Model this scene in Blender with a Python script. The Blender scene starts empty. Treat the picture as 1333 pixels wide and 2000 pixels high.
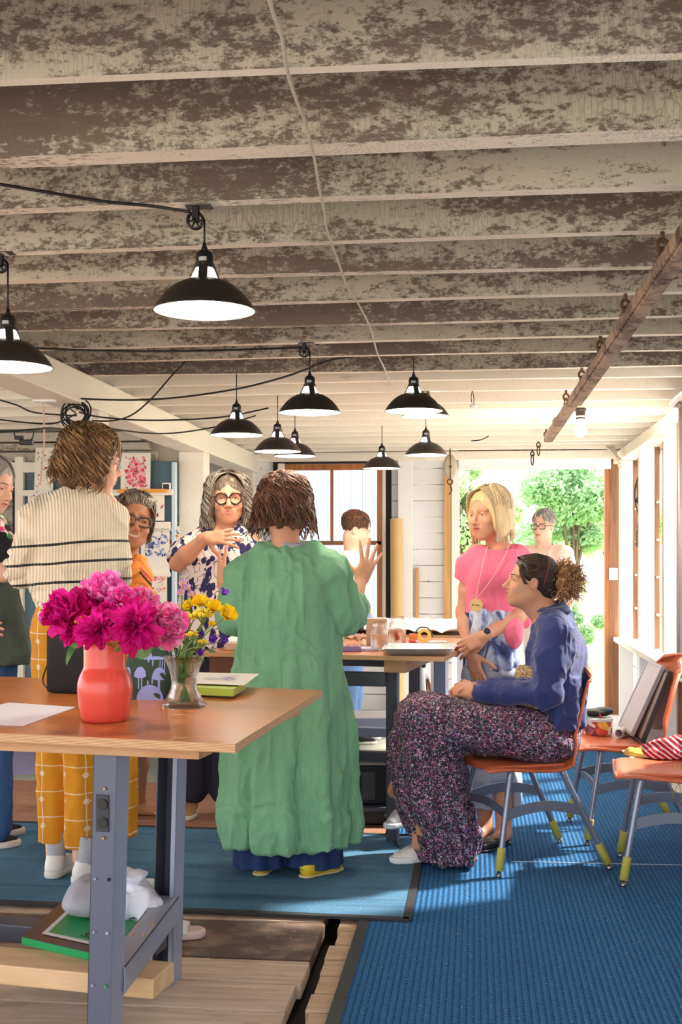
import bpy, bmesh, math, random
import numpy as np
from mathutils import Vector, Matrix
random.seed(7); RNG=np.random.default_rng(11)
S=bpy.context.scene; COL=S.collection
PI=math.pi
# ------------------------------------------------------------------ camera
EYE=1.28; FPX=2360.0; YAW=math.radians(6.36); HOR=1090.0
cd=bpy.data.cameras.new('camera'); cam=bpy.data.objects.new('camera',cd); COL.objects.link(cam)
cam.location=(0,0,EYE); cam.rotation_euler=(PI/2,0,YAW)
cd.sensor_fit='VERTICAL'; cd.sensor_height=36.0; cd.sensor_width=24.0
cd.lens=FPX*36/2000; cd.shift_y=(HOR-1000)/2000.0; cd.clip_end=200
S.camera=cam
# ------------------------------------------------------------------ exposure
S.view_settings.view_transform='Standard'; S.view_settings.look='None'
S.view_settings.gamma=1; S.view_settings.use_curve_mapping=False
S.view_settings.exposure=0.8
# ------------------------------------------------------------------ sky and sun
w=bpy.data.worlds.new('sky'); S.world=w; w.use_nodes=True
wn=w.node_tree; bg=wn.nodes['Background']
bg.inputs[0].default_value=(0.93,0.965,1.0,1); bg.inputs[1].default_value=2.1
sd=bpy.data.lights.new('sun','SUN'); sd.energy=6.0; sd.angle=math.radians(3); sd.color=(1,.95,.86)
sun=bpy.data.objects.new('sun',sd); COL.objects.link(sun)
sun.rotation_euler=Vector((-0.80,-0.46,-0.80)).to_track_quat('-Z','Y').to_euler()
S.cycles.max_bounces=6; S.cycles.diffuse_bounces=4; S.cycles.glossy_bounces=3; S.cycles.transmission_bounces=6
S.cycles.transparent_max_bounces=8
S.cycles.sample_clamp_indirect=6.0; S.cycles.caustics_reflective=False; S.cycles.caustics_refractive=False
S.cycles.use_denoising=True
# ------------------------------------------------------------------ geometry of the place, measured by eye
FW=np.array([-math.sin(YAW),math.cos(YAW),0]); RT=np.array([math.cos(YAW),math.sin(YAW),0]); UP=np.array([0,0,1.])
def ray(px,py): return FW+(px-667)/FPX*RT+(HOR-py)/FPX*UP
def P(px,py,D): return np.array([0,0,EYE])+D*ray(px,py)
def PZ(px,py,z): d=ray(px,py); return np.array([0,0,EYE])+(z-EYE)/d[2]*d
def PY(px,py,Y): d=ray(px,py); return np.array([0,0,EYE])+Y/d[1]*d
def PX(px,py,X): d=ray(px,py); return np.array([0,0,EYE])+X/d[0]*d
def CW(x,D,z=0): return x*RT+D*FW+np.array([0,0,z])       # right/forward metres to world
# ------------------------------------------------------------------ object helpers
def rootloc(o):
    v=Vector((0,0,0))
    while o is not None: v=v+o.location; o=o.parent
    return np.array(v)
def tag(o,label=None,cat=None,group=None,kind=None):
    if label: o['label']=label
    if cat: o['category']=cat
    if group: o['group']=group
    if kind: o['kind']=kind
    return o
def thing(name,label,cat,loc=(0,0,0),rz=0,group=None):
    o=bpy.data.objects.new(name,None); COL.objects.link(o); o.empty_display_size=.1
    o.location=[float(v) for v in loc]; o.rotation_euler=(0,0,rz)
    return tag(o,label,cat,group)
class MB:
    def __init__(s): s.v=[]; s.f=[]; s.m=[]; s.n=0
    def add(s,V,F,mi=0):
        V=np.asarray(V,float).reshape(-1,3); s.v.append(V)
        s.f.extend([tuple(int(i)+s.n for i in q) for q in F])
        if np.isscalar(mi): s.m.extend([mi]*len(F))
        else: s.m.extend(list(mi))
        s.n+=len(V); return s
    def box(s,a,b,mi=0,T=None,bev=0):
        a=np.minimum(a,b).astype(float) if False else np.array([min(a[i],b[i]) for i in range(3)],float); b2=b
        b=np.array([max(x,y) for x,y in zip(a,b2)],float)
        if bev>0:
            bm=bmesh.new(); bmesh.ops.create_cube(bm,size=1)
            for v in bm.verts: v.co=Vector([a[i]+(v.co[i]+.5)*(b[i]-a[i]) for i in range(3)])
            bmesh.ops.bevel(bm,geom=bm.edges[:],offset=min(bev,min(b-a)*.45),segments=2,affect='EDGES',profile=.6)
            bm.verts.index_update()
            V=np.array([v.co[:] for v in bm.verts]); F=[[v.index for v in f.verts] for f in bm.faces]; bm.free()
        else:
            V=np.array([[ (a,b)[i][0],(a,b)[j][1],(a,b)[k][2]] for i in (0,1) for j in (0,1) for k in (0,1)])
            F=[(0,1,3,2),(4,6,7,5),(0,4,5,1),(2,3,7,6),(0,2,6,4),(1,5,7,3)]
        if T is not None: V=T(V)
        return s.add(V,F,mi)
    def prism(s,poly,z0,z1,mi=0,T=None):
        n=len(poly); V=[(x,y,z0) for x,y in poly]+[(x,y,z1) for x,y in poly]
        F=[tuple(range(n))[::-1],tuple(range(n,2*n))]+[(i,(i+1)%n,(i+1)%n+n,i+n) for i in range(n)]
        V=np.array(V,float)
        if T is not None: V=T(V)
        return s.add(V,F,mi)
    def tube(s,pts,r,seg=8,mi=0,cap=True,flat=None):
        pts=np.asarray(pts,float); n=len(pts); r=np.broadcast_to(np.asarray(r,float),(n,))
        t=np.gradient(pts,axis=0); t/=np.linalg.norm(t,axis=1)[:,None]+1e-9
        up=np.array([0,0,1.]) if abs(t[0][2])<.9 else np.array([1.,0,0])
        V=[]; nrm=np.cross(t[0],up); nrm/=np.linalg.norm(nrm)
        ang=np.arange(seg)/seg*2*PI
        for i in range(n):
            nrm=nrm-t[i]*np.dot(nrm,t[i]); nrm/=np.linalg.norm(nrm)+1e-9
            b=np.cross(t[i],nrm)
            fl=1 if flat is None else flat
            V.append(pts[i]+r[i]*(np.cos(ang)[:,None]*nrm+fl*np.sin(ang)[:,None]*b))
        V=np.concatenate(V); F=[]
        for i in range(n-1):
            for j in range(seg):
                k=(j+1)%seg; F.append((i*seg+j,i*seg+k,(i+1)*seg+k,(i+1)*seg+j))
        if cap: F.append(tuple(range(seg))[::-1]); F.append(tuple(range((n-1)*seg,n*seg)))
        return s.add(V,F,mi)
    def lathe(s,prof,seg=32,c=(0,0,0),mi=0,T=None):
        prof=np.asarray(prof,float); n=len(prof); ang=np.arange(seg)/seg*2*PI
        V=np.stack([np.outer(prof[:,0],np.cos(ang)),np.outer(prof[:,0],np.sin(ang)),np.repeat(prof[:,1][:,None],seg,1)],-1).reshape(-1,3)
        F=[]
        for i in range(n-1):
            for j in range(seg):
                k=(j+1)%seg; F.append((i*seg+j,i*seg+k,(i+1)*seg+k,(i+1)*seg+j))
        if T is not None: V=T(V)
        return s.add(V+np.array(c,float),F,mi)
    def sphere(s,c,r,seg=16,rings=10,mi=0,T=None):
        r=np.broadcast_to(np.asarray(r,float),(3,))
        th=np.linspace(0,PI,rings+1); ang=np.arange(seg)/seg*2*PI
        V=np.stack([np.outer(np.sin(th),np.cos(ang))*r[0],np.outer(np.sin(th),np.sin(ang))*r[1],np.repeat(np.cos(th)[:,None],seg,1)*r[2]],-1).reshape(-1,3)
        F=[]
        for i in range(rings):
            for j in range(seg):
                k=(j+1)%seg; F.append(((i+1)*seg+j,(i+1)*seg+k,i*seg+k,i*seg+j))
        if T is not None: V=T(V)
        return s.add(V+np.array(c,float),F,mi)
    def grid(s,G,mi=0,thick=0,closeu=False):
        G=np.asarray(G,float); a,b=G.shape[:2]
        F=[(i*b+j,i*b+j+1,(i+1)*b+j+1,(i+1)*b+j) for i in range(a-1) for j in range(b-1)]
        if thick:
            du=np.gradient(G,axis=0); dv=np.gradient(G,axis=1); nn=np.cross(du,dv); nn/=np.linalg.norm(nn,axis=2)[...,None]+1e-9
            V=np.concatenate([G.reshape(-1,3),(G+nn*thick).reshape(-1,3)]); o=a*b
            F2=[tuple(x+o for x in q[::-1]) for q in F]
            E=[]
            for j in range(b-1):
                E.append((j+1,j,j+o,j+1+o)); q=(a-1)*b; E.append((q+j,q+j+1,q+j+1+o,q+j+o))
            for i in range(a-1):
                E.append((i*b,(i+1)*b,(i+1)*b+o,i*b+o)); E.append(((i+1)*b+b-1,i*b+b-1,i*b+b-1+o,(i+1)*b+b-1+o))
            return s.add(V,F+F2+E,mi)
        return s.add(G.reshape(-1,3),F,mi)
    def build(s,name,mats,parent=None,world=False,smooth=False,label=None):
        V=np.concatenate(s.v) if s.v else np.zeros((0,3))
        return mkobj(name,V,s.f,mats,parent,world,smooth,label,s.m)
def mkobj(name,V,F,mats,parent=None,world=False,smooth=False,label=None,mi=None,center=False):
    if not isinstance(mats,(list,tuple)): mats=[mats]
    V=np.array(V,float)
    if parent is not None and world: V=V-rootloc(parent)
    off=None
    me=bpy.data.meshes.new(name)
    if parent is None and len(V):      # origin at the base of the thing
        off=np.array([V[:,0].mean(),V[:,1].mean(),V[:,2].min()]); V=V-off
    if isinstance(F,np.ndarray):
        nf,k=F.shape
        me.vertices.add(len(V)); me.vertices.foreach_set('co',V.astype(np.float32).ravel())
        me.loops.add(nf*k); me.loops.foreach_set('vertex_index',F.astype(np.int32).ravel())
        me.polygons.add(nf); me.polygons.foreach_set('loop_start',np.arange(0,nf*k,k,dtype=np.int32))
        me.update(calc_edges=True)
    else:
        me.from_pydata([tuple(v) for v in V.tolist()],[],[tuple(q) for q in F])
    for m in mats: me.materials.append(m)
    if mi is not None and len(mats)>1: me.polygons.foreach_set('material_index',np.asarray(mi,dtype=np.int32))
    if smooth: me.polygons.foreach_set('use_smooth',np.ones(len(me.polygons),dtype=bool))
    me.update()
    o=bpy.data.objects.new(name,me); COL.objects.link(o)
    if off is not None: o.location=[float(x) for x in off]
    if parent is not None: o.parent=parent
    if label: o['label']=label
    return o
def autosmooth(o,deg=35):
    me=o.data; bm=bmesh.new(); bm.from_mesh(me)
    for f in bm.faces: f.smooth=True
    for e in bm.edges:
        if len(e.link_faces)==2 and e.calc_face_angle(0)>math.radians(deg): e.smooth=False
    bm.to_mesh(me); bm.free(); return o
def rotz(a,loc=(0,0,0)):
    c,s_=math.cos(a),math.sin(a); R=np.array([[c,-s_,0],[s_,c,0],[0,0,1]])
    return lambda V: V@R.T+np.array(loc,float)
def frame(loc,ex,ey,ez):
    A=np.array([ex,ey,ez],float); L=np.array(loc,float)
    return lambda V: V@A+L
def nz(v): v=np.asarray(v,float); return v/(np.linalg.norm(v)+1e-9)
def copy_tree(o,parent=None):
    c=o.copy(); COL.objects.link(c)
    if parent is not None: c.parent=parent
    for ch in list(o.children): copy_tree(ch,c)
    return c
def struct(o,label=None): o['kind']='structure'; return o
def smoothpath(pts,n=40):
    pts=np.asarray(pts,float); k=len(pts); t=np.arange(k); T=np.linspace(0,k-1,n)
    out=[]
    for tt in T:
        i=min(int(tt),k-2); u=tt-i
        p0=pts[max(i-1,0)];p1=pts[i];p2=pts[i+1];p3=pts[min(i+2,k-1)]
        out.append(.5*((2*p1)+(-p0+p2)*u+(2*p0-5*p1+4*p2-p3)*u*u+(-p0+3*p1-3*p2+p3)*u**3))
    return np.array(out)
# ------------------------------------------------------------------ material helpers
def srgb(c):
    if isinstance(c,str): c=[int(c[i:i+2],16) for i in (0,2,4)]
    return tuple([(x/255/12.92 if x/255<=.04045 else ((x/255+.055)/1.055)**2.4) for x in c])+(1,)
class NT:
    def __init__(s,name):
        s.m=bpy.data.materials.new(name); s.m.use_nodes=True; s.t=s.m.node_tree
        s.b=s.t.nodes['Principled BSDF']; s.out=s.t.nodes['Material Output']
        s.tc=None
    def n(s,ty,**k):
        x=s.t.nodes.new(ty)
        for a,b in k.items(): setattr(x,a,b)
        return x
    def l(s,a,b): s.t.links.new(a,b)
    def co(s,scale=(1,1,1),rot=(0,0,0),kind='Object'):
        if s.tc is None: s.tc=s.n('ShaderNodeTexCoord')
        mp=s.n('ShaderNodeMapping'); mp.inputs['Scale'].default_value=scale; mp.inputs['Rotation'].default_value=rot
        s.l(s.tc.outputs[kind],mp.inputs[0]); return mp.outputs[0]
    def noise(s,scale,detail=3,rough=.5,co=None,dist=0):
        x=s.n('ShaderNodeTexNoise'); x.inputs['Scale'].default_value=scale; x.inputs['Detail'].default_value=detail
        x.inputs['Roughness'].default_value=rough; x.inputs['Distortion'].default_value=dist
        s.l(co if co is not None else s.co(),x.inputs['Vector']); return x.outputs['Fac']
    def voro(s,scale,feature='F1',co=None,out='Distance',rand=1):
        x=s.n('ShaderNodeTexVoronoi',feature=feature); x.inputs['Scale'].default_value=scale; x.inputs['Randomness'].default_value=rand
        s.l(co if co is not None else s.co(),x.inputs['Vector']); return x.outputs[out]
    def wave(s,scale,dist=0,co=None,direction='X',detail=2,kind='BANDS'):
        x=s.n('ShaderNodeTexWave',wave_type=kind); 
        if kind=='BANDS': x.bands_direction=direction
        x.inputs['Scale'].default_value=scale; x.inputs['Distortion'].default_value=dist; x.inputs['Detail'].default_value=detail
        s.l(co if co is not None else s.co(),x.inputs['Vector']); return x.outputs['Fac']
    def ramp(s,fac,stops,interp='LINEAR'):
        x=s.n('ShaderNodeValToRGB'); x.color_ramp.interpolation=interp
        e=x.color_ramp.elements
        while len(e)>len(stops): e.remove(e[-1])
        while len(e)<len(stops): e.new(1)
        for i,(p,c) in enumerate(stops):
            e[i].position=p; e[i].color=c if len(c)==4 else tuple(c)+(1,)
        s.l(fac,x.inputs[0]); return x.outputs[0]
    def step(s,fac,a,b):   # smooth step a..b to 0..1
        x=s.n('ShaderNodeMapRange'); x.inputs[1].default_value=a; x.inputs[2].default_value=b; x.clamp=True
        s.l(fac,x.inputs[0]); return x.outputs[0]
    def math(s,op,a,b=None,c=None):
        x=s.n('ShaderNodeMath',operation=op)
        for i,v in enumerate((a,b,c)):
            if v is None: continue
            if isinstance(v,(int,float)): x.inputs[i].default_value=v
            else: s.l(v,x.inputs[i])
        return x.outputs[0]
    def mix(s,fac,a,b,mode='MIX'):
        x=s.n('ShaderNodeMix',data_type='RGBA',blend_type=mode)
        for i,v in ((0,fac),(6,a),(7,b)):
            if isinstance(v,(int,float,tuple)): x.inputs[i].default_value=v
            else: s.l(v,x.inputs[i])
        return x.outputs[2]
    def col(s,c): 
        if isinstance(c,tuple): s.b.inputs['Base Color'].default_value=c
        else: s.l(c,s.b.inputs['Base Color'])
    def set(s,**k):
        for a,v in k.items():
            a={'rough':'Roughness','metal':'Metallic','sheen':'Sheen Weight','trans':'Transmission Weight','ior':'IOR','coat':'Coat Weight','sss':'Subsurface Weight','alpha':'Alpha','spec':'Specular IOR Level','emc':'Emission Color','ems':'Emission Strength'}[a]
            if isinstance(v,(int,float,tuple)): s.b.inputs[a].default_value=v
            else: s.l(v,s.b.inputs[a])
        return s
    def bump(s,h,strength=.3,dist=.01):
        x=s.n('ShaderNodeBump'); x.inputs['Strength'].default_value=strength; x.inputs['Distance'].default_value=dist
        s.l(h,x.inputs['Height']); s.l(x.outputs[0],s.b.inputs['Normal']); return s
def plain(name,c,rough=.6,metal=0,var=.0,vs=8,bs=0,bstr=.2,**k):
    n=NT(name); c=srgb(c)
    if var:
        d=tuple([max(0,x*(1-var)) for x in c[:3]])+(1,); e=tuple([min(1,x*(1+var)) for x in c[:3]])+(1,)
        n.col(n.mix(n.noise(vs,4),d,e))
    else: n.col(c)
    n.set(rough=rough,metal=metal,**k)
    if bs: n.bump(n.noise(bs,4),bstr,.004)
    return n.m
def emis(name,c,strength):
    n=NT(name); n.col((0,0,0,1)); n.set(emc=srgb(c),ems=strength); return n.m
def old_paint(name,paint,wood,amt,sc=1.0,green=0.0):
    n=NT(name)
    info=n.n('ShaderNodeObjectInfo'); 
    vadd=n.n('ShaderNodeVectorMath',operation='ADD'); sc1=n.n('ShaderNodeVectorMath',operation='SCALE'); sc1.inputs[0].default_value=(37,91,53)
    n.l(info.outputs['Random'],sc1.inputs['Scale']); n.l(n.co(),vadd.inputs[0]); n.l(sc1.outputs[0],vadd.inputs[1]); base=vadd.outputs[0]
    def mp(scale):
        m=n.n('ShaderNodeMapping'); m.inputs['Scale'].default_value=scale; n.l(base,m.inputs[0]); return m.outputs[0]
    big=n.noise(1.6*sc,3,.5,mp((.6,1,3.5)))
    fine=n.noise(95*sc,6,.8,mp((.6,1,1)))
    med=n.noise(34*sc,5,.7,mp((.45,1,1)))
    s1=n.math('MULTIPLY',big,.50); s2=n.math('MULTIPLY_ADD',fine,.46,s1); s3=n.math('MULTIPLY_ADD',med,.40,s2)
    chip=n.step(s3,amt-.03,amt+.035)
    cr=n.voro(30*sc,'DISTANCE_TO_EDGE',mp((2.6,2.6,.45)))
    crk=n.math('MULTIPLY',n.math('SUBTRACT',1,n.step(cr,.0,.09)),n.step(n.noise(3,3,.5,mp((1,1,1))),.42,.6))
    f=n.math('MAXIMUM',chip,n.math('MULTIPLY',crk,.42 if amt<.8 else .10))
    pt=n.mix(n.noise(1.6,3,.5,base),srgb(paint),srgb([min(255,int(x*g)) for x,g in zip(paint,(1.0,.97,.93))]))
    if green: pt=n.mix(n.math('MULTIPLY',n.step(n.noise(.9,2,.5,base),.5,.75),green),pt,srgb((176,186,160)))
    wd=n.mix(n.noise(30,5,.6,mp((.15,1,1))),srgb(wood),srgb([int(x*.72) for x in wood]))
    n.col(n.mix(f,pt,wd)); n.set(rough=.62)
    n.bump(n.math('ADD',n.math('MULTIPLY',f,-1),n.math('MULTIPLY',fine,.8)),.55,.004)
    return n.m
def woodm(name,c1,c2,axis=0,sc=1,rough=.55,knots=True,coat=0):
    n=NT(name); s3=[9*sc]*3; s3[axis]=.55*sc
    co=n.co(tuple(s3)); g=n.noise(3,8,.6,co,.6)
    s4=[40*sc]*3; s4[axis]=1.2*sc
    g2=n.noise(4,3,.6,n.co(tuple(s4)))
    c=n.mix(n.step(g,.3,.72),srgb(c1),srgb(c2)); c=n.mix(n.math('MULTIPLY',g2,.35),c,srgb(c2))
    if knots:
        kn=n.voro(2.2*sc,'F1',n.co(tuple([1.8 if i!=axis else .7 for i in range(3)])))
        c=n.mix(n.math('SUBTRACT',1,n.step(kn,.03,.09)),c,srgb([int(x*.45) for x in (c2 if not isinstance(c2,str) else (120,80,50))]))
    n.col(c); n.set(rough=rough,coat=coat); n.bump(g2,.15,.002); return n.m
# ------------------------------------------------------------------ materials of the room
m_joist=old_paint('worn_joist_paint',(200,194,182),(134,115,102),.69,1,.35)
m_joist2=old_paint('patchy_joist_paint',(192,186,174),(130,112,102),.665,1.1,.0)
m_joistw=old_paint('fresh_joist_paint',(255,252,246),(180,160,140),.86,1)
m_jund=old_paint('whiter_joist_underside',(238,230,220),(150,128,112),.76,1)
m_white=old_paint('white_timber_paint',(244,240,232),(190,170,150),.86,1)
m_rawwood=woodm('raw_brown_board',(176,128,92),(98,64,44),2,1,.7)
m_orangewood=woodm('orange_window_wood',(196,130,78),(150,88,48),2,1,.55,False)
m_yellowwood=woodm('yellow_pine_board',(226,184,122),(190,140,82),2,1,.5)
m_dark=plain('dark_gap',(22,18,17),.8)
m_deck=plain('ceiling_deck_boards',(150,132,112),.8,var=.2,vs=4)
def shiplap(name,axis='Z',pitch=.135):
    n=NT(name); co=n.co(); sep=n.n('ShaderNodeSeparateXYZ'); n.l(co,sep.inputs[0])
    z=sep.outputs['Z']; fr=n.math('FRACT',n.math('DIVIDE',z,pitch))
    line=n.math('LESS_THAN',fr,.045)
    var=n.noise(1.4,2,.5,n.co((.3,.3,7)))
    base=n.mix(var,srgb((238,238,240)),srgb((222,224,230)))
    dk=n.noise(3,2,.5,n.co((1.5,1.5,1)))
    c=n.mix(n.math('MULTIPLY',line,n.step(dk,.35,.6)),base,srgb((96,90,90)))
    nail=n.voro(5,'F1'); c=n.mix(n.math('LESS_THAN',nail,.035),c,srgb((90,80,76)))
    n.col(c); n.set(rough=.6); n.bump(n.math('MULTIPLY',line,-1),.6,.01); return n.m
m_ship=shiplap('white_shiplap')
# floor boards
def plankm(name,c1,c2,c3,stain=.5,axis=0):
    n=NT(name); s3=[14,14,14]; s3[axis]=1.0
    g=n.noise(2.5,8,.65,n.co(tuple(s3)),.8); st=n.noise(3.2,4,.6,n.co((1,1.4,1)))
    info=n.n('ShaderNodeObjectInfo')
    c=n.mix(n.step(g,.3,.7),srgb(c1),srgb(c2)); c=n.mix(n.math('MULTIPLY',n.step(st,stain,stain+.14),.85),c,srgb(c3))
    c=n.mix(n.step(n.noise(70,2),.71,.76),c,srgb((228,214,204)))
    n.col(c); n.set(rough=.75); n.bump(g,.3,.004); return n.m
m_plank=plankm('grey_brown_plank',(226,204,184),(186,156,132),(140,112,94),.55)
m_plankd=plankm('dark_stained_plank',(168,140,120),(122,98,84),(74,58,50),.45)
m_slat=plankm('pale_slat',(218,190,160),(190,152,120),(150,116,92),.6)
m_ply=plankm('brown_plywood_floor',(176,128,100),(150,104,80),(120,82,64),.55)
m_greyboard=plankm('grey_green_floor_board',(170,170,152),(150,150,134),(130,124,110),.6)
m_palefloor=plankm('pale_far_floor',(232,228,222),(212,206,200),(190,180,170),.6)
m_under=plain('under_floor_dark',(30,24,22),.9)
# ------------------------------------------------------------------ floor
fl=MB().box((-7,-4,-.14),(2.0,13.5,-.075)).build('floor',m_under); struct(fl)
def plank(name,x0,x1,y0,y1,m,z=0,t=.035,ang=0):
    c=((x0+x1)/2,(y0+y1)/2); mb=MB().box((x0-c[0],y0-c[1],z-t),(x1-c[0],y1-c[1],z),T=rotz(ang,(c[0],c[1],0)),bev=.006)
    o=mb.build(name,m,fl,world=True); return o
ys=[(4.215,4.62,m_plank),(3.815,4.205,m_plankd),(3.60,3.80,m_plank),(3.375,3.59,m_plank),(3.14,3.365,m_plank),(2.9,3.13,m_plankd),(2.6,2.89,m_plank),(2.2,2.59,m_plank),(1.7,2.19,m_plank),(1.2,1.69,m_plank),(.5,1.19,m_plank),(-.4,.49,m_plank),(-3.5,-.41,m_plank)]
for i,(a,b,m) in enumerate(ys):
    plank('floor_plank',-6,-.525+RNG.uniform(-.012,.012),a,b,m,0,.05)
y=1.0
while y<4.6:
    plank('floor_slat',-.475+RNG.uniform(-.01,.01),-.3,y,y+.132,m_slat,-.004,.05); y+=.150
plank('floor_slat',-.3,1.35,-3.5,8.6,m_palefloor,-.006,.05)
plank('floor_slat',-.475,-.3,-3.5,.99,m_slat,-.004,.05)
plank('plywood_sheet',-6,-.3,4.63,6.72,m_ply,0,.03)
plank('plywood_sheet',-6,-.3,6.73,8.6,m_greyboard,0,.03)
plank('plywood_sheet',-6,1.35,8.61,10.3,m_palefloor,0,.03)
# ------------------------------------------------------------------ ceiling with joists
CZ=EYE+.87
ce=MB().box((-6,-1,CZ+.205),(1.5,10.4,CZ+.24)).build('ceiling',m_deck); struct(ce)
widths={0:.03,1:.075,2:.045,3:.04}
for i in range(-4,21):
    y=2.137+.382*i; wd=widths.get(i,.042+RNG.uniform(-.004,.004))
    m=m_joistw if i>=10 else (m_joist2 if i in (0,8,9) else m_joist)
    n=40; x=np.linspace(-6,1.32,n); ph=RNG.uniform(0,6)
    zb=CZ+.005*np.sin(x*1.3+ph)+RNG.uniform(-.003,.003); yo=y+.006*np.sin(x*.9+ph*2)
    mb=MB(); V=[];F=[]
    for k in range(n):
        V+= [(x[k],yo[k],zb[k]),(x[k],yo[k]+wd,zb[k]),(x[k],yo[k]+wd,CZ+.21),(x[k],yo[k],CZ+.21)]
    for k in range(n-1):
        for j in range(4):
            jj=(j+1)%4; F.append((k*4+j,(k+1)*4+j,(k+1)*4+jj,k*4+jj))
    F.append((3,2,1,0)); F.append(tuple((n-1)*4+j for j in range(4)))
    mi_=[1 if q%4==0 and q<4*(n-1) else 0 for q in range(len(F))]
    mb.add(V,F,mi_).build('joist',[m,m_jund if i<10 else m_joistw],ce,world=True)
# long girder and its posts on the left
mb=MB().box((-2.0,4.2,CZ-.15),(-1.82,10.1,CZ-.002),bev=.008); g=mb.build('trim_1',m_white); struct(g)
for i,(y0,nm) in enumerate(((5.70,'trim_2'),(8.0,'trim_3'))):
    g=MB().box((-2.0,y0,0),(-1.82,y0+.17,CZ-.15),bev=.01).build(nm,m_white); struct(g)
# knee braces off the girder posts (short white blocks in the joist bays)
# ------------------------------------------------------------------ back wall
YB=10.1
mb=MB()
mb.box((-6,YB,0),(-1.66,YB+.05,CZ+.2)).box((-.72,YB,0),(-.155,YB+.05,CZ+.2))
mb.box((-1.66,YB,0),(-.72,YB+.05,.56)).box((-1.66,YB,2.07),(-.72,YB+.05,CZ+.2)).box((-.155,YB,2.03),(1.25,YB+.05,CZ+.2))
bw=mb.build('wall_back',m_ship); struct(bw)
def piece(name,x0,x1,y0,y1,z0,z1,m,parent=bw,bev=.004):
    return MB().box((x0,y0,z0),(x1,y1,z1),bev=bev).build(name,m,parent,world=True)
m_purew=plain('smooth_white_paint',(246,246,248),.5,var=.02)
piece('stud',-.64,-.52,YB-.09,YB,0,2.09,m_purew)
piece('stud',-1.98,-1.86,YB-.09,YB,0,2.09,m_white)
piece('top_plate',-6,1.2,YB-.1,YB,2.09,CZ+.01,m_joistw)
piece('batten',-.262,-.205,YB-.055,YB,.62,2.06,m_yellowwood)
piece('batten',-.50,-.47,YB-.04,YB,.5,1.20,m_yellowwood)
# door: frame, header
dm=[]
door=MB().box((-.2,YB-.03,0),(-.135,YB+.09,2.03),bev=.004).build('door_1',m_purew); struct(door)
piece('header_board',-.14,1.10,YB-.05,YB-.02,2.01,2.155,m_purew,door)
piece('header_trim',-.14,1.10,YB-.045,YB+.05,2.150,2.185,m_rawwood,door)
piece('jamb',1.055,1.085,YB-.02,YB+.09,0,2.03,m_orangewood,door)
piece('sill',-.14,1.09,YB-.06,YB+.25,-.02,.02,m_palefloor,door)
piece('jamb_board',1.085,1.20,YB-.02,YB+.03,0,2.12,m_rawwood,bw)
piece('switch_plate',1.085,1.155,YB-.035,YB-.02,1.10,1.20,plain('grey_plate',(214,218,226),.4),bw)
# window with brown sashes
win=MB()
win.box((-1.60,YB-.02,2.02),(-.76,YB+.03,2.07)).box((-1.60,YB-.02,1.42),(-1.565,YB+.03,2.03)).box((-.82,YB-.02,.56),(-.775,YB+.03,2.03)).box((-1.215,YB-.015,1.42),(-1.19,YB+.025,2.03))
wn1=win.build('window_1',m_orangewood); struct(wn1)
piece('meeting_rail',-1.60,-.78,YB-.02,YB+.03,1.39,1.425,m_rawwood,wn1)
piece('sash_stile',-1.60,-1.565,YB+.0,YB+.04,.56,1.39,m_white,wn1)
piece('frame_stile',-.775,-.745,YB-.03,YB+.03,.56,2.06,m_white,wn1)
piece('dark_track',-.745,-.70,YB-.035,YB+.0,.5,2.10,m_dark,wn1)
piece('dark_track',-1.70,-1.66,YB-.035,YB+.0,1.2,2.10,m_dark,wn1)
piece('frame_stile',-1.66,-1.60,YB-.03,YB+.03,.56,2.08,m_white,wn1)
piece('head_track',-1.70,-.70,YB-.03,YB+.0,2.075,2.09,m_dark,wn1)
mg=NT('window_glass'); mg.col((1,1,1,1)); mg.set(rough=.02,trans=1.0,ior=1.0,spec=.3); m_glassflat=mg.m
for a,b in ((-1.565,-1.215),(-1.19,-.82)):
    piece('pane',a,b,YB+.002,YB+.006,1.425,2.02,m_glassflat,wn1,0)
piece('pane',-1.565,-.82,YB+.014,YB+.018,.56,1.39,m_glassflat,wn1,0)
# white boarding of the shed seen through the window
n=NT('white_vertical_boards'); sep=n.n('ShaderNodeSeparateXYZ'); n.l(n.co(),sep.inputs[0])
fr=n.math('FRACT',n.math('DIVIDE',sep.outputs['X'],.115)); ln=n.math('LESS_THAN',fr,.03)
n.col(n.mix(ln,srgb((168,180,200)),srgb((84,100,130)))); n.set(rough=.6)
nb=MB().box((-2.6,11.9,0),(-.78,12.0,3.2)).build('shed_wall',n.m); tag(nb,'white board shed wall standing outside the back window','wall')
# ------------------------------------------------------------------ right wall with studs and open windows
XR=1.27
rw=MB().box((XR,-1,0),(XR+.03,YB+.05,.62)).box((XR,-1,.62),(XR+.03,5.1,2.0)).box((XR,-1,2.0),(XR+.03,YB+.05,CZ+.2)).build('wall_right',m_ship); struct(rw)
def rp(name,x0,x1,y0,y1,z0,z1,m,bev=.004): return piece(name,x0,x1,y0,y1,z0,z1,m,rw,bev)
for yy in (9.72,8.57,7.43,6.28,5.1,3.95,2.8,1.6):
    rp('stud',1.13,1.235,yy,yy+.05,0.0 if yy<7 else .0,2.05,m_purew)
    rp('stud_board',1.235,1.27,yy-.002,yy+.06,.62,2.05,m_rawwood)
rp('sill_board',1.12,1.27,3.,YB-.02,.60,.635,m_white)
rp('sill_ledge',1.10,1.27,7.5,9.6,.637,.652,m_white)
rp('top_plate',1.12,1.27,-1,YB,2.05,2.125,m_white)
rp('sheathing',1.255,1.27,8.95,9.12,.62,2.05,m_rawwood)
rp('sheathing',1.255,1.27,7.75,7.92,.62,2.05,m_orangewood)
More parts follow.
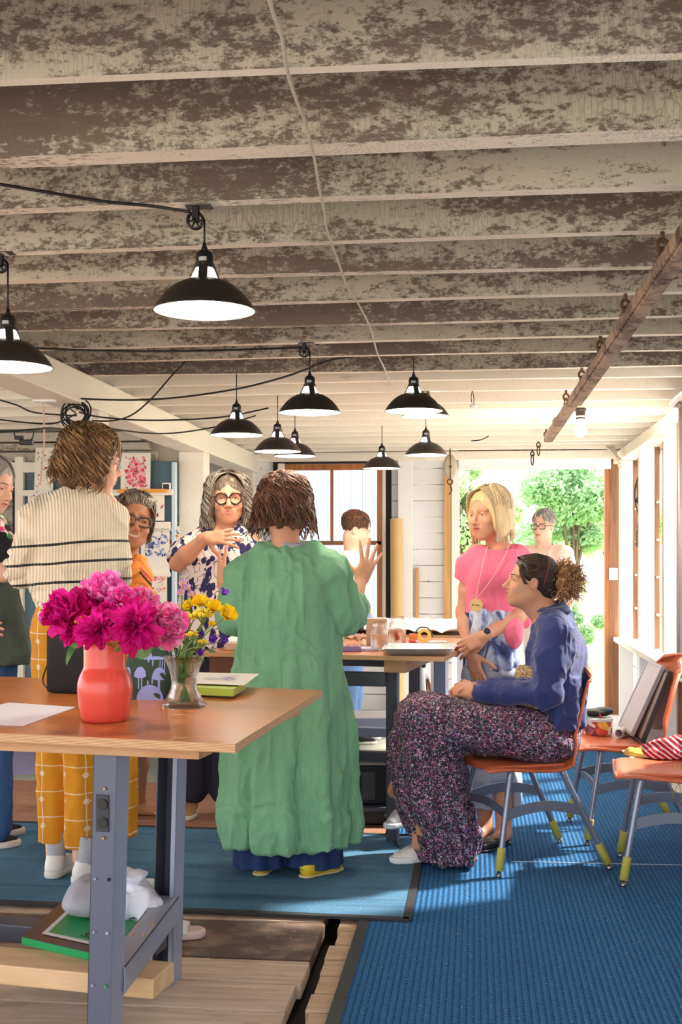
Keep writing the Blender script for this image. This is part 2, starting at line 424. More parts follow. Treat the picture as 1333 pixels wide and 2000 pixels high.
for yy in (9.45,8.2,7.15):
    rp('mullion',1.235,1.262,yy,yy+.03,.62,2.05,m_orangewood)
    for zz in (.88,1.14,1.4,1.66): rp('glazing_bar',1.245,1.262,yy-.25,yy+.5,zz,zz+.014,m_white,0)
rp('corner_post',1.145,1.235,7.05,7.10,0,CZ,m_rawwood)
# brace struts under the top corner
for k in range(3):
    a=PY(1186+6*k,872,9.6); b=PY(1214,900+8*k,9.3)
    MB().box((0,-.012,-.006),(np.linalg.norm(b-a),.012,.006),T=(lambda L:(lambda V:V@np.array([nz(b-a),nz(np.cross([0,0,1],nz(b-a))),nz(np.cross(nz(b-a),nz(np.cross([0,0,1],nz(b-a)))))])+a))(0)).build('brace_strip',m_white,rw,world=True)
# lower right x panel trims
rp('panel_trim',1.25,1.268,8.7,8.75,.02,.6,m_purew); rp('panel_trim',1.25,1.268,7.8,7.85,.02,.6,m_purew); rp('panel_trim',1.25,1.268,7.0,9.7,.02,.08,m_purew)
rp('stud_board',1.10,1.27,6.02,6.14,.0,.60,m_rawwood)
# left wall
lw=MB().box((-4.6,6.8,0),(-4.55,10.2,CZ+.2)).build('wall_left',m_ship); struct(lw)
# ------------------------------------------------------------------ mats
def matm(name,c1,c2,rib,period=.02):
    n=NT(name); co=n.co((1,1,1))
    sep=n.n('ShaderNodeSeparateXYZ'); n.l(co,sep.inputs[0])
    ns=n.noise(260,2,.6); big=n.noise(1.2,3,.5); strk=n.noise(2.0,4,.6,n.co((.25,4,1)))
    c=n.mix(n.step(ns,.3,.7),srgb(c1),srgb(c2))
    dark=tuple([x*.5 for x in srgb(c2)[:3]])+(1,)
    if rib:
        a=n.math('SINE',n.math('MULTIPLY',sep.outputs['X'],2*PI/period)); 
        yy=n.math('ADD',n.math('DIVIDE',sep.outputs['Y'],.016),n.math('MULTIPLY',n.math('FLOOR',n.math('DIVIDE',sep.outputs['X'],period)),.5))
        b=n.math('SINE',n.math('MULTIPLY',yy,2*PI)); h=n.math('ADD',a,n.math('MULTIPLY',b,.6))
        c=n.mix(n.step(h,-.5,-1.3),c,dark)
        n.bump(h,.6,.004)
    else:
        c=n.mix(n.math('MULTIPLY',n.step(strk,.52,.66),.5),c,dark); n.bump(ns,.5,.003)
    c=n.mix(n.math('MULTIPLY',n.step(n.noise(120,0),.80,.82),.6),c,srgb((200,205,215)))
    n.col(c); n.set(rough=.95,spec=.1); return n.m
m_mat1=matm('flat_blue_carpet',(104,146,176),(62,102,130),False)
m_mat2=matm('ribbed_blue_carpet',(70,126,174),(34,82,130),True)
m_bind=plain('black_carpet_binding',(44,46,50),.7)
def poly_mat(name,label,pts,m,z0,z1,bind,edges,grp=None):
    t=thing(name,label,'mat',(float(np.mean([p[0] for p in pts])),float(np.mean([p[1] for p in pts])),z0),0,grp)
    MB().prism([(p[0],p[1]) for p in pts],z0,z1).build('pile',m,t,world=True)
    for i in edges:
        a=np.array(pts[i][:2]); b=np.array(pts[(i+1)%len(pts)][:2]); d=nz(b-a); nn=np.array([d[1],-d[0]])
        q=[a-nn*bind,a+nn*.008,b+nn*.008,b-nn*bind]
        MB().prism([tuple(x) for x in q][::-1],z0,z1+.002).build('edge_binding',m_bind,t,world=True)
    return t
pts=[tuple(CW(*p)[:2]) for p in ((-2.6,4.64),(.238,4.224),(.385,5.5),(-2.6,5.95))]
poly_mat('floor_mat','smooth blue carpet mat lying across under the woman in the green dress',pts,m_mat1,.010,.017,.022,(0,1,2),'blue floor mats')
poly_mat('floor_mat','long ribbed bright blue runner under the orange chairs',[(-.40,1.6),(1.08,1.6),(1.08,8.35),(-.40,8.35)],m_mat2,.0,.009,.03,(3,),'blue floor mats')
a=PZ(1000,1683,.0105); b=PZ(1333,1690,.0105)
tag(MB().box((0,-.0016,0),(np.linalg.norm(b-a),.0016,.002),T=(lambda V:V@np.array([nz(b-a),nz(np.cross([0,0,1],nz(b-a))),[0,0,1]])+a)).build('carpet_seam',plain('pale_thread',(190,205,220),.8)),'thin pale thread seam across the ribbed blue runner','seam')
# ------------------------------------------------------------------ outside: lawn, gravel, trees
n=NT('sunlit_grass'); n.col(n.mix(n.noise(3,5),srgb((190,206,120)),srgb((150,176,90)))); n.set(rough=.9)
gr=MB().box((-40,14.5,-.25),(40,70,-.06)).build('ground',n.m); struct(gr)
n=NT('pale_gravel'); n.col(n.mix(n.noise(40,4),srgb((236,226,208)),srgb((206,194,176)))); n.set(rough=.9)
pth=MB().box((-40,10.36,-.25),(40,14.5,-.06)).box((-40,-30,-.25),(40,-4.01,-.15)).box((1.36,-4,-.25),(30,10.35,-.15)).box((-40,-4,-.3),(-6.1,10.35,-.15)).build('path',n.m); struct(pth)
def leafmat(name,a,b):
    n=NT(name); n.col(n.mix(n.step(n.noise(9.0,3),.35,.65),srgb(a),srgb(b))); n.set(rough=.5,spec=.4)
    # thin leaves let light through
    tr=n.n('ShaderNodeBsdfTranslucent'); tr.inputs[0].default_value=srgb(a); mx=n.n('ShaderNodeMixShader'); mx.inputs[0].default_value=.45
    n.l(n.b.outputs[0],mx.inputs[1]); n.l(tr.outputs[0],mx.inputs[2]); n.l(mx.outputs[0],n.out.inputs[0]); return n.m
m_leaf=leafmat('green_leaves',(186,216,172),(140,186,136)); m_leaf2=leafmat('pale_leaves',(214,230,196),(182,212,164))
m_bark=plain('tree_bark',(110,92,74),.9,var=.3)
def tree(label,x,y,h,r,nl,m,sz=.09,z0=-.1,trunk=True,seed=0,cat='tree',blobs=9):
    rng=np.random.default_rng(seed); t=thing('tree' if trunk else 'bush',label,cat,(x,y,z0),0,'trees and bushes beyond the door')
    bl=[]; mb=MB()
    for k in range(blobs):
        a=rng.uniform(0,2*PI); rr=rng.uniform(0,.75)*r; bl.append((x+math.cos(a)*rr,y+math.sin(a)*rr*.6,z0+h*(rng.uniform(.40,.90) if trunk else rng.uniform(.15,.8)),r*rng.uniform(.22,.42)))
    if trunk:
        mb.tube([(x,y,z0),(x+.05,y,z0+h*.35),(x+.0,y,z0+h*.75)],[h*.016,h*.012,h*.005],8)
        for (bx,by,bz,br) in bl: mb.tube(smoothpath([(x,y,z0+h*.3),((x+bx)/2,(y+by)/2,bz*.6+.2*h),(bx,by,bz)],6),[h*.007,h*.006,h*.005,h*.004,h*.003,h*.002],5)
        mb.build('trunk',m_bark,t,world=True)
    bi=rng.integers(0,blobs,nl); B=np.array(bl)[bi]
    d=rng.normal(size=(nl,3)); d/=np.linalg.norm(d,axis=1)[:,None]; d*=rng.uniform(.35,1.05,(nl,1))**.5
    c=B[:,:3]+d*B[:,3:4]*np.array([1,1,.8]); c=c[c[:,2]>z0+.02]; nl=len(c)
    u=rng.normal(size=(nl,3)); u/=np.linalg.norm(u,axis=1)[:,None]; v=np.cross(u,rng.normal(size=(nl,3))); v/=np.linalg.norm(v,axis=1)[:,None]
    s=sz*rng.uniform(.6,1.3,(nl,1)); w_=np.cross(u,v)*.18*s
    V=np.stack([c-u*s,c-v*s*.45+w_,c+u*s,c+v*s*.45+w_],1).reshape(-1,3); F=np.arange(nl*4).reshape(-1,4)
    mkobj('foliage',V,F,m,t,world=True)
    return t
tree('green tree hanging over the upper right of the open doorway',1.35,17,3.3,.95,9000,m_leaf,.05,seed=1,blobs=12,z0=-.1)
tree('pale green tree at the upper left of the open doorway, behind the blonde woman',-.1,19,3.5,1.15,9000,m_leaf2,.055,seed=2,blobs=10)
tree('broad pale tree far behind on the right of the doorway',2.6,24,3.6,1.5,7000,m_leaf2,.07,seed=3,blobs=12)
tree('low leafy bush behind the blonde woman at the left of the doorway',-.12,14.9,1.35,.5,4000,m_leaf2,.035,trunk=False,seed=4,cat='bush',z0=-.25)
tree('small round bush low at the right of the doorway',1.25,15.2,1.3,.40,4600,m_leaf,.033,trunk=False,seed=5,cat='bush',z0=-.25)
# ------------------------------------------------------------------ the cold white roller door track bits, block, bulb
# ================================================================== tables
m_top=NT('orange_brown_tabletop')
g=m_top.noise(2.2,7,.6,m_top.co((1.2,9,4)),.5); sm=m_top.noise(5,5,.6)
m_top.col(m_top.mix(m_top.math('MULTIPLY',m_top.step(sm,.55,.75),.35),m_top.mix(m_top.step(g,.3,.75),srgb((206,126,62)),srgb((186,106,48))),srgb((150,84,42))))
m_top.set(rough=.28,spec=.5); m_top.bump(g,.05,.002); m_top=m_top.m
def plyedge(name,a,b):
    n=NT(name); sep=n.n('ShaderNodeSeparateXYZ'); n.l(n.co(),sep.inputs[0])
    w_=n.math('SINE',n.math('MULTIPLY',sep.outputs['Z'],2*PI/.0035)); n.col(n.mix(n.step(w_,-.4,.5),srgb(a),srgb(b)))
    n.set(rough=.6); return n.m
m_plyedge=plyedge('plywood_edge',(224,184,140),(170,118,78))
m_batten=woodm('pale_pine_batten',(206,164,122),(172,126,86),0,1,.6)
m_board=woodm('pale_pine_board',(240,208,166),(214,172,126),0,1,.55)
m_steel=plain('grey_blue_steel',(92,98,118),.38,0,var=.04,bs=200,bstr=.05)
m_steeld=plain('dark_grey_steel',(72,74,88),.42,0,var=.05)
m_steell=plain('light_grey_steel',(150,160,182),.35,0,var=.03)
m_black=plain('black_plastic',(18,18,20),.45)
m_brass=plain('brass_screw',(190,150,90),.35,.7)
H1=.86
def slab(mb,pts,z0,z1,mi_top=0,mi_edge=1):
    n=len(pts); V=[(x,y,z0) for x,y in pts]+[(x,y,z1) for x,y in pts]
    F=[tuple(range(n))[::-1],tuple(range(n,2*n))]+[(i,(i+1)%n,(i+1)%n+n,i+n) for i in range(n)]
    mb.add(V,F,[mi_edge,mi_top]+[mi_edge]*n)
TX=nz([.955,-.25]); TY=np.array([-TX[1],TX[0]])          # table axes, right/forward frame
def tb(o,a,b):                                           # point on the table: a along, b deep
    q=np.array(o)+a*TX+b*TY; return CW(q[0],q[1])[:2]
ex=np.append(TX[0]*RT[:2]+TX[1]*FW[:2],0); ey=np.append(TY[0]*RT[:2]+TY[1]*FW[:2],0)
def tbox(o,a0,a1,b0,b1,z0,z1,mb,bev=.003,mi=0,lean=0,shear=0):
    L=np.append(tb(o,0,0),0)
    def T(V):
        W=V.copy(); W[:,0]+=shear*(W[:,1]-.115); W[:,0]+=lean*(W[:,2]-z1)/(z1-z0+1e-9); return W@np.array([ex,ey,[0,0,1]])+L
    mb.box((a0,b0,z0),(a1,b1,z1),mi,T,bev); return mb
# near table
t1=thing('work_table','near plywood work table carrying the peonies, on grey steel legs','table',tuple(CW(-.75,3.5)),0)
o1=(-.239,2.73)
pts=[CW(*p)[:2] for p in ((-.239,2.73),(-.060,3.84),(-2.1,4.637),(-1.95,3.225))]
mb=MB(); slab(mb,[tuple(p) for p in pts],H1-.0205,H1); mb.build('tabletop',[m_top,m_plyedge],t1,world=True)
tbox(o1,-1.7,-.115,.07,.16,H1-.052,H1-.021,MB()).build('support_batten',m_batten,t1,world=True)
tbox(o1,-1.7,-.115,.80,.90,H1-.052,H1-.021,MB()).build('support_batten',m_batten,t1,world=True)
def channel_leg(parent,o,a,b,z1,w_=.066,d=.095,openf=False,lean=.022,outlets=(),bolts=(),m_f=None):
    m_f=m_f or m_steel; mb=MB(); th=.004
    if not openf: tbox(o,a,a+w_,b,b+th,0,z1,mb,.0015,0,lean)
    else: tbox(o,a,a+w_,b+d-th,b+d,0,z1,mb,.001,1,lean)
    tbox(o,a+w_-th,a+w_,b,b+d,0,z1,mb,.0015,2,lean); tbox(o,a,a+th,b,b+d,0,z1,mb,.0015,1,lean)
    if openf: tbox(o,a+w_-.016,a+w_,b,b+th,0,z1,mb,.0015,2,lean)
    lg=mb.build('leg',[m_f,m_steeld,m_steell],parent,world=True)
    off=b-.002 if not openf else b+d-th-.002
    for z in outlets:
        m2=MB(); dx=-lean*(1-z/z1); tbox(o,a+.012+dx,a+.046+dx,off-.002,off+.001,z-.045,z+.045,m2,.001)
        for dz in (-.022,.022): 
            L=np.append(tb(o,a+.031+dx,off-.003),z+dz)
            m2.lathe([(0,0),(.013,0),(.0135,-.004),(0,-.004)],16,mi=1,T=frame(L,ex,[0,0,1],ey))
        m2.build('outlet_plate',[plain('dark_outlet',(44,46,58),.5),m_black],lg,world=True)
    for (da,z,mm) in bolts:
        dx=-lean*(1-z/z1); L=np.append(tb(o,a+da+dx,off-.001),z); MB().lathe([(0,-.004),(.003,-.004),(.0042,-.001),(.0042,.002)],10,T=frame(L,ex,[0,0,1],ey)).build('bolt',mm,lg,world=True)
    return lg
m_zinc=plain('zinc_bolt',(200,204,214),.3,.5)
m_greenpaint=plain('green_dot',(60,160,90),.5)
channel_leg(t1,o1,-.407,.115,H1-.053,w_=.062,d=.075,outlets=(.66,),bolts=((.034,.72,m_brass),(.034,.60,m_brass),(.015,.50,m_steell),(.05,.50,m_black),(.015,.37,m_steell),(.05,.37,m_zinc),(.015,.24,m_steell),(.05,.24,m_greenpaint),(.034,.08,m_zinc)))
channel_leg(t1,o1,-.525,.785,H1-.053,openf=True,d=.075,outlets=(.77,),bolts=((.034,.71,m_zinc),(.03,.60,m_brass),(.05,.60,m_zinc),(.03,.47,m_black),(.03,.33,m_zinc),(.05,.33,m_zinc)))
mb=MB(); tbox(o1,-.408,-.342,.18,.80,.262,.266,mb,.001,0,0,-.176); tbox(o1,-.346,-.342,.18,.80,.20,.266,mb,.001,0,0,-.176); tbox(o1,-.408,-.404,.18,.80,.20,.266,mb,.001,0,0,-.176)
cb=mb.build('crossbar',m_steell,t1,world=True)
for da,b in ((-.445,.42),(-.41,.42),(-.46,.50),(-.425,.52)):
    L=np.append(tb(o1,da,b),.266); MB().lathe([(.004,0),(.004,.004),(.0015,.004),(.001,.013),(0,.014)],8,c=L).build('screw_tip',m_brass,cb,world=True)
bb=MB(); tbox(o1,-1.9,-.33,.30,.44,.145,.198,bb,.005)
bb.build('lower_stringer',m_board,t1,world=True)
mb=MB(); tbox(o1,-1.9,-.46,.62,.70,.145,.198,mb,.004); mb.build('lower_stringer',m_steeld,t1,world=True)
channel_leg(t1,o1,-1.75,.115,H1-.053,lean=-.02); channel_leg(t1,o1,-1.75,.785,H1-.053,lean=-.02)
# worn pale scratches on the top
ms=plain('scratched_bare_wood',(226,206,180),.6)
for (px,py,l,a) in ((352,1396,.05,.6),(358,1441,.022,1.2),(346,1440,.02,1.5)):
    c=PZ(px,py,H1+.0004); 
    V=[]; k=12
    for i in range(k):
        th=2*PI*i/k; r=1+.25*math.sin(3*th+a); u=l/2*math.cos(th)*r; v=.006*math.sin(th)*r
        V.append(c+u*(math.cos(a*.5)*RT+math.sin(a*.5)*FW)+v*(-math.sin(a*.5)*RT+math.cos(a*.5)*FW))
    MB().add(V,[tuple(range(k))]).build('worn_patch',ms,t1,world=True)
# far table
t2=thing('work_table','second work table behind the green dress, holding glass jars and a metal tray','table',tuple(CW(-.1,5.8)),0)
o2=(.4369,5.13)
mb=MB(); q=[tb(o2,0,0),tb(o2,0,1.21),tb(o2,-1.10,1.21),tb(o2,-1.10,0)]; slab(mb,[tuple(p) for p in q],H1-.02,H1); mb.build('tabletop',[m_top,m_plyedge],t2,world=True)
mb=MB(); tbox(o2,-.275,-.175,.06,1.12,H1-.078,H1-.021,mb,.004); mb.build('support_block',m_batten,t2,world=True)
for b0_ in (.10,1.05): mb=MB(); tbox(o2,-1.0,-.28,b0_,b0_+.04,.715,.777,mb,.003); mb.build('apron_rail',m_steeld,t2,world=True)
for a,b in ((-.29,.17),(-.225,.36)): channel_leg(t2,o2,a,b,H1-.079,w_=.052,d=.05,lean=0,m_f=m_steeld)
channel_leg(t2,o2,-.225,1.0,H1-.079,w_=.06,d=.1,lean=0,m_f=m_steell)
channel_leg(t2,o2,-1.0,.17,H1-.079,w_=.06,d=.06,lean=0,m_f=m_steeld); channel_leg(t2,o2,-1.0,1.0,H1-.079,w_=.06,d=.06,lean=0,m_f=m_steeld)
for b0_ in (.2,.95): mb=MB(); tbox(o2,-1.0,-.2,b0_,b0_+.05,.365,.41,mb,.003); mb.build('lower_rail',m_steeld if b0_<.5 else m_steell,t2,world=True)
# third table behind, under crumpled white paper
t3=thing('work_table','third work table at the back, its top hidden under crumpled white paper','table',tuple(CW(.3,7.2)),0)
o3=(.66,6.48)
mb=MB(); q=[tb(o3,0,0),tb(o3,0,1.15),tb(o3,-1.8,1.15),tb(o3,-1.8,0)]; slab(mb,[tuple(p) for p in q],H1-.02,H1); mb.build('tabletop',[m_batten,m_plyedge],t3,world=True)
for a,b in ((-.2,.1),(-.2,1.0),(-1.7,.1),(-1.7,1.0)):
    mb=MB(); tbox(o3,a,a+.05,b,b+.05,0,H1-.02,mb,.003); mb.build('leg',m_purew,t3,world=True)
def crumple(P_,sc,amp,seed=0):
    P_=np.asarray(P_); z=0
    rng=np.random.default_rng(seed)
    for k in range(7):
        d=rng.normal(size=2); d/=np.linalg.norm(d); f=sc*rng.uniform(.6,2.2); ph=rng.uniform(0,6)
        z=z+np.abs(np.sin((P_[...,0]*d[0]+P_[...,1]*d[1])*f+ph+1.3*np.sin(P_[...,0]*f*.4+ph)))*amp/(k*.4+1)
    return z
A,B=np.meshgrid(np.linspace(-1.5,.03,110),np.linspace(.04,1.14,76),indexing='ij')
G=np.zeros(A.shape+(3,)); G[...,0]=o3[0]+A*TX[0]+B*TY[0]; G[...,1]=o3[1]+A*TX[1]+B*TY[1]
Wd=G[...,0:1]*RT+G[...,1:2]*FW; Wd[...,2]=H1+.003+crumple(np.stack([A,B],-1),22,.012,3)
tag(MB().grid(Wd,thick=-.0015).build('paper_sheet',plain('crumpled_white_paper',(246,244,244),.7),smooth=False),'large crumpled white paper spread over the back table','paper')
# ================================================================== chairs
m_orange=plain('orange_moulded_plastic',(206,108,70),.36,0,var=.03,bs=400,bstr=.08,spec=.4)
m_tube=plain('grey_tube_steel',(140,146,164),.3,.55,var=.04)
m_bar=plain('grey_bar_steel',(118,124,142),.4,.3)
m_ycap=plain('yellow_rubber_cap',(196,184,84),.6,var=.06)
m_foot=plain('chrome_foot',(150,140,130),.25,.9)
def make_chair(label,group):
    t=thing('school_chair',label,'chair',(0,0,0),0,group)
    prof=smoothpath([(.268,.428),(.255,.446),(.19,.452),(.09,.444),(-.02,.440),(-.09,.456),(-.145,.51),(-.172,.60),(-.198,.70),(-.228,.785),(-.245,.828)],44)
    nu=25; G=np.zeros((len(prof),nu,3))
    s=np.linspace(0,1,len(prof))
    for i,(y,z) in enumerate(prof):
        hw=np.interp(s[i],[0,.05,.15,.45,.58,.75,.93,1],[.15,.19,.21,.21,.205,.215,.20,.13])
        u=np.linspace(-1,1,nu); lip=np.abs(u)**4
        seatf=np.clip(1-s[i]/.55,0,1); 
        G[i,:,0]=u*hw
        if s[i]<.52: G[i,:,2]=z-.028*lip*min(1,s[i]*12)*1.0+ .012*(1-u**2)*(-1); G[i,:,1]=y
        else: G[i,:,1]=y+.055*np.abs(u)**2.2*min(1,(s[i]-.52)*8); G[i,:,2]=z-.02*(u**2)*(s[i]>.9)
    mb=MB().grid(G,thick=-.007)
    sh=autosmooth(mb.build('seat_shell',m_orange,t),50)
    # thick rolled rim
    rim=np.concatenate([G[:,0],G[-1,1:-1],G[::-1,-1],G[0,-2:0:-1]]); rim=np.concatenate([rim,rim[:1]])
    MB().tube(rim+np.array([0,0,-.004]),.007,8,cap=False).build('rim',m_orange,sh,smooth=True)
    mb=MB()
    for k in range(6): 
        mb.box((-.17,.02+.03*k-.0015,.424),(.17,.02+.03*k+.0015,.430))
    mb.box((-.19,-.07,.422),(.19,.22,.434),bev=.004).build('under_rib',m_orange,sh)
    for sx in (-1,1):
        f=smoothpath([(sx*.12,.05,.420),(sx*.165,.13,.418),(sx*.188,.165,.41),(sx*.2,.18,.36),(sx*.235,.237,.03)],30)
        r=smoothpath([(sx*.12,-.0,.420),(sx*.165,-.02,.418),(sx*.19,-.055,.405),(sx*.2,-.085,.34),(sx*.235,-.237,.03)],30)
        for q in (f,r):
            lg=MB().tube(q,.0125,10).build('leg',m_tube,t,smooth=True)
            d=nz(q[-1]-q[-3]); e=q[-1]
            MB().tube([e-d*.085,e-d*.08,e+d*.005,e+d*.006],[.0155,.0165,.0175,.012],12).build('rubber_cap',m_ycap,lg,smooth=True)
            MB().tube([e+d*.006,(e[0]+d[0]*.014,e[1]+d[1]*.014,.006),(e[0]+d[0]*.018,e[1]+d[1]*.018,.0)],[.007,.012,.012],10).build('glide',m_foot,lg,smooth=True)
        a=np.array([sx*.205,.205,.235]); b=np.array([sx*.205,-.135,.24])
        n=14; G2=np.zeros((n,2,3))
        for i in range(n):
            u=i/(n-1); p=a*(1-u)+b*u; arch=.03*math.sin(PI*u)
            G2[i,0]=p+[sx*.006,0,arch-.02]; G2[i,1]=p+[sx*.006,0,arch+.022]
        br=MB().grid(G2,thick=.006).build('side_brace',m_bar,t)
        for q,dy in ((a,-.02),(b,.02)):
            MB().sphere(q+[sx*.0105,dy,0],(.003,.005,.005),8,6).build('rivet',m_tube,br,smooth=True)
    n=14; G2=np.zeros((n,2,3))
    for i in range(n):
        u=i/(n-1); x=-.2+.4*u; arch=.018*math.sin(PI*u)
        G2[i,0]=[x,.195,.235+arch-.018]; G2[i,1]=[x,.195,.235+arch+.018]
    MB().grid(G2,thick=.006).build('front_brace',m_bar,t)
    return t
def headrot(fx,fd):  # heading from (right,forward) vector
    v=fx*RT+fd*FW; return math.atan2(-v[0],v[1])
ch=make_chair('orange plastic school chair the seated woman in the blue jacket sits on','orange school chairs')
chairs=[ch]
def putchair(c,x,D,fx,fd):
    q=CW(x,D); c.location=(q[0],q[1],.009); c.rotation_euler=(0,0,headrot(fx,fd))
for lab in ('orange plastic chair by the door holding the jar, paper tube and leaning frames',
            'orange plastic chair at the right edge holding the striped cloth',
            'school chair under the second table, only its yellow-capped feet showing'):
    c=copy_tree(ch); c['label']=lab; chairs.append(c)
putchair(chairs[0],.800,5.10,-.968,-.253)
putchair(chairs[1],1.335,5.58,-.985,.02)
putchair(chairs[2],1.375,4.86,-.975,.20)
putchair(chairs[3],-.52,7.10,-.98,.19)
chairs[3].location.z=.0
# ================================================================== pendant lamps
m_shade=plain('black_enamel_shade',(40,35,32),.42,0,var=.08,vs=20)
m_inner=emis('white_lit_shade_inside',(255,250,240),2.6)
n=NT('white_shade_inside'); n.col(srgb((252,250,246))); n.set(rough=.5); m_inner=n.m
m_bulb=emis('glowing_bulb',(255,238,214),30)
m_neckglow=emis('glowing_bulb_glass',(255,246,232),3.0)
m_cord=plain('black_cord',(24,22,22),.6)
m_sticker=plain('grey_sticker',(176,176,172),.5)
def make_lamp(label,L,pulley,ceil_top,slot=0,sticker=True):
    x,y,z=L
    t=thing('pendant_lamp',label,'lamp',(x,y,z),0,'black barn pendant lamps')
    prof=[(.125,0),(.1245,.003),(.118,.014),(.108,.028),(.094,.044),(.075,.060),(.055,.070),(.040,.075),(.036,.077)]
    MB().lathe(prof,48).build('shade',m_shade,t,smooth=True)
    MB().tube([(.125*math.cos(a),.125*math.sin(a),0) for a in np.linspace(0,2*PI,49)],.0018,6,cap=False).build('shade_rim',m_shade,t,smooth=True)
    MB().lathe([(.1235,.001),(.1165,.013),(.1065,.027),(.0925,.0425),(.0735,.058),(.054,.068),(.036,.073)],48).build('shade_lining',m_inner,t,smooth=True)
    mb=MB()
    for k in range(3):
        a=slot+k*2*PI/3; c,s_=math.cos(a),math.sin(a); w_=.011
        def q(r,z): return [np.array([c*r-s_*o,s_*r+c*o,z]) for o in (-w_,w_)]
        G=np.array([q(.040,.074),q(.032,.090),(q(.024,.108)),q(.022,.115)]); mb.grid(G,thick=.004)
    mb.build('neck_strap',m_shade,t)
    mb=MB().lathe([(.0,.148),(.012,.148),(.018,.144),(.0215,.134),(.0215,.117),(.0235,.116),(.0235,.105),(.0215,.104),(.0,.104)],24)
    so=mb.build('lamp_socket',m_black,t); autosmooth(so,40)
    MB().tube([(0,0,.147),(0,0,.152),(0,0,.160),(0,0,.168)],[.009,.0085,.005,.0035],12).build('cord_grip',m_black,so,smooth=True)
    if sticker: 
        G=np.array([[(.0219*math.cos(a),.0219*math.sin(a),z) for z in (.119,.129)] for a in np.linspace(-PI/2-.55+YAW,-PI/2+.35+YAW,8)]); MB().grid(G).build('sticker',m_sticker,so)
    MB().lathe([(0,.02),(.012,.022),(.022,.032),(.026,.046),(.023,.060),(.016,.074),(.014,.09),(.014,.105)],20).build('bulb',m_bulb,t,smooth=True)
    MB().lathe([(.033,.078),(.029,.09),(.02,.108)],20).build('glass_collar',m_neckglow,t,smooth=True)
    top=ceil_top-z
    if pulley:
        zt=top-.032
        MB().tube([(0,0,.165),(0,0,zt)],.0026,8).build('cord',m_cord,t,smooth=True)
        pl=MB().box((-.012-.018,-.009,top-.036),(.004-.018,-.0075,top),bev=.001).box((-.012-.018,.0075,top-.036),(.004-.018,.009,top),bev=.001)
        pl.box((-.045,-.02,top-.002),(.02,.02,top),bev=.001)
        pb=pl.build('pulley_bracket',m_black,t)
        W=MB(); Tq=lambda V:V[:,[0,2,1]]
        W.lathe([(.018,-.006),(.0225,-.006),(.019,0),(.0225,.006),(.018,.006),(.016,.003),(.016,-.003),(.018,-.006)],28,T=Tq)
        for k in range(6):
            a=k*PI/3; W.tube([(0.003*math.cos(a),0,.003*math.sin(a)),(.017*math.cos(a),0,.017*math.sin(a))],.0025,6)
        W.tube([(0,-.009,0),(0,.009,0)],.004,8)
        V=np.concatenate(W.v)+np.array([-.0225,0,top-.034]); 
        mkobj('pulley_wheel',V,W.f,plain('dark_metal_wheel',(50,50,54),.35,.6),pb,smooth=True)
    else:
        MB().tube([(0,0,.165),(0,0,top)],.0022,8).build('cord',m_cord,t,smooth=True)
    ld=bpy.data.lights.new('bulb_light','POINT'); ld.energy=5.0; ld.color=(1,.90,.76); ld.shadow_soft_size=.03
    lo=bpy.data.objects.new('bulb_light',ld); COL.objects.link(lo); lo.parent=t; lo.location=(0,0,.004)
    return t
LAMPS=[(400,607,3.01,True,'large nearest black pendant lamp, hanging from a ceiling pulley at centre left',.0),
 (16,717,3.39,True,'black pendant lamp cut off by the left edge of the photo',.4),
 (606,806,4.95,True,'black pendant lamp hanging below the middle ceiling pulley',.3),
 (463,850,5.6,False,'black pendant lamp leftmost of the distant cluster, above the spectacled woman',.2),
 (543,882,6.28,False,'black pendant lamp overlapping in front of another, above the green dress',.0),
 (577,891,7.1,False,'black pendant lamp half hidden behind the one to its left',.5),
 (809,803,5.27,False,'black pendant lamp highest of the right hand group, partly hiding another',.3),
 (832,813,6.2,False,'black pendant lamp whose shade peeks out right behind a nearer shade',.0),
 (833,889,7.2,False,'black pendant lamp lowest on the right, beside the wooden pulley block',PI/6),
 (747,915,8.0,False,'small farthest black pendant lamp in front of the window edge',.3)]
def snapY(y): return 2.137+.382*round((y-2.157)/.382)+.021
lampobjs=[]
for (px,py,D,pul,lab,sl) in LAMPS:
    L=P(px,py,D); L=PY(px,py,snapY(L[1])); lampobjs.append((make_lamp(lab,L,pul,CZ-.004,sl-PI/2+YAW),L))
# ================================================================== cords
def cord(name,label,pts,r=.0035,m=None,cat='cable',group=None,n=60,parent=None):
    p=smoothpath(pts,n); o=MB().tube(p,r,7).build(name,m or m_cord,parent,world=parent is not None,smooth=True)
    if parent is None: tag(o,label,cat,group)
    return o
L1=lampobjs[0][1]; L2=lampobjs[1][1]; L3=lampobjs[2][1]
gc='black cables strung along the ceiling'
cord('power_cable','black cable running from the nearest lamp pulley to the left edge',[L1+[-.035,0,CZ-L1[2]-.016],P(300,403,2.98),P(200,393,2.94),P(60,370,2.85),P(-120,340,2.75)],.004,group=gc)
cord('power_cable','long black cable stretched from the middle pulley to the left lamp',[L3+[-.03,0,CZ-L3[2]-.02],P(500,682,4.8),P(400,685,4.7),P(250,686,4.4),P(60,680,4.0),P(-60,672,3.8)],.004,group=gc)
cord('power_cable','black cable sagging from the left post up to a clip right of the middle pulley',[P(-60,738,5.5),P(75,764,5.5),P(150,778,5.6),P(300,780,5.6),P(450,762,5.6),P(560,735,5.5),P(640,705,5.4),P(690,697,5.3)],.0045,group=gc)
cord('power_cable','black cable climbing steeply right from the post coil to a joist',[P(180,822,5.65),P(225,821,5.65),P(262,808,5.6),P(300,775,5.55),P(335,735,5.5),P(362,707,5.45)],.004,group=gc)
cord('power_cable','black cable passing behind the cluster lamp toward the far clip',[P(155,805,5.65),P(200,815,5.65),P(300,821,5.7),P(430,815,5.8),P(525,797,5.9)],.004,group=gc)
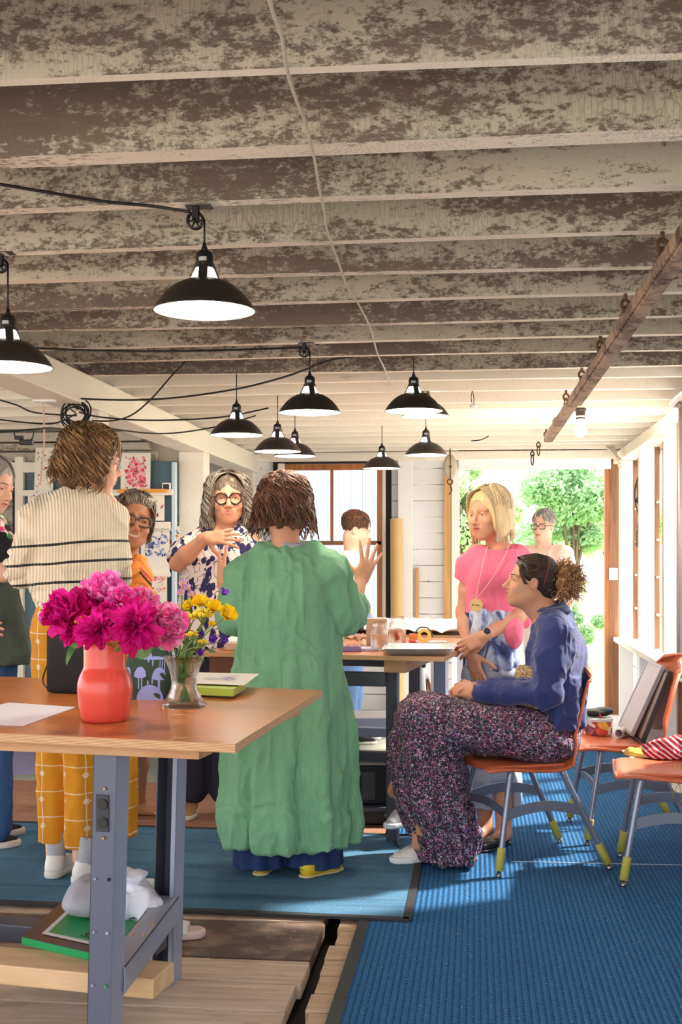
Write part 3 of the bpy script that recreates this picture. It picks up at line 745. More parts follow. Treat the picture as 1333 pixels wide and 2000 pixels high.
cord('power_cable','short black cable fixed low on the girder ending near a lamp',[P(215,837,5.9),P(290,846,6.1),P(350,845,6.2),P(430,832,6.3),P(500,812,6.4)],.0038,group=gc)
cord('power_cable','lower of two thin black cables above the seated group at far left',[P(-40,770,5.3),P(30,790,5.4),P(70,806,5.5),P(150,812,5.65)],.0038,group=gc)
cord('power_cable','black cable along the left edge reaching the coil from the middle',[P(-40,815,5.3),P(60,826,5.5),P(110,826,5.55),P(150,808,5.65)],.0038,group=gc)
cord('power_cable','lowest straight black cable at far left, above the plug box',[P(-40,845,5.3),P(40,841,5.4),P(95,836,5.5),P(125,838,5.7)],.004,group=gc)
cord('power_cable','grey conduit cable crossing behind the two right hand lamps',[P(560,792,7.6),P(700,790,7.6),P(860,787,7.6),P(880,780,7.6),P(884,771,7.6)],.004,plain('brown_grey_cable',(110,98,88),.6),group=gc)
t=thing('cable_coil','tangle of black cable loops hanging on the white post','cable coil',tuple(P(150,838,5.62)))
for k in range(7):
    c=P(150+RNG.uniform(-6,8),808+RNG.uniform(-5,9),5.62+.008*k); rx=.05+RNG.uniform(-.015,.015); rz=.055+RNG.uniform(-.015,.02)
    pts=[c+rx*math.cos(a)*RT+rz*math.sin(a)*UP+.01*math.sin(3*a+k)*FW for a in np.linspace(0,2*PI+.6,36)]
    MB().tube(pts,.0036,6).build('loop',m_cord,t,world=True,smooth=True)
MB().tube(smoothpath([P(140,780,5.62),P(134,790,5.62),P(140,800,5.62),P(148,806,5.62)],16),.0035,6).build('loop',m_cord,t,world=True,smooth=True)
MB().tube(smoothpath([P(150,778,5.62),P(143,788,5.62),P(152,800,5.62)],16),.0035,6).build('loop',m_cord,t,world=True,smooth=True)
t=thing('plug_adapter','small black plug adapter dangling on a loop at far left','plug',tuple(P(52,865,5.4)))
MB().box((-.03,-.015,-.012),(.03,.015,.012),T=rotz(YAW,tuple(P(52,864,5.4)-P(52,865,5.4))),bev=.005).build('adapter_body',m_black,t)
MB().box((-.02,-.01,-.009),(.02,.01,.009),T=rotz(YAW,tuple(P(38,855,5.4)-P(52,865,5.4))),bev=.004).build('adapter_body',m_black,t)
MB().tube(smoothpath([P(30,840,5.4),P(29,850,5.4),P(38,856,5.4),P(52,862,5.4),P(64,856,5.4),P(66,842,5.4)],24),.003,6).build('lead',m_cord,t,world=True,smooth=True)
m_pink=plain('pink_hanging_rope',(220,176,166),.7)
cord('hanging_rope','thin pale pink rope hanging from a joist at the far left',[P(85,786,5.5),P(86,820,5.5),P(87,860,5.5),P(84,900,5.5),P(79,948,5.5)],.004,m_pink,'rope')
tag(MB().box((-.05,-.02,-.006),(.05,.02,.006),T=rotz(YAW,tuple(P(87,783,5.5))),bev=.003).build('rope_cleat',m_purew),'small white wooden cleat the pink rope hangs from','cleat')
m_wcord=plain('greyed_white_flex',(186,174,160),.6)
wp=[(518,-40),(533,20),(551,70),(560,130),(578,190),(596,235),(610,290),(617,320),(625,370),(634,410),(640,450),(665,520),(680,562),(700,592),(724,640),(738,690),(752,720),(765,755)]
def zceil(px,py): return PZ(px,py,CZ-.012)
cord('loose_flex','thin greyed white flex wandering across the ceiling joists from the top',[zceil(*q) for q in wp],.0035,m_wcord,n=120)
cord('loose_flex','short dark twig-like wire stuck under the far ceiling',[zceil(922,861),zceil(940,859),zceil(955,852)],.004,m_cord)
# ================================================================== hanging bar and hooks
m_rust=plain('rusty_brown_iron',(110,78,58),.7,.35,var=.35,vs=60,bs=120)
m_barw=NT('weathered_dark_timber'); g=m_barw.noise(3,6,.6,m_barw.co((2,2,2))); g2=m_barw.noise(30,5,.7)
m_barw.col(m_barw.mix(m_barw.step(m_barw.math('ADD',m_barw.math('MULTIPLY',g,.6),m_barw.math('MULTIPLY',g2,.5)),.5,.66),srgb((176,146,124)),srgb((74,50,40)))); m_barw.set(rough=.7); m_barw.bump(g2,.3,.003); m_barw=m_barw.m
zb=CZ-.16
a=P(1072,858,6.35); b=P(1420,345,2.55); 
d=nz(b-a); sx=nz(np.cross(d,UP)); uz=np.cross(sx,d); Ln=np.linalg.norm(b-a)
T=lambda V:V@np.array([d,sx,uz])+a
tm=thing('hanging_timber','long weathered timber bar hung from hooks at the upper right','timber bar',tuple(a))
MB().box((0,-.022,-.016),(Ln,.022,.02),T=T,bev=.004).build('bar',m_barw,tm,world=True)
MB().box((Ln*.30,-.03,-.024),(Ln,.012,.016),T=T,bev=.004).build('splice_bar',m_barw,tm,world=True)
hooks=[(1295,458,522,'iron eye hook nearest the right edge, holding the timber bar'),(1223,572,632,'second iron eye hook along the timber bar from the right'),(1174,655,712,'third iron eye hook along the timber bar from the right'),(1138,722,766,'fourth iron eye hook along the timber bar from the right'),(1107,770,806,'fifth iron eye hook along the timber bar from the right'),(1086,808,840,'sixth iron eye hook, near the far end of the timber bar'),(1068,838,848,'plain iron ring under the joist beside the end of the bar'),(1053,861,888,'pale iron eye hook hanging free beyond the end of the bar'),(1041,880,908,'black iron hook hanging over the doorway header')]
for i,(px,y0,y1,lab) in enumerate(hooks):
    D=.87*FPX/(HOR-y0-.0) ; top=P(px,y0,D); Y_=snapY(top[1]); top=PY(px,HOR,Y_); top[2]=CZ+.002; D=float(top@FW); s_=D/FPX
    t=thing('iron_hook',lab,'hook',tuple(top-[0,0,(y1-y0)*s_]),0,'iron hooks under the ceiling joists')
    r=.017; c=top-[0,0,.02+r]
    mm=m_black if i==8 else m_rust
    mb=MB().tube([top,top-[0,0,.022]],[.006,.007],8)
    mb.tube([c+r*(math.cos(q)*nz(RT+.5*FW)+math.sin(q)*UP) for q in np.linspace(0,2*PI,22)],.0055,7,cap=False)
    mb.build('screw_eye',mm,t,world=True,smooth=True)
    if i!=6:
        Lk=max(.03,(y1-y0)*s_-.04); c2=c-[0,0,r]
        pts=[c2+[0,0,.012],c2+.008*FW+.008*RT,c2+.009*RT-[0,0,Lk*.6],c2-[0,0,Lk],c2-.009*RT-[0,0,Lk*.6],c2-.008*RT,c2+[0,0,.012]]
        MB().tube(smoothpath(pts,26),.0045,6).build('link',mm,t,world=True,smooth=True)
# splinter marks etc on the ceiling are in the paint; small staple hooks under joists at right
for (px,py) in ((1215,798),(1262,740),(1201,822)):
    pass
# bare bulb
c=P(1135,803,7.15); c=PY(1135,803,snapY(c[1])); c[2]=CZ
t=thing('bare_bulb','lit bare bulb in a dark socket under the ceiling near the door','bulb',tuple(P(1135,860,7.15)))
MB().lathe([(0,0),(.034,0),(.036,-.012),(.028,-.02),(.026,-.06),(.024,-.064),(0,-.064)],24,c=c).build('socket',plain('dark_socket',(52,46,44),.5),t,world=True,smooth=False)
MB().lathe([(.0265,-.045),(.0275,-.045),(.0275,-.055),(.0265,-.055)],24,c=c).build('socket_ring',m_purew,t,world=True)
MB().lathe([(.014,-.062),(.018,-.08),(.032,-.11),(.036,-.13),(.03,-.152),(.015,-.165),(0,-.168)],24,c=c).build('glass_bulb',m_bulb,t,world=True,smooth=True)
ld=bpy.data.lights.new('bulb_light','POINT'); ld.energy=14; ld.color=(1,.86,.66); ld.shadow_soft_size=.04
lo=bpy.data.objects.new('bulb_light',ld); COL.objects.link(lo); lo.parent=t; lo.location=Vector(c-[0,0,.2]-rootloc(t))
# small white sensor
c=P(926,790,6.3); c=PY(926,790,snapY(c[1]))
t=thing('ceiling_sensor','small round white ceiling sensor on a looped wire','sensor',tuple(c))
MB().sphere((0,0,-.008),(.022,.022,.012),16,8).build('sensor_body',m_purew,t,smooth=True)
MB().tube(smoothpath([(0,0,.0),(.002,0,.03),(-.006,0,CZ-c[2]+.004),(-.012,0,.04),(-.01,0,.01)],16),.002,6).build('wire',m_cord,t,smooth=True)
# wooden pulley block by the door
c=P(880,912,9.3)
t=thing('pulley_block','old white wooden pulley block hanging left of the open doorway','pulley block',tuple(P(880,960,9.3)))
MB().sphere(c,(.052,.03,.098),18,14).build('cheek',plain('worn_white_block',(190,180,164),.6,var=.15,vs=30),t,world=True,smooth=True)
MB().tube([c-.034*FW,c+.034*FW],.012,12).build('axle_pin',m_rust,t,world=True)
MB().box((-.004,-.032,-.1),(.004,.032,.14),T=rotz(YAW,tuple(c)),bev=.002).build('strap',m_rust,t,world=True)
q=c-[0,0,.115]; MB().tube([q+.02*(math.cos(a)*RT+math.sin(a)*UP) for a in np.linspace(0,2*PI,20)],.006,7,cap=False).tube(smoothpath([q-[0,0,.02],q-[0,0,.06]+.012*RT,q-[0,0,.09],q-[0,0,.1]-.01*RT],14),[.007]*10+[.005,.004,.003,.002],7).build('hook',m_rust,t,world=True,smooth=True)
c=PY(894,892,YB-.07); tag(MB().box((-.012,-.01,-.03),(.012,.01,.03),T=rotz(YAW,tuple(c)),bev=.002).build('door_latch',m_black),'small black latch block beside the door header','latch')
# ================================================================== display board with paintings
YD=7.93
def bd(px,py,dy=0): return PY(px,py,YD-dy)
m_panel=NT('grey_blue_panel'); m_panel.col(m_panel.mix(m_panel.noise(3,4,.6,m_panel.co((14,1,.5))),srgb((92,120,134)),srgb((72,98,114)))); m_panel.set(rough=.6); m_panel=m_panel.m
m_paper=plain('warm_white_paper',(240,234,222),.7)
tbo=thing('display_board','grey-blue panelled display board with white ledges behind the sweater woman','board',tuple([float(bd(195,1100)[0]),YD,.0]))
def bbox(px0,px1,py0,py1,d0,d1,m,nm,parent=tbo,bev=.003):
    a=bd(px0,py0); b=bd(px1,py1)
    return MB().box((a[0],YD-d1,b[2]),(b[0],YD-d0,a[2]),bev=bev).build(nm,m,parent,world=True)
bbox(48,344,903,1500,-.03,0,m_panel,'panel')
bbox(33,49,893,1560,-.03,.035,m_white,'side_frame'); bbox(338,345,903,1560,-.03,.03,plain('pale_blue_edge',(200,222,234),.5),'side_frame')
for y0,y1,x0,x1 in ((958,968,42,342),(1020,1033,160,336),(1118,1126,260,336)):
    bbox(x0,x1,y0,y1,0,.055,m_white,'ledge')
bbox(25,33,900,1300,-.01,.0,m_dark,'dark_gap')
# grey weathered planking above and left of the board
m_grey=old_paint('grey_weathered_planks',(196,190,180),(140,126,112),.74,1)
pa=MB().box((-4.5,8.02,0),(-2.0,8.06,CZ)).build('wall_partition',m_grey); struct(pa); pa.name='wall_left.001'
for z0,z1,dy in ((1.93,2.0,.06),(2.01,2.06,.09),(2.07,2.13,.12)):
    MB().box((-4.5,8.02-dy,z0),(-2.05-dy*1.5,8.02,z1),bev=.004).build('rail_board',m_grey,pa,world=True)
MB().box((-4.5,7.9,1.86),(-2.9,8.0,1.93),bev=.004).build('rail_board',m_white,pa,world=True)
PAL={}
def pm(c):
    if c not in PAL: PAL[c]=plain('paint_'+'_'.join(map(str,c)),c,.65)
    return PAL[c]
def blob(c,r,n=10,wob=.15,ph=0,ell=1,rot=0,petals=0,depth=.35):
    out=[]
    for i in range(n):
        a=2*PI*i/n; rr=r*(1+wob*math.sin(3*a+ph))
        if petals: rr=r*(1-depth+depth*abs(math.cos(petals*a/2+ph)))
        x=rr*math.cos(a); y=rr*math.sin(a)*ell
        out.append((c[0]+x*math.cos(rot)-y*math.sin(rot),c[1]+x*math.sin(rot)+y*math.cos(rot)))
    return out
def leafp(c,l,w_,rot):
    out=[]
    for i in range(12):
        t=i/11.; 
        out.append((-l/2+l*t,w_*math.sin(PI*t)))
    for i in range(10,0,-1):
        t=i/11.; out.append((-l/2+l*t,-w_*.5*math.sin(PI*t)))
    return [(c[0]+x*math.cos(rot)-y*math.sin(rot),c[1]+x*math.sin(rot)+y*math.cos(rot)) for x,y in out]
def motifs(rng,pal,n,asp,mode,reg=(.1,.9,.08,.92)):
    """list of (poly, colour) in unit-width coordinates"""
    L=[]; u0,u1,v0,v1=reg; W=u1-u0
    for k in range(n):
        c=(rng.uniform(u0,u1),rng.uniform(v0,v1)*asp); col=pal[rng.integers(len(pal))]; s=rng.uniform(.03,.075)
        r_=rng.uniform()
        if mode=='dots' or r_<.35: 
            L.append((blob(c,s*.45,8),col))
            if r_<.1: L.append((blob(c,s,20,petals=6,ph=rng.uniform(0,3)),col)); L.append((blob(c,s*.3,8),pal[rng.integers(len(pal))]))
        elif r_<.6: L.append((blob(c,s,24,petals=int(rng.integers(5,8)),ph=rng.uniform(0,3)),col)); L.append((blob(c,s*.32,8),pal[rng.integers(len(pal))]))
        elif r_<.9: L.append((leafp(c,s*2.4,s*.55,rng.uniform(0,6)),col))
        else:
            for q in range(4): L.append((leafp((c[0]+s*.5*q*.6,c[1]+s*.5*q),s*1.6,s*.3,q*.7),col))
    return L
def painting(name,label,corn,polys,asp,cat='painting',group=None,dy=.012,paper=None,curl=.0,parent=None):
    """corn: 4 image-side corners TL,TR,BR,BL as world points"""
    TL,TR,BR,BL=[np.array(c,float) for c in corn]
    def uv(u,v): v=v/asp; return TL*(1-u)*(1-v)+TR*u*(1-v)+BR*u*v+BL*(1-u)*v
    nn=nz(np.cross(BL-TL,TR-TL)); 
    if nn@(TL-np.array([0,0,EYE]))>0: nn=-nn
    t=thing(name,label,cat,tuple((BL+BR)/2),0,group) if parent is None else parent
    G=np.array([[uv(u,v*asp)+nn*(.0+curl*math.sin(PI*v)) for v in np.linspace(0,1,7)] for u in np.linspace(0,1,5)])
    o=MB().grid(G,thick=.0012).build('paper',paper or m_paper,t,world=True)
    cols=[];V=[];F=[];M=[];n=0
    for k,(pl,c) in enumerate(polys):
        if c not in cols: cols.append(c)
        pts=[uv(min(max(x,.01),.99),min(max(y,.01*asp),.99*asp))+nn*(.0022+.0002*(k%9)+curl*math.sin(PI*y/asp)) for x,y in pl]
        ce_=np.mean(pts,axis=0); V.append(ce_); V+=pts; m=len(pts)
        for i in range(m): F.append((n,n+1+i,n+1+(i+1)%m)); M.append(cols.index(c))
        n+=m+1
    if polys: mkobj('painted_pattern',V,F,[pm(c) for c in cols],t,world=True,mi=M)
    return t
gp='painted papers pinned on the display board'
def bc(x0,x1,y0,y1,dy=.02,sk=0): return [bd(x0+sk,y0,dy),bd(x1+sk,y0,dy),bd(x1,y1,dy),bd(x0,y1,dy)]
rng=np.random.default_rng(5)
reds=[(214,40,72),(238,110,140),(244,150,170),(190,24,60),(240,90,120)]
L=[]
L+= [(blob((.5,.62),.30,26,.2,.4,1.25),(247,186,196))] + motifs(rng,reds,95,1.3,'m',(.14,.88,.1,.88))
L+= [(leafp((.68+.04*k,.88),.30-.03*k,.035,1.1+.12*k),reds[k%3]) for k in range(5)]+[(blob((.3+.05*(k%8),1.0+.05*(k//8)),.014,6),(190,24,60)) for k in range(16)]
L+= [(leafp((.22,1.18),.1,.03,.4),(190,24,60)),(leafp((.8,1.15),.1,.03,2.6),(190,24,60))]
painting('painting','large painting of dense red and pink folk flowers on the display board',bc(236,294,885,957,.05,1),L,1.26,group=gp)
L=motifs(rng,[(206,90,170),(226,120,190),(150,60,130),(90,180,170),(230,200,90)],26,.75,'m',(.05,.95,.1,.9))+[(leafp((.75,.5),.3,.03,1.7),(150,170,70)),(blob((.78,.45),.08,14,.2),(130,40,100))]
painting('painting','painting of magenta tulips and a teal bloom right of the smiling woman',bc(236,322,965,1017,.03),L,.6,group=gp)
blues=[(70,90,170),(110,130,200),(50,64,130),(140,156,214)]
L=motifs(rng,blues,60,1.25,'m',(.12,.9,.05,.62))
painting('painting','painting of blue folk flowers and dots pinned low on the display board',bc(276,332,1040,1128,.04),L,1.5,group=gp)
L=motifs(rng,[(226,90,90),(236,130,120),(214,60,70),(240,150,160)],36,.8,'m',(.1,.9,.1,.95))
painting('painting','painting of coral red flowers at the bottom of the display board',bc(280,327,1122,1178,.05),L,1.2,group=gp)
multi=[(230,150,40),(60,80,150),(220,80,60),(240,190,190),(90,150,190),(150,60,130)]
L=motifs(rng,multi,44,.6,'m',(.05,.97,.05,.95))
painting('painting','painting of orange and blue scattered flowers partly behind the blue one',bc(286,352,1028,1068,.015),L,.65,group=gp)
L=motifs(rng,[(120,170,60),(232,170,40),(170,50,130),(160,190,190),(90,140,60)],34,1.8,'m',(.08,.95,.03,.6))+motifs(rng,[(190,30,50)],14,1.8,'dots',(.05,.5,.65,.98))
painting('painting','tall painting with green curls and yellow flowers at the board left edge',bc(67,104,874,957,.05,3),L,1.9,group=gp)
L=motifs(rng,[(60,80,150),(226,80,70),(240,150,140)],20,1.1,'m',(.1,.9,.05,.95))
painting('painting','small painting with blue motif below the tall green curled one',bc(55,85,957,1000,.06),L,1.3,group=gp)
c=bd(285,963,.06)
tag(MB().box((bd(237,960)[0],YD-.075,bd(0,965)[2]),(bd(331,960)[0],YD-.056,bd(0,958)[2]),bev=.002).build('ledge_strip',plain('orange_wood_strip',(232,160,60),.5)),'thin orange wooden strip along the ledge under the red painting','strip')
a=bd(318,943,.05); b=bd(333,958,.05)
t=thing('thermometer_display','small white weather display with a dark screen on the upper ledge','display',((a[0]+b[0])/2,YD-.045,b[2]))
MB().box((-.028,-.01,0),(.028,.012,a[2]-b[2]),bev=.004).build('case',m_purew,t)
MB().box((-.02,-.012,.009),(.02,-.0095,a[2]-b[2]-.009),bev=.001).build('screen',m_black,t)
# ================================================================== things on the near table
def onT(px,py,z=H1): return PZ(px,py,z)
m_coral=plain('coral_glaze',(224,84,70),.22,0,var=.03,vs=12,coat=.12,spec=.35)
vc=onT(197,1413); vc=vc+.058*FW
t=thing('vase','glossy coral ceramic vase filled with peonies on the near table','vase',tuple(vc))
pr=[(0,0),(.055,0),(.0595,.003),(.062,.01),(.066,.035),(.070,.065),(.0715,.082),(.070,.10),(.065,.117),(.0585,.13),(.0555,.137),(.0548,.143),(.0545,.17),(.0550,.198),(.0545,.2005),(.0515,.2),(.0508,.196),(.0508,.14),(.06,.11),(.06,.02),(0,.012)]
MB().lathe(pr,56).build('vase_body',m_coral,t,smooth=True)
m_stem=plain('green_stem',(110,140,70),.5,var=.15); m_leafg=plain('leaf_green',(84,120,62),.5,var=.2)
def petalmat(nm,c,c2):
    n=NT(nm); n.col(n.mix(n.noise(30,3,.5),srgb(c),srgb(c2))); n.set(rough=.55,sss=.0,spec=.3)
    tr=n.n('ShaderNodeBsdfTranslucent'); tr.inputs[0].default_value=srgb(c); mx=n.n('ShaderNodeMixShader'); mx.inputs[0].default_value=.38
    n.l(n.b.outputs[0],mx.inputs[1]); n.l(tr.outputs[0],mx.inputs[2]); n.l(mx.outputs[0],n.out.inputs[0]); return n.m
pd=[petalmat('deep_magenta_petal',(210,8,116),(168,2,88)),petalmat('magenta_petal',(230,20,146),(196,6,116)),petalmat('bright_magenta_petal',(248,50,184),(222,20,140))]
pl_=[petalmat('hot_pink_petal',(255,84,192),(250,56,170)),petalmat('light_pink_petal',(255,128,214),(255,100,200)),petalmat('pale_pink_petal',(255,180,232),(255,150,220))]
pv=[petalmat('rose_petal',(255,104,186),(252,76,164)),petalmat('blush_petal',(255,146,206),(255,120,192)),petalmat('palest_petal',(255,196,228),(255,168,216))]
def petal(rng,axis,az,open_,L,W,cup,ruf,base):
    axis=nz(axis); t0=nz(np.cross(axis,[.3,.9,.2])); t1=np.cross(axis,t0); r=t0*math.cos(az)+t1*math.sin(az); sd_=np.cross(axis,r)
    ns,nt=8,8; G=np.zeros((ns,nt,3)); ph=rng.uniform(0,6,4)
    p=np.array(base,float); ang=open_*.35
    for i in range(ns):
        s=i/(ns-1)
        if i: 
            ang=open_*(.35+.65*s**1.2)+cup*(s-.5); p=p+(L/(ns-1))*(axis*math.cos(ang)+r*math.sin(ang))
        nrm=-axis*math.sin(ang)+r*math.cos(ang)
        w_=W*(math.sin(PI*min(1,.12+.8*s))**.7)
        for j in range(nt):
            tt=-1+2*j/(nt-1)
            q=p+sd_*w_*tt-nrm*(abs(tt)**2)*W*.28
            rf=ruf*s**2*.8*(math.sin(4*tt+ph[0])+.5*math.sin(7*tt+ph[1])*s); q=q+nrm*rf+axis*ruf*.8*s**3*math.sin(7*tt+ph[2])
            G[i,j]=q
    return G
def peony(label,px,py,D,rpx,mats,axis,seed,group='peonies in the coral vase',spiky=False,target=None,full=1.0):
    c=P(px,py,D); R=rpx/FPX*D; rng=np.random.default_rng(seed); ax=nz(axis[0]*RT+axis[1]*FW+axis[2]*UP)
    t=thing('peony',label,'flower',tuple(c-ax*R*.5),0,group); mb=MB(); base=c-ax*R*.45
    def add(n,o0,o1,L,W,cup,ruf,mis):
        for k in range(n):
            mb.grid(petal(rng,ax,rng.uniform(0,2*PI),rng.uniform(o0,o1),R*L*rng.uniform(.85,1.12),R*W*rng.uniform(.8,1.15),cup,R*ruf,base+ax*R*rng.uniform(0,.15)),mi=int(rng.choice(mis)))
    if spiky:
        add(16,1.35,2.0,1.15,.26,-.2,.04,[0,1]); add(26,.9,1.5,1.15,.17,-.3,.05,[1,2]); add(34,.3,1.0,1.0,.12,-.2,.05,[1,2]); add(14,0,.4,.8,.1,0,.04,[2])
    else:
        add(10,1.5,2.1,1.1,.42,-.6,.06,[0,1,2]); add(16,1.0,1.6,1.12,.42,-1.0,.08,[1,2]); add(24,.6,1.2,1.12,.34,-1.1,.10,[0,1,2]); add(34,.2,.9,1.05,.25,-.9,.12,[0,1,2]); add(22,0,.5,.98,.18,-.5,.13,[0,1,2])
    mb.build('petals',mats,t,world=True,smooth=True)
    tg=np.array(target) if target is not None else vc+np.array([RNG.uniform(-.03,.03),RNG.uniform(-.03,.03),.16])
    e=tg+np.array([0,0,-.06])
    MB().tube(smoothpath([base-ax*.004,base-ax*R*.5,tg,e],12),.0032,6).build('stem',m_stem,t,world=True,smooth=True)
    return t
peony('deep magenta peony at the far left of the coral vase',128,1197,3.0,50,pd,(-.5,-.7,.5),1)
peony('deep magenta peony above left centre of the bouquet',165,1185,3.08,46,pd,(-.2,-.4,.9),2)
peony('deep magenta peony drooping over the left rim of the coral vase',190,1228,2.94,46,pd,(-.2,-.95,.2),3,spiky=True)
peony('spiky dark magenta peony at the front centre right of the vase',262,1222,2.92,54,pd,(.15,-1,.25),4,spiky=True)
peony('magenta peony between the two front spiky ones',225,1206,3.0,40,pd,(0,-.7,.7),5)
peony('large light pink peony at the very top of the bouquet',203,1160,3.1,50,pl_,(-.1,-.6,.8),6)
peony('ruffled light pink peony top centre with hot pink folds',238,1172,3.02,34,pl_,(.2,-.7,.7),7)
peony('pale pink peony half hidden at the top right',276,1182,3.12,40,pv,(.3,-.5,.8),8)
peony('big ruffled rose pink peony at the right end of the bouquet',322,1222,3.0,50,pv,(.6,-.75,.2),9)
peony('small pink peony peeking under the right side of the bouquet',272,1262,3.0,16,pl_,(.2,-.9,-.3),10)
peony('small pink peony bud at the far left edge of the bouquet',88,1206,3.05,15,pl_,(-.9,-.3,.2),11)
peony('magenta peony low at the left behind the rim',140,1232,3.05,34,pd,(-.6,-.8,-.1),12,spiky=True)
# long leaves hanging out
def leaf(name,pts,w_,m,parent,wpx=None):
    p=smoothpath(pts,14); t=np.gradient(p,axis=0); G=[]
    for i,q in enumerate(p):
        s=i/13; sd_=nz(np.cross(nz(t[i]),FW)); ww=w_*math.sin(PI*min(1,.08+.92*s)) if s<1 else 0
        G.append([q-sd_*ww,q+.25*ww*FW,q+sd_*ww])
    return MB().grid(np.array(G)).build(name,m,parent,world=True,smooth=True)
lt=thing('peony_leaf','long grey-green leaf hanging down left of the coral vase','leaf',tuple(P(140,1290,2.95)),0)
leaf('blade',[P(158,1258,2.98),P(145,1262,2.95),P(135,1280,2.93),P(130,1300,2.93)],.008,m_leafg,lt)
lt=thing('peony_leaf','dark pointed leaf at the right of the coral vase over the pouch','leaf',tuple(P(280,1280,3.0)),0)
leaf('blade',[P(240,1272,3.0),P(262,1270,2.99),P(282,1278,2.97),P(300,1262,2.97)],.014,m_leafg,lt)
# glass vase with mixed stems
def glassm(nm,c=(1,1,1,1),ior=1.45,rough=.0):
    n=NT(nm); n.col(c); n.set(rough=rough,trans=1.0,ior=ior)
    lp=n.n('ShaderNodeBsdfTransparent'); fr=n.n('ShaderNodeLayerWeight'); fr.inputs[0].default_value=.35
    mx=n.n('ShaderNodeMixShader'); f=n.math('MULTIPLY_ADD',fr.outputs['Facing'],.75,.15); n.l(f,mx.inputs[0]); n.l(lp.outputs[0],mx.inputs[1]); n.l(n.b.outputs[0],mx.inputs[2]); n.l(mx.outputs[0],n.out.inputs[0]); return n.m
m_glass=glassm('clear_glass'); m_water=glassm('water',(.93,.97,.95,1),1.33)
gc_=onT(356,1385)+.05*FW
t=thing('glass_vase','clear flared glass vase of yellow and purple flowers on the near table','vase',tuple(gc_))
pr=[(0,0),(.058,0),(.0605,.004),(.058,.012),(.048,.028),(.039,.05),(.036,.068),(.038,.088),(.046,.115),(.0545,.136),(.0575,.143),(.0555,.143),(.044,.116),(.0355,.09),(.0335,.068),(.036,.05),(.044,.03),(.046,.012),(0,.008)]
def swirl(V):
    r=np.hypot(V[:,0],V[:,1]); a=np.arctan2(V[:,1],V[:,0]); k=1+.05*np.sin(6*a+V[:,2]*25)*np.clip(1-V[:,2]/.06,0,1)+.02*np.sin(12*a)*np.clip((V[:,2]-.1)/.04,0,1)
    return np.stack([V[:,0]*k,V[:,1]*k,V[:,2]],1)
MB().lathe(pr,64,T=swirl).build('vase_body',m_glass,t,smooth=True)
MB().lathe([(0,.009),(.042,.012),(.041,.03),(.033,.05),(.0315,.068),(.032,.08),(0,.08)],40).build('water',m_water,t,smooth=True)
GV='flowers in the glass vase'
m_yel=[petalmat('yellow_petal',(255,236,40),(255,224,24)),petalmat('golden_petal',(255,216,30),(250,200,20))]
m_tan=plain('yellow_green_buds',(226,206,36),.6,var=.3,vs=200)
m_pur=[petalmat('violet_petal',(104,40,180),(80,24,150)),petalmat('light_violet_petal',(160,110,220),(130,80,200))]
m_lil=[petalmat('lilac_pink_petal',(226,170,224),(206,140,206)),petalmat('pale_lilac_petal',(240,206,236),(226,180,224))]
def stem_of(t,c,rng,r=.0018,m=None):
    tg=gc_+np.array([rng.uniform(-.02,.02),rng.uniform(-.02,.02),.12]); b=gc_+np.array([-(tg-gc_)[0]*.9,-(tg-gc_)[1]*.9,.015])
    MB().tube(smoothpath([c,(c*.45+tg*.55)+np.array([0,0,.02]),tg,b],18),r,6).build('stem',m or m_stem,t,world=True,smooth=True)
def bloom(label,px,py,D,rpx,mats,n,seed,axis=(0,-.6,.8),wid=.3,center=None,cat='flower',nm='flower'):
    c=P(px,py,D); R=rpx/FPX*D; rng=np.random.default_rng(seed); ax=nz(axis[0]*RT+axis[1]*FW+axis[2]*UP)
    t=thing(nm,label,cat,tuple(c-ax*R*.3),0,GV); mb=MB()
    for k in range(n): mb.grid(petal(rng,ax,2*PI*k/n*2.4+rng.uniform(-.2,.2),1.0+.5*(k%3)/2,R*1.05,R*wid,-.4,R*.05,c-ax*R*.2),mi=int(rng.integers(len(mats))))
    mb.build('petals',mats,t,world=True,smooth=True)
    if center is not None: MB().sphere(c+ax*R*.1,R*.25,10,6).build('flower_centre',center,t,world=True,smooth=True)
    stem_of(t,c-ax*R*.25,rng); return t
def tansy(label,px,py,D,rpx,seed):
    c=P(px,py,D); R=rpx/FPX*D; rng=np.random.default_rng(seed); t=thing('tansy_head',label,'flower',tuple(c-[0,0,R]),0,GV)
    mb=MB(); st=MB()
    for k in range(46):
        d=rng.normal(size=3); d[2]=abs(d[2])*.8; d=nz(d)*R*rng.uniform(.55,1); mb.sphere(c+d*[1,1,.7],R*rng.uniform(.13,.22),7,5)
        if k%4==0: st.tube([c-[0,0,R*.9],c+d*[.9,.9,.6]],.0009,4)
    mb.build('buds',m_tan,t,world=True,smooth=True); st.build('flower_stalks',m_stem,t,world=True)
    stem_of(t,c-np.array([0,0,R*.8]),rng); return t
yb=[('bright yellow chrysanthemum at the far right of the glass vase',442,1203,3.32,26,21),('bright yellow chrysanthemum leaning left of the rightmost one',418,1190,3.36,22,22),('yellow bloom at the top middle of the mixed bunch',392,1178,3.4,20,23),('small yellow bloom below the pair on the right',414,1220,3.35,9,25),('golden bloom at the top beside the pink daisies',372,1184,3.42,16,26),('tiny golden bloom peeking above the rose peony',305,1160,3.4,9,27)]
for (lab,px,py,D,r,sd_) in yb: bloom(lab,px,py,D,r,m_yel,16,sd_,((px-390)/80,-.6,.6),.3)
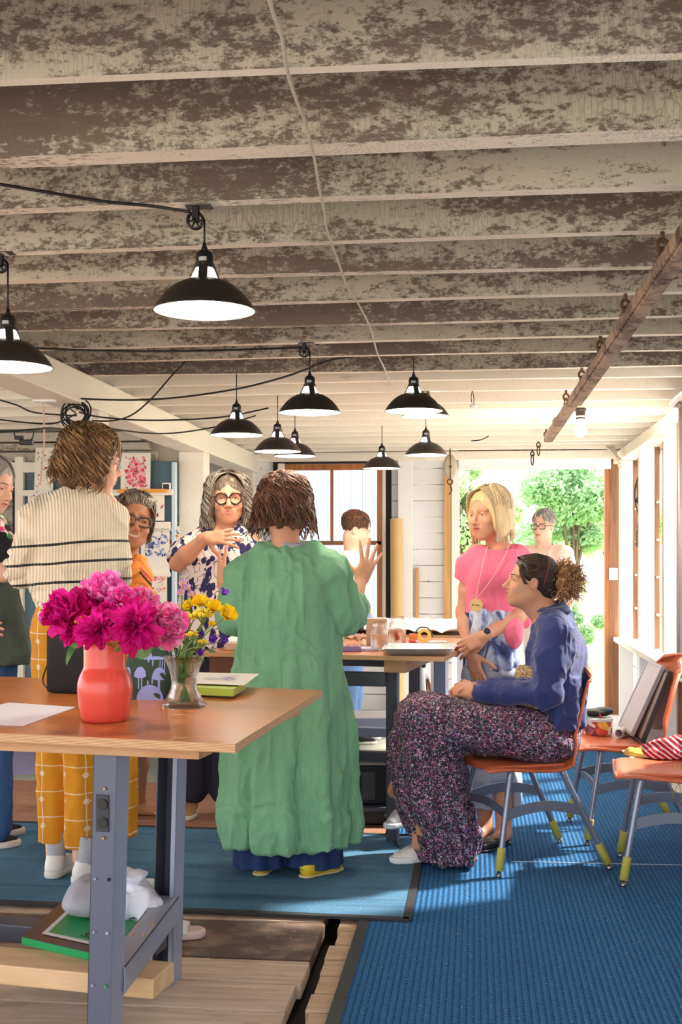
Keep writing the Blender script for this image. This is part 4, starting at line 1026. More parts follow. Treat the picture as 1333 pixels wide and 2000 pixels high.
for (lab,px,py,D,r,sd_) in [('yellow-green bud cluster in the middle of the mixed bunch',396,1202,3.36,20,31),('yellow-green bud cluster left of centre beside the peony',372,1207,3.38,18,32),('yellow-green bud cluster high near the violet bell',408,1182,3.42,16,33),('round yellow bud cluster low beside the peony',377,1241,3.3,13,34),('flat yellow bud cluster low above the vase rim',398,1255,3.3,11,35),('yellow-green bud cluster behind at the left top',355,1192,3.44,14,36)]:
    tansy(lab,px,py,D,r,sd_)
for (lab,px,py,D,r,ms_,sd_) in [('deep violet bell flower standing highest at the right',437,1159,3.4,14,m_pur,41),('violet flower low at the right of the glass vase rim',414,1250,3.28,13,m_pur,42),('light violet flower lowest on the far right side',436,1252,3.32,12,[m_pur[1],m_pur[0]],43),('violet flower drooping inside the vase rim',393,1276,3.3,10,[m_pur[1],m_pur[0]],44),('small violet flower beside the round yellow buds',392,1240,3.3,9,m_pur,45)]:
    bloom(lab,px,py,D,r,ms_,7,sd_,((px-400)/60,-.7,.3 if py>1200 else .8),.42)
for (lab,px,py,sd_) in [('pink daisy at the very top of the mixed bunch',358,1141,51),('lilac daisy just below the top pink daisy',368,1150,52),('lilac pink daisy lowest of the daisies at the top left',354,1158,53),('pale lilac daisy nearest the floral shirt',376,1163,54)]:
    bloom(lab,px,py,3.42,11,m_lil,11,sd_,(0,-.8,.5),.2,m_yel[1])
rng=np.random.default_rng(77); t=thing('foliage_sprig','green leafy filler spilling around the glass vase rim','foliage',tuple(gc_+[0,0,.14]))
mb=MB()
for k in range(70):
    c=gc_+np.array([rng.normal()*.03,rng.normal()*.03,.13+abs(rng.normal())*.045]); d=nz(rng.normal(size=3)); e=nz(np.cross(d,rng.normal(size=3))); s=rng.uniform(.008,.018)
    mb.add([c-d*s,c+e*s*.35,c+d*s,c-e*s*.35],[(0,1,2,3)])
for k in range(26):
    c=gc_+np.array([rng.normal()*.012,rng.normal()*.012,.07+rng.uniform(0,.06)]); d=nz(rng.normal(size=3)); e=nz(np.cross(d,rng.normal(size=3))); s=.012
    mb.add([c-d*s,c+e*s*.4,c+d*s,c-e*s*.4],[(0,1,2,3)])
mb.build('leaves',m_leafg,t,world=True); tag(t,kind='stuff')
# black speaker box with cable
c=onT(126,1355)+.05*FW
t=thing('black_speaker','black fabric box with rounded edges standing behind the peonies','speaker',tuple(c))
MB().box((-.05,-.05,0),(.09,.05,.20),T=rotz(-.2),bev=.014).build('case',plain('black_cloth_case',(16,15,17),.8,bs=600,bstr=.2),t,smooth=True)
q=[P(104,1262,3.85),P(96,1290,3.85),P(85,1322,3.85),P(86,1336,3.83),P(98,1348,3.78),P(110,1351,3.75)]
MB().tube(smoothpath(q,24),.0028,6).build('lead',m_cord,t,world=True,smooth=True)
# pouch with mushrooms
m_pouch=plain('dark_green_cloth',(44,66,54),.85,bs=300,bstr=.2); lav=(150,160,222)
c=onT(288,1366)+.03*FW
t=thing('zip_pouch','dark green fabric pouch printed with lavender mushrooms behind the vase','pouch',tuple(c))
A,B=np.meshgrid(np.linspace(0,2*PI,41),np.linspace(0,1,14),indexing='ij')
def sup(a,e): return np.sign(np.cos(a))*np.abs(np.cos(a))**e, np.sign(np.sin(a))*np.abs(np.sin(a))**e
ca,sa=sup(A,.5); wd_=.069*(1-.06*(B-.5)**2*4); dp=.042*(1-B)+.012*B+.008*np.sin(PI*B)
G=np.stack([wd_*ca*(1-.12*B**4),dp*sa,.148*B],-1)
mb=MB().grid(G); mb.sphere((0,0,.147),(.062,.012,.006),16,6)
mb.build('pouch_body',m_pouch,t,smooth=True).rotation_euler=(0,0,YAW)
def onp(u,v): # u -1..1 across, v up
    d=.042*(1-v)+.012*v+.008*math.sin(PI*v); x=u*.066; s=min(1,abs(u)); y=-d*(1-s**4)**.25-.0012 if s<.99 else 0
    return np.array([x,y,.148*v])
V=[];F=[];n=0
def shp(pts):
    global n
    W=[onp(*p) for p in pts]; V.append(np.mean(W,axis=0)+[0,-.0006,0]); V.extend(W); m=len(W)
    for i in range(m): F.append((n,n+1+i,n+1+(i+1)%m))
    n+=m+1
def cap(cx,cy,rx,ry): shp([(cx+rx*math.cos(a),cy+ry*math.sin(a)) for a in np.linspace(0,PI,14)]+[(cx-rx*.5,cy-ry*.12),(cx+rx*.5,cy-ry*.12)])
cap(-.3,.46,.27,.2); cap(.55,.42,.32,.22); cap(-.1,.86,.3,.13); cap(.15,.0,.6,.3); cap(-.85,.5,.12,.15); cap(.35,.80,.5,.06)
for (x,y0,y1,w_) in ((-.36,.22,.45,.03),(-.22,.22,.45,.03),(.05,.3,.84,.035),(.25,.32,.8,.03),(.55,.12,.42,.05),(.78,.5,.78,.02),(.68,.52,.78,.02),(.58,.55,.78,.02)):
    shp([(x-w_,y0),(x+w_,y0),(x+w_,y1),(x-w_,y1)])
mkobj('printed_mushrooms',V,F,plain('lavender_print',lav,.8),t).rotation_euler=(0,0,YAW)
MB().tube(smoothpath([(.066,.01,.14),(.075,0,.08),(.072,-.01,.04),(.06,-.03,.02)],12),.0025,5).build('side_strap',m_black,t,smooth=True)
# white paper sheet at the left
pts=[PZ(-30,1384,H1+.002),PZ(17,1372,H1+.002),PZ(148,1381,H1+.002),PZ(48,1417,H1+.002),PZ(-30,1414,H1+.002)]
tag(MB().prism([(p[0],p[1]) for p in pts][::-1],H1+.0005,H1+.0022).build('paper_sheet',plain('white_paper',(238,232,240),.6)),'blank white paper sheet lying at the left of the near table','paper')
# green box, papers and drawing
t=thing('green_box','lime green box under the ink drawing on the near table','box',tuple(onT(425,1352)))
def quadbox(pts,z0,z1,m,nm,parent):
    q=[PZ(x,y,z1)[:2] for x,y in pts]; return MB().prism([tuple(p) for p in q][::-1],z0,z1).build(nm,m,parent,world=True)
m_lime=plain('lime_green_card',(168,190,60),.5)
quadbox([(384,1327),(372,1342),(456,1346),(480,1333)],H1+.008,H1+.030,m_lime,'box_body',t)
t=thing('sketchbook','white papers and pad under the lime green box','papers',tuple(onT(425,1358)))
quadbox([(375,1340),(362,1350),(448,1358),(485,1339)],H1+.0005,H1+.0035,m_purew,'pad',t)
quadbox([(385,1343),(375,1350),(443,1355),(450,1350)],H1+.0035,H1+.0075,plain('pale_paper',(226,228,220),.6),'folded_paper',t)
LB=[]; 
rg=np.random.default_rng(9)
for k in range(26): LB.append((leafp((rg.uniform(.25,.75),rg.uniform(.3,.7)*.5),rg.uniform(.08,.25),.006,rg.uniform(-.5,.5)),[(150,140,210),(110,100,180)][k%2]))
painting('ink_drawing','white sheet with a violet ink drawing resting on the lime green box',[PZ(388,1313,H1+.036),PZ(507,1316,H1+.040),PZ(478,1338,H1+.036),PZ(372,1334,H1+.036)],LB,.5,cat='drawing')
# ================================================================== things on the second table
m_enam=plain('pale_enamel_metal',(206,214,214),.25,.15); 
t=thing('metal_tray','shallow pale grey metal tray at the right front corner of the second table','tray',tuple(PZ(815,1280,H1)))
def ring(px0,px1,D0,D1,z): 
    a=P(px0,HOR,D0);b=P(px1,HOR,D0);c_=P(px1+3,HOR,D1);d_=P(px0+8,HOR,D1); return [np.array([*q[:2],z]) for q in (a,b,c_,d_)]
rg_=[ring(763,872,5.24,5.46,H1+.001),ring(750,885,5.19,5.52,H1+.029),ring(746,889,5.17,5.54,H1+.0305),ring(753,882,5.20,5.51,H1+.028),ring(765,871,5.25,5.45,H1+.004)]
V=[p for r in rg_ for p in r]; F=[(0,1,2,3)]+[(i*4+j,i*4+(j+1)%4,(i+1)*4+(j+1)%4,(i+1)*4+j) for i in range(4) for j in range(4)]+[(19,18,17,16)]
MB().add(V,F).build('tray_body',m_enam,t,world=True)
m_lid=plain('white_bristle_card',(236,236,236),.6)
def jar(label,px,py,w_,h):
    c=PZ(px,py,H1); c[2]=H1; c=c+.04*FW; r=w_/2; t=thing('glass_jar',label,'jar',tuple(c),0,'water jars on the second table')
    pr=[(0,.002),(r*.8,.0),(r,.006),(r,h*.70),(r*.9,h*.78),(r*.76,h*.82),(r*.76,h*.86),(r*.82,h*.87),(r*.78,h*.9),(r*.82,h*.93),(r*.78,h*.96),(r*.79,h),(r*.74,h),(r*.72,h*.83),(r*.92,h*.70),(r*.93,.01),(0,.008)]
    MB().lathe(pr,36).build('jar_body',m_glass,t,smooth=True)
    MB().lathe([(0,.01),(r*.9,.012),(r*.9,h*.55),(0,h*.55)],30).build('water',m_water,t,smooth=True)
    return t
jar('left glass jar of water standing beside the paint palettes',743,1272,.080,.132)
j=jar('right glass jar of water, a coral brush handle inside',778,1263,.082,.142)
MB().tube([(.0,.01,.03),(-.012,.0,.07)],.012,8).build('brush_head',plain('coral_brush',(232,110,90),.6),j,smooth=True)
def tbx(nm,label,cat,px0,px1,y,dep,h,m,parts=None,grp=None,rot=0,bev=.003):
    a=PZ(px0,y,H1); D=991/(y-1090); w_=(px1-px0)/FPX*D; t=thing(nm,label,cat,tuple(a+RT*w_/2+FW*dep/2),YAW+rot,grp)
    MB().box((-w_/2,-dep/2,0),(w_/2,dep/2,h),bev=bev).build('body',m,t); return t,w_
t,w_=tbx('paint_palette','violet edged watercolour palette open beside the green dress','paint box',657,706,1273,.13,.022,plain('violet_plastic',(120,110,176),.4))
rg=np.random.default_rng(3)
for i in range(7):
    for k in range(3):
        c=[(214,120,90),(190,90,90),(120,110,110),(220,170,150),(90,80,90),(200,150,100)][rg.integers(6)]
        MB().box((-w_/2+.006+i*(w_-.01)/7,-.055+k*.036,.022),(-w_/2+.003+(i+1)*(w_-.01)/7,-.025+k*.036,.027),bev=.001).build('paint_pan',pm(c),t)
t,w_=tbx('paint_palette','pale violet palette lid lying next to the left jar','paint box',705,741,1272,.12,.012,plain('pale_violet_plastic',(190,180,216),.4))
t,w_=tbx('kraft_carton','plain brown card carton standing behind the glass jars','carton',717,757,1259,.08,.125,plain('kraft_card',(196,170,150),.7),bev=.001)
t,w_=tbx('water_tub','second pale tray behind the metal tray on the second table','tray',840,876,1262,.12,.02,m_enam)
# crinkled kraft papers
def crump_sheet(nm,label,cat,px0,px1,y,dep,z,amp,m,seed,group=None):
    a=PZ(px0,y,H1); b=PZ(px1,y,H1); A,B=np.meshgrid(np.linspace(0,1,26),np.linspace(0,1,14),indexing='ij')
    W=a+(b-a)*A[...,None]+FW*dep*B[...,None]; W[...,2]=z+crumple(np.stack([A*.4,B*.3],-1),26,amp,seed)
    return tag(MB().grid(W,thick=-.003).build(nm,m,smooth=False),label,cat,group)
crump_sheet('kraft_paper','crinkled tan wrapping paper behind the violet palette','paper',652,716,1262,.16,H1+.004,.016,plain('tan_paper',(206,172,150),.7),2)
o=crump_sheet('dark_cloth','dark crumpled cloth lying behind the wrapping paper','cloth',650,712,1246,.16,H1+.004,.022,plain('dark_blue_grey_cloth',(60,64,76),.9),4)
crump_sheet('folded_sandwich_paper','pale cream folded wrapper on top of the dark cloth','paper',662,700,1243,.06,H1+.03,.012,plain('cream_paper',(232,214,188),.7),6)
# tape dispenser, orange bottle
t=thing('tape_dispenser','orange and yellow tape dispenser behind the metal tray','tape dispenser',tuple(PZ(818,1255,H1)))
c=PZ(818,1255,H1); Tt=rotz(YAW,tuple(np.zeros(3)))
MB().box((-.045,-.015,0),(-.005,.015,.045),T=Tt,bev=.006).build('handle',plain('orange_plastic',(226,140,60),.4),t)
W=MB(); W.lathe([(.018,-.012),(.034,-.012),(.034,.012),(.018,.012),(.018,-.012)],24,T=lambda V:V[:,[0,2,1]]+np.array([.03,0,.036])); W.build('tape_roll',plain('yellow_tape',(240,214,110),.4),t,smooth=False)
MB().tube(smoothpath([(-.02,0,.045),(.01,0,.075),(.05,0,.07),(.072,0,.03)],12),.004,6).build('guard',plain('dark_grey_plastic',(70,70,80),.4),t,smooth=True)
t=thing('paint_tube','small red capped paint tube beside the tape dispenser','paint tube',tuple(PZ(800,1258,H1)))
MB().tube([(0,0,.012),(.03,.01,.012)],.009,8).build('tube_body',pm((226,90,80)),t); MB().tube([(.03,.01,.012),(.042,.013,.012)],.006,8).build('cap',m_purew,t)
# laptop-like pale case left of dress
t=thing('tablet_case','pale closed tablet case at the left end of the second table','tablet',tuple(PZ(455,1266,H1)))
quadbox([(452,1246),(441,1256),(500,1258),(500,1247)],H1+.002,H1+.034,plain('beige_case',(196,184,166),.5),'case',t)
quadbox([(452,1242),(441,1251),(500,1253),(500,1243)],H1+.034,H1+.044,m_purew,'lid',t)
tbox(o2,-1.08,-.6,.05,.06,H1-.12,H1-.021,MB()).build('drawer_front',plain('dark_brown_wood',(120,70,44),.5),t2,world=True)
# small box items by the window behind the table: white stack
t=thing('paper_stack','stack of white cards standing behind the dark cloth','cards',tuple(P(672,1240,6.2)))
c=P(672,1240,6.2); c[2]=H1
MB().box((-.03,-.03,0),(.05,.03,.12),T=rotz(YAW),bev=.002).build('cards',m_purew,t); t.location=[float(v) for v in c]
# long cardboard tube leaning by the wall
b0=PY(777,1230,YB-.24); a0=PY(775,1014,YB-.16)
t=thing('paper_roll','tall tan cardboard roll standing against the wall right of the window','paper roll',(b0[0],b0[1],.45))
MB().tube([b0*[1,1,0]+[0,0,.02],[a0[0],a0[1],a0[2]]],.05,24).build('roll',plain('tan_card_tube',(218,180,122),.6,var=.1,vs=4),t,world=True,smooth=False)
t.location.z=0.0
for ch_ in t.children:
    ch_.data.transform(Matrix.Translation((0,0,.45)))
# low white bench, stool, broom
t=thing('low_bench','low white bench with a grey edge seen under the second table','bench',tuple(CW(.15,7.3)))
q=CW(.2,7.3); Tb=rotz(YAW,(q[0],q[1],0))
MB().box((-.55,-.2,.30),(.55,.2,.335),T=Tb,bev=.004).build('seat',m_purew,t,world=True)
MB().box((-.55,-.215,.285),(.55,-.2,.34),T=Tb,bev=.002).build('front_edge',m_steell,t,world=True)
for sx in (-.5,.45): 
    for sy in (-.18,.14): MB().box((sx,sy,0),(sx+.05,sy+.04,.30),T=Tb).build('leg',m_steell,t,world=True)
t=thing('folding_stool','white tubular folding stool standing behind the second table','stool',tuple(CW(.35,8.1)))
for (xa,ya,xb,yb_) in ((668,1337,748,1337),(694,1338,690,1415),(668,1337,664,1440),(748,1337,752,1440)):
    MB().tube([P(xa,ya,7.75),P(xb,yb_,7.75)],.010,8).build('tube',m_purew,t,world=True,smooth=True)
t.location=[float(v) for v in P(690,1440,7.75)]
for o_ in t.children: pass
t=thing('easel','white easel leg frame standing right of the second table legs','easel',tuple(PZ(820,1445,0)))
MB().tube([P(818,1290,7.9),PZ(808,1478,0)],.012,8).tube([P(826,1290,7.9),PZ(836,1470,0)],.014,8).build('leg',m_purew,t,world=True,smooth=True)
t=thing('broom','upturned broom with brown bristles behind the seated woman knee','broom',tuple(PZ(835,1455,0)))
MB().tube([P(831,1300,8.0),P(833,1326,8.0)],[.012,.022],10).build('ferrule',m_purew,t,world=True,smooth=True)
rg=np.random.default_rng(4); mb=MB()
for k in range(90):
    x=rg.uniform(-1,1); mb.tube([P(832+x*5,1322,8.0+rg.uniform(-.02,.02)),P(834+x*13,1352+rg.uniform(-3,3),8.0+rg.uniform(-.03,.03))],.002,4)
mb.build('bristles',plain('brown_bristles',(150,100,70),.8,var=.2),t,world=True)
MB().tube([P(834,1351,8.0),PZ(834,1458,0)],.012,8).build('handle',m_purew,t,world=True)
# dark gear stored under the second table
t=thing('black_printer','black boxy printer with a small grey keypad stored under the second table','printer',tuple(CW(.16,6.0)))
Tb=rotz(YAW,tuple(CW(.13,6.0)))
MB().box((-.22,-.18,.0905),(.19,.2,.285),T=Tb,bev=.01).build('case',m_black,t,world=True)
MB().box((-.03,-.186,.115),(.035,-.178,.25),T=Tb,bev=.003).build('keypad',plain('dark_grey_keypad',(66,66,76),.4),t,world=True)
t=thing('storage_crate','dark storage crate on the floor under the second table','crate',tuple(CW(.2,6.0)))
MB().box((-.3,-.22,0.001),(.32,.25,.07),T=Tb,bev=.01).build('crate_body',m_black,t,world=True)
MB().box((-.32,-.24,.07),(.34,.27,.09),T=Tb,bev=.004).build('crate_lid',m_steeld,t,world=True)
cord('power_cable','black cable curving down beside the second table leg to the floor',[P(752,1590,5.6),P(762,1620,5.55),PZ(776,1650,.02),PZ(782,1655,.014),PZ(772,1645,.014)],.004,group=None)
# ================================================================== under the near table: book, bag, shoe
zs=.199
t=thing('art_book','large black and green covered book lying under the near table','book',tuple(PZ(120,1800,zs)))
m_bk=plain('black_cover',(66,54,60),.3,spec=.5); m_gr=plain('bright_green_cover',(20,150,84),.4)
book=[(43,1829),(150,1738),(330,1760),(262,1880)]
quadbox(book,zs,zs+.022,m_gr,'pages',t); quadbox([(x+0,y-1) for x,y in book],zs+.0225,zs+.0255,m_bk,'cover',t)
def onbook(u,v,z=zs+.027): # u along front edge, v away
    a,b,c_,d_=[PZ(x,y-1,z) for x,y in (book[0],book[1],book[2],book[3])]; return a*(1-u)*(1-v)+b*(1-u)*v+c_*u*v+d_*u*(1-v)
MB().add([onbook(.13,.10),onbook(.95,.10),onbook(.95,.62),onbook(.13,.62)],[(0,1,2,3)]).build('white_border',plain('speckled_white',(226,226,226),.6,var=.2,vs=300),t,world=True)
MB().add([onbook(.17,.15,zs+.028),onbook(.95,.15,zs+.028),onbook(.95,.58,zs+.028),onbook(.17,.58,zs+.028)],[(0,1,2,3)]).build('green_panel',m_gr,t,world=True)
# lettering as seen upside down on the cover
cu=bpy.data.curves.new('lettering','FONT'); cu.body="'HES"; cu.size=.05; cu.extrude=.0004
to=bpy.data.objects.new('lettering',cu); COL.objects.link(to); dg=bpy.context.evaluated_depsgraph_get(); me=bpy.data.meshes.new_from_object(to.evaluated_get(dg)); bpy.data.objects.remove(to)
eu=nz(onbook(1,0)-onbook(0,0)); ev=nz(onbook(0,1)-onbook(0,0)); ev=nz(ev-eu*(ev@eu)); org=onbook(.72,.26,zs+.0288)
V=np.array([v.co[:] for v in me.vertices]); V=org-V[:,0:1]*eu-V[:,1:2]*ev+V[:,2:3]*UP
mkobj('lettering',V,[tuple(p.vertices) for p in me.polygons],m_black,t,world=True)
t=thing('black_tray','black open tray beneath the book and bag under the near table','tray',tuple(PZ(200,1860,.198)))
quadbox([(150,1775),(120,1850),(255,1896),(330,1800)],.1985-.012,.1985,m_black,'tray_base',t)
# floor shoe near rear leg
# ================================================================== organic modelling: distance fields turned into one surface
def vnoise(Pn,sc,seed=0):
    p=np.asarray(Pn)*sc+seed*17.3; i=np.floor(p).astype(np.int64); f=p-i; f=f*f*(3-2*f); out=0
    for dx in (0,1):
        for dy in (0,1):
            for dz in (0,1):
                h=(i[:,0]+dx)*73856093^(i[:,1]+dy)*19349663^(i[:,2]+dz)*83492791; h=(h^(h>>13))*1274126177&0x7fffffff
                w_=(f[:,0] if dx else 1-f[:,0])*(f[:,1] if dy else 1-f[:,1])*(f[:,2] if dz else 1-f[:,2]); out=out+w_*(h/0x7fffffff)
    return out
class SDF:
    def __init__(s,lo,hi,h):
        s.h=h; s.lo=np.array(lo,float); s.n=np.ceil((np.array(hi)-s.lo)/h).astype(int)+1
        s.d=np.full(s.n,.2,np.float32); s.ax=[s.lo[k]+h*np.arange(s.n[k]) for k in range(3)]
    def reg(s,lo,hi,m):
        a=np.clip(np.floor((np.array(lo)-m-s.lo)/s.h).astype(int),0,s.n); b=np.clip(np.ceil((np.array(hi)+m-s.lo)/s.h).astype(int)+1,0,s.n)
        if (b<=a).any(): return None,None
        sl=tuple(slice(a[k],b[k]) for k in range(3))
        return sl,(s.ax[0][sl[0]][:,None,None],s.ax[1][sl[1]][None,:,None],s.ax[2][sl[2]][None,None,:])
    def put(s,sl,v,k,op):
        a=s.d[sl]
        if op=='s': v=-v; 
        if op in 'si':
            h=np.maximum(k-np.abs(a-v),0)/max(k,1e-6); s.d[sl]=np.maximum(a,v)+h*h*k*.25
        else:
            h=np.maximum(k-np.abs(a-v),0)/max(k,1e-6); s.d[sl]=np.minimum(a,v)-h*h*k*.25
    def cone(s,a,b,ra,rb=None,k=.02,op='u',flat=None):
        rb=ra if rb is None else rb; a=np.array(a,float); b=np.array(b,float)
        R=max(ra,rb); sl,g=s.reg(np.minimum(a,b)-R,np.maximum(a,b)+R,k+.01)
        if sl is None: return s
        ba=b-a; L2=max(ba@ba,1e-9); x,y,z=g
        h=np.clip(((x-a[0])*ba[0]+(y-a[1])*ba[1]+(z-a[2])*ba[2])/L2,0,1)
        px,py,pz=x-a[0]-ba[0]*h,y-a[1]-ba[1]*h,z-a[2]-ba[2]*h
        if flat is not None:
            ax,f=flat; ax=nz(ax); q=px*ax[0]+py*ax[1]+pz*ax[2]; e=(1/f-1)*q; px,py,pz=px+ax[0]*e,py+ax[1]*e,pz+ax[2]*e
        s.put(sl,(np.sqrt(px*px+py*py+pz*pz)-(ra+(rb-ra)*h)).astype(np.float32),k,op); return s
    def ell(s,c,r,k=.02,op='u',A=None):
        c=np.array(c,float); r=np.broadcast_to(np.asarray(r,float),(3,)); R=r.max(); sl,g=s.reg(c-R,c+R,k+.01)
        if sl is None: return s
        x,y,z=g[0]-c[0],g[1]-c[1],g[2]-c[2]
        if A is not None: x,y,z=[x*A[i][0]+y*A[i][1]+z*A[i][2] for i in range(3)]
        k0=np.sqrt((x/r[0])**2+(y/r[1])**2+(z/r[2])**2); k1=np.sqrt((x/r[0]**2)**2+(y/r[1]**2)**2+(z/r[2]**2)**2)+1e-9
        s.put(sl,(k0*(k0-1)/k1).astype(np.float32),k,op); return s
    def loft(s,zs,cx,cy,rx,ry,ex,ey,k=.02,op='u',fold=None,e=2.0):
        """upright lofted body: knots zs ascending; centres, radii along ex, ey"""
        zs=np.array(zs,float); R=max(max(rx),max(ry)); sl,g=s.reg([min(cx)-R,min(cy)-R,zs[0]],[max(cx)+R,max(cy)+R,zs[-1]],k+.01)
        x,y,z=g; zz=z[0,0]; I=lambda v: np.interp(zz,zs,v)[None,None,:]
        dx=x-I(cx); dy=y-I(cy); u=dx*ex[0]+dy*ex[1]; v=dx*ey[0]+dy*ey[1]; a=I(rx)+0*u; b=I(ry)+0*u
        if fold is not None:
            th=np.arctan2(v/b,u/a); f=fold(th,z+0*th); a=a+f; b=b+f
        k0=(np.abs(u/a)**e+np.abs(v/b)**e)**(1/e); rr=np.sqrt(u*u+v*v)+1e-6
        d=rr-rr/np.maximum(k0,1e-6); d=np.maximum(d*.9,np.maximum(zs[0]-z,z-zs[-1]))
        s.put(sl,d.astype(np.float32),k,op); return s
    def plane(s,p,n,k=.004):   # keep the side the normal points away from
        n=nz(n); x,y,z=s.ax[0][:,None,None],s.ax[1][None,:,None],s.ax[2][None,None,:]
        v=((x-p[0])*n[0]+(y-p[1])*n[1]+(z-p[2])*n[2]).astype(np.float32)
        s.put((slice(None),)*3,v,k,'i'); return s
    def mesh(s):
        d=s.d.copy()
        for a in range(3):
            for e in (0,-1):
                q=[slice(None)]*3; q[a]=e; d[tuple(q)]=np.maximum(d[tuple(q)],.001)
        s_=d<0; c=np.zeros(np.array(d.shape)-1,np.int8); offs=[(i,j,k) for i in (0,1) for j in (0,1) for k in (0,1)]
        N=c.shape
        for o in offs: c+=s_[o[0]:o[0]+N[0],o[1]:o[1]+N[1],o[2]:o[2]+N[2]]
        act=(c>0)&(c<8); I=np.argwhere(act); idx=np.full(N,-1,np.int64); idx[act]=np.arange(len(I))
        acc=np.zeros((len(I),3)); cnt=np.zeros(len(I)); cv={o:d[I[:,0]+o[0],I[:,1]+o[1],I[:,2]+o[2]].astype(float) for o in offs}
        for o in offs:
            for ax in range(3):
                if o[ax]==0:
                    o2=list(o); o2[ax]=1; o2=tuple(o2); a,b=cv[o],cv[o2]; m=(a<0)!=(b<0); t=np.where(m,a/(a-b+1e-12),0)
                    p=np.tile(np.array(o,float),(len(I),1)); p[:,ax]+=t; acc[m]+=p[m]; cnt[m]+=1
        V=s.lo+s.h*(I+acc/cnt[:,None]); F=[]
        for ax in range(3):
            a=[slice(0,-1) if q==ax else slice(None) for q in range(3)]; b=[slice(1,None) if q==ax else slice(None) for q in range(3)]
            A=s_[tuple(a)]; B=s_[tuple(b)]; E=np.argwhere(A!=B); u,v=[(1,2),(2,0),(0,1)][ax]
            ok=(E[:,u]>0)&(E[:,v]>0)&(E[:,u]<d.shape[u]-1)&(E[:,v]<d.shape[v]-1); E=E[ok]
            def ID(du,dv): q=E.copy(); q[:,u]+=du; q[:,v]+=dv; return idx[q[:,0],q[:,1],q[:,2]]
            Q=np.stack([ID(-1,-1),ID(0,-1),ID(0,0),ID(-1,0)],1); inside=A[E[:,0],E[:,1],E[:,2]]
            Q[~inside]=Q[~inside][:,::-1]; F.append(Q)
        F=np.concatenate(F); return V,F[(F>=0).all(1)]
def vnormals(V,F):
    n=np.cross(V[F[:,2]]-V[F[:,0]],V[F[:,3]]-V[F[:,1]]); N=np.zeros_like(V)
    for k in range(4):
        for a in range(3): N[:,a]+=np.bincount(F[:,k],n[:,a],len(V))
    return N/(np.linalg.norm(N,axis=1)[:,None]+1e-12)
def relax(V,F,it=2,f=.5):
    E=np.concatenate([F[:,[0,1]],F[:,[1,2]],F[:,[2,3]],F[:,[3,0]]]); deg=np.bincount(E.ravel(),minlength=len(V)).astype(float)
    for _ in range(it):
        S_=np.zeros_like(V)
        for a in range(3): S_[:,a]=np.bincount(E[:,0],V[E[:,1],a],len(V))+np.bincount(E[:,1],V[E[:,0],a],len(V))
        V=V+(S_/np.maximum(deg,1)[:,None]-V)*f
    return V
def wrinkle(V,N,amp,sc=9,dirn=(1,1,1),seed=0):
    """ridged cloth folds, elongated along a direction"""
    Q=V*np.array(dirn)*sc; w_=vnoise(Q*.6,1,seed+3); n1=vnoise(Q+w_[:,None]*2.2,1,seed); n2=vnoise(Q*2.1+w_[:,None]*2,1,seed+1)
    r=(1-np.abs(2*n1-1))**2*.7+(1-np.abs(2*n2-1))**2*.3
    return V+N*((r-.4)*amp)[:,None]
def sobj(name,sd_,mats,parent,rlx=2,wr=None,mi=None,disp=None,label=None):
    V,F=sd_.mesh(); V=relax(V,F,rlx)
    if wr is not None or disp is not None: N=vnormals(V,F)
    if wr is not None:
        for w_ in (wr if isinstance(wr,list) else [wr]): V=wrinkle(V,N,**w_)
    if disp is not None: V=V+N*disp(V,N)[:,None]
    m=None
    if mi is not None: m=mi(V[F].mean(1))
    return mkobj(name,V,F,mats,parent,world=True,smooth=True,mi=m,label=label)
# ------------------------------------------------------------------ people
def skinm(name,c,red=(214,120,96)):
    n=NT(name); v=n.noise(9,4,.6); f=n.noise(160,3,.6)
    cc=n.mix(n.step(v,.35,.75),srgb(c),srgb([int(a*.75+b*.25) for a,b in zip(c,red)])); cc=n.mix(n.math('MULTIPLY',n.step(f,.55,.75),.2),cc,srgb([int(x*.86) for x in c]))
    n.col(cc); n.set(rough=.5,spec=.35,sss=.06); n.b.inputs['Subsurface Radius'].default_value=(.012,.005,.003); n.bump(f,.12,.0015); return n.m
m_skin=skinm('warm_skin',(216,160,128)); m_skin2=skinm('tanned_skin',(200,142,110)); m_skin3=skinm('pale_skin',(236,190,164))
m_lip=plain('lips',(196,112,100),.5); m_lip2=plain('lips_soft',(204,128,112),.5); m_mouth=plain('mouth_shadowless_dark_red',(96,40,38),.6)
m_eyew=plain('eye_white',(206,196,188),.25); m_iris=plain('iris',(92,70,54),.15); m_brow=plain('eyebrow_hair',(120,92,70),.8); m_teeth=plain('teeth',(244,236,224),.25)
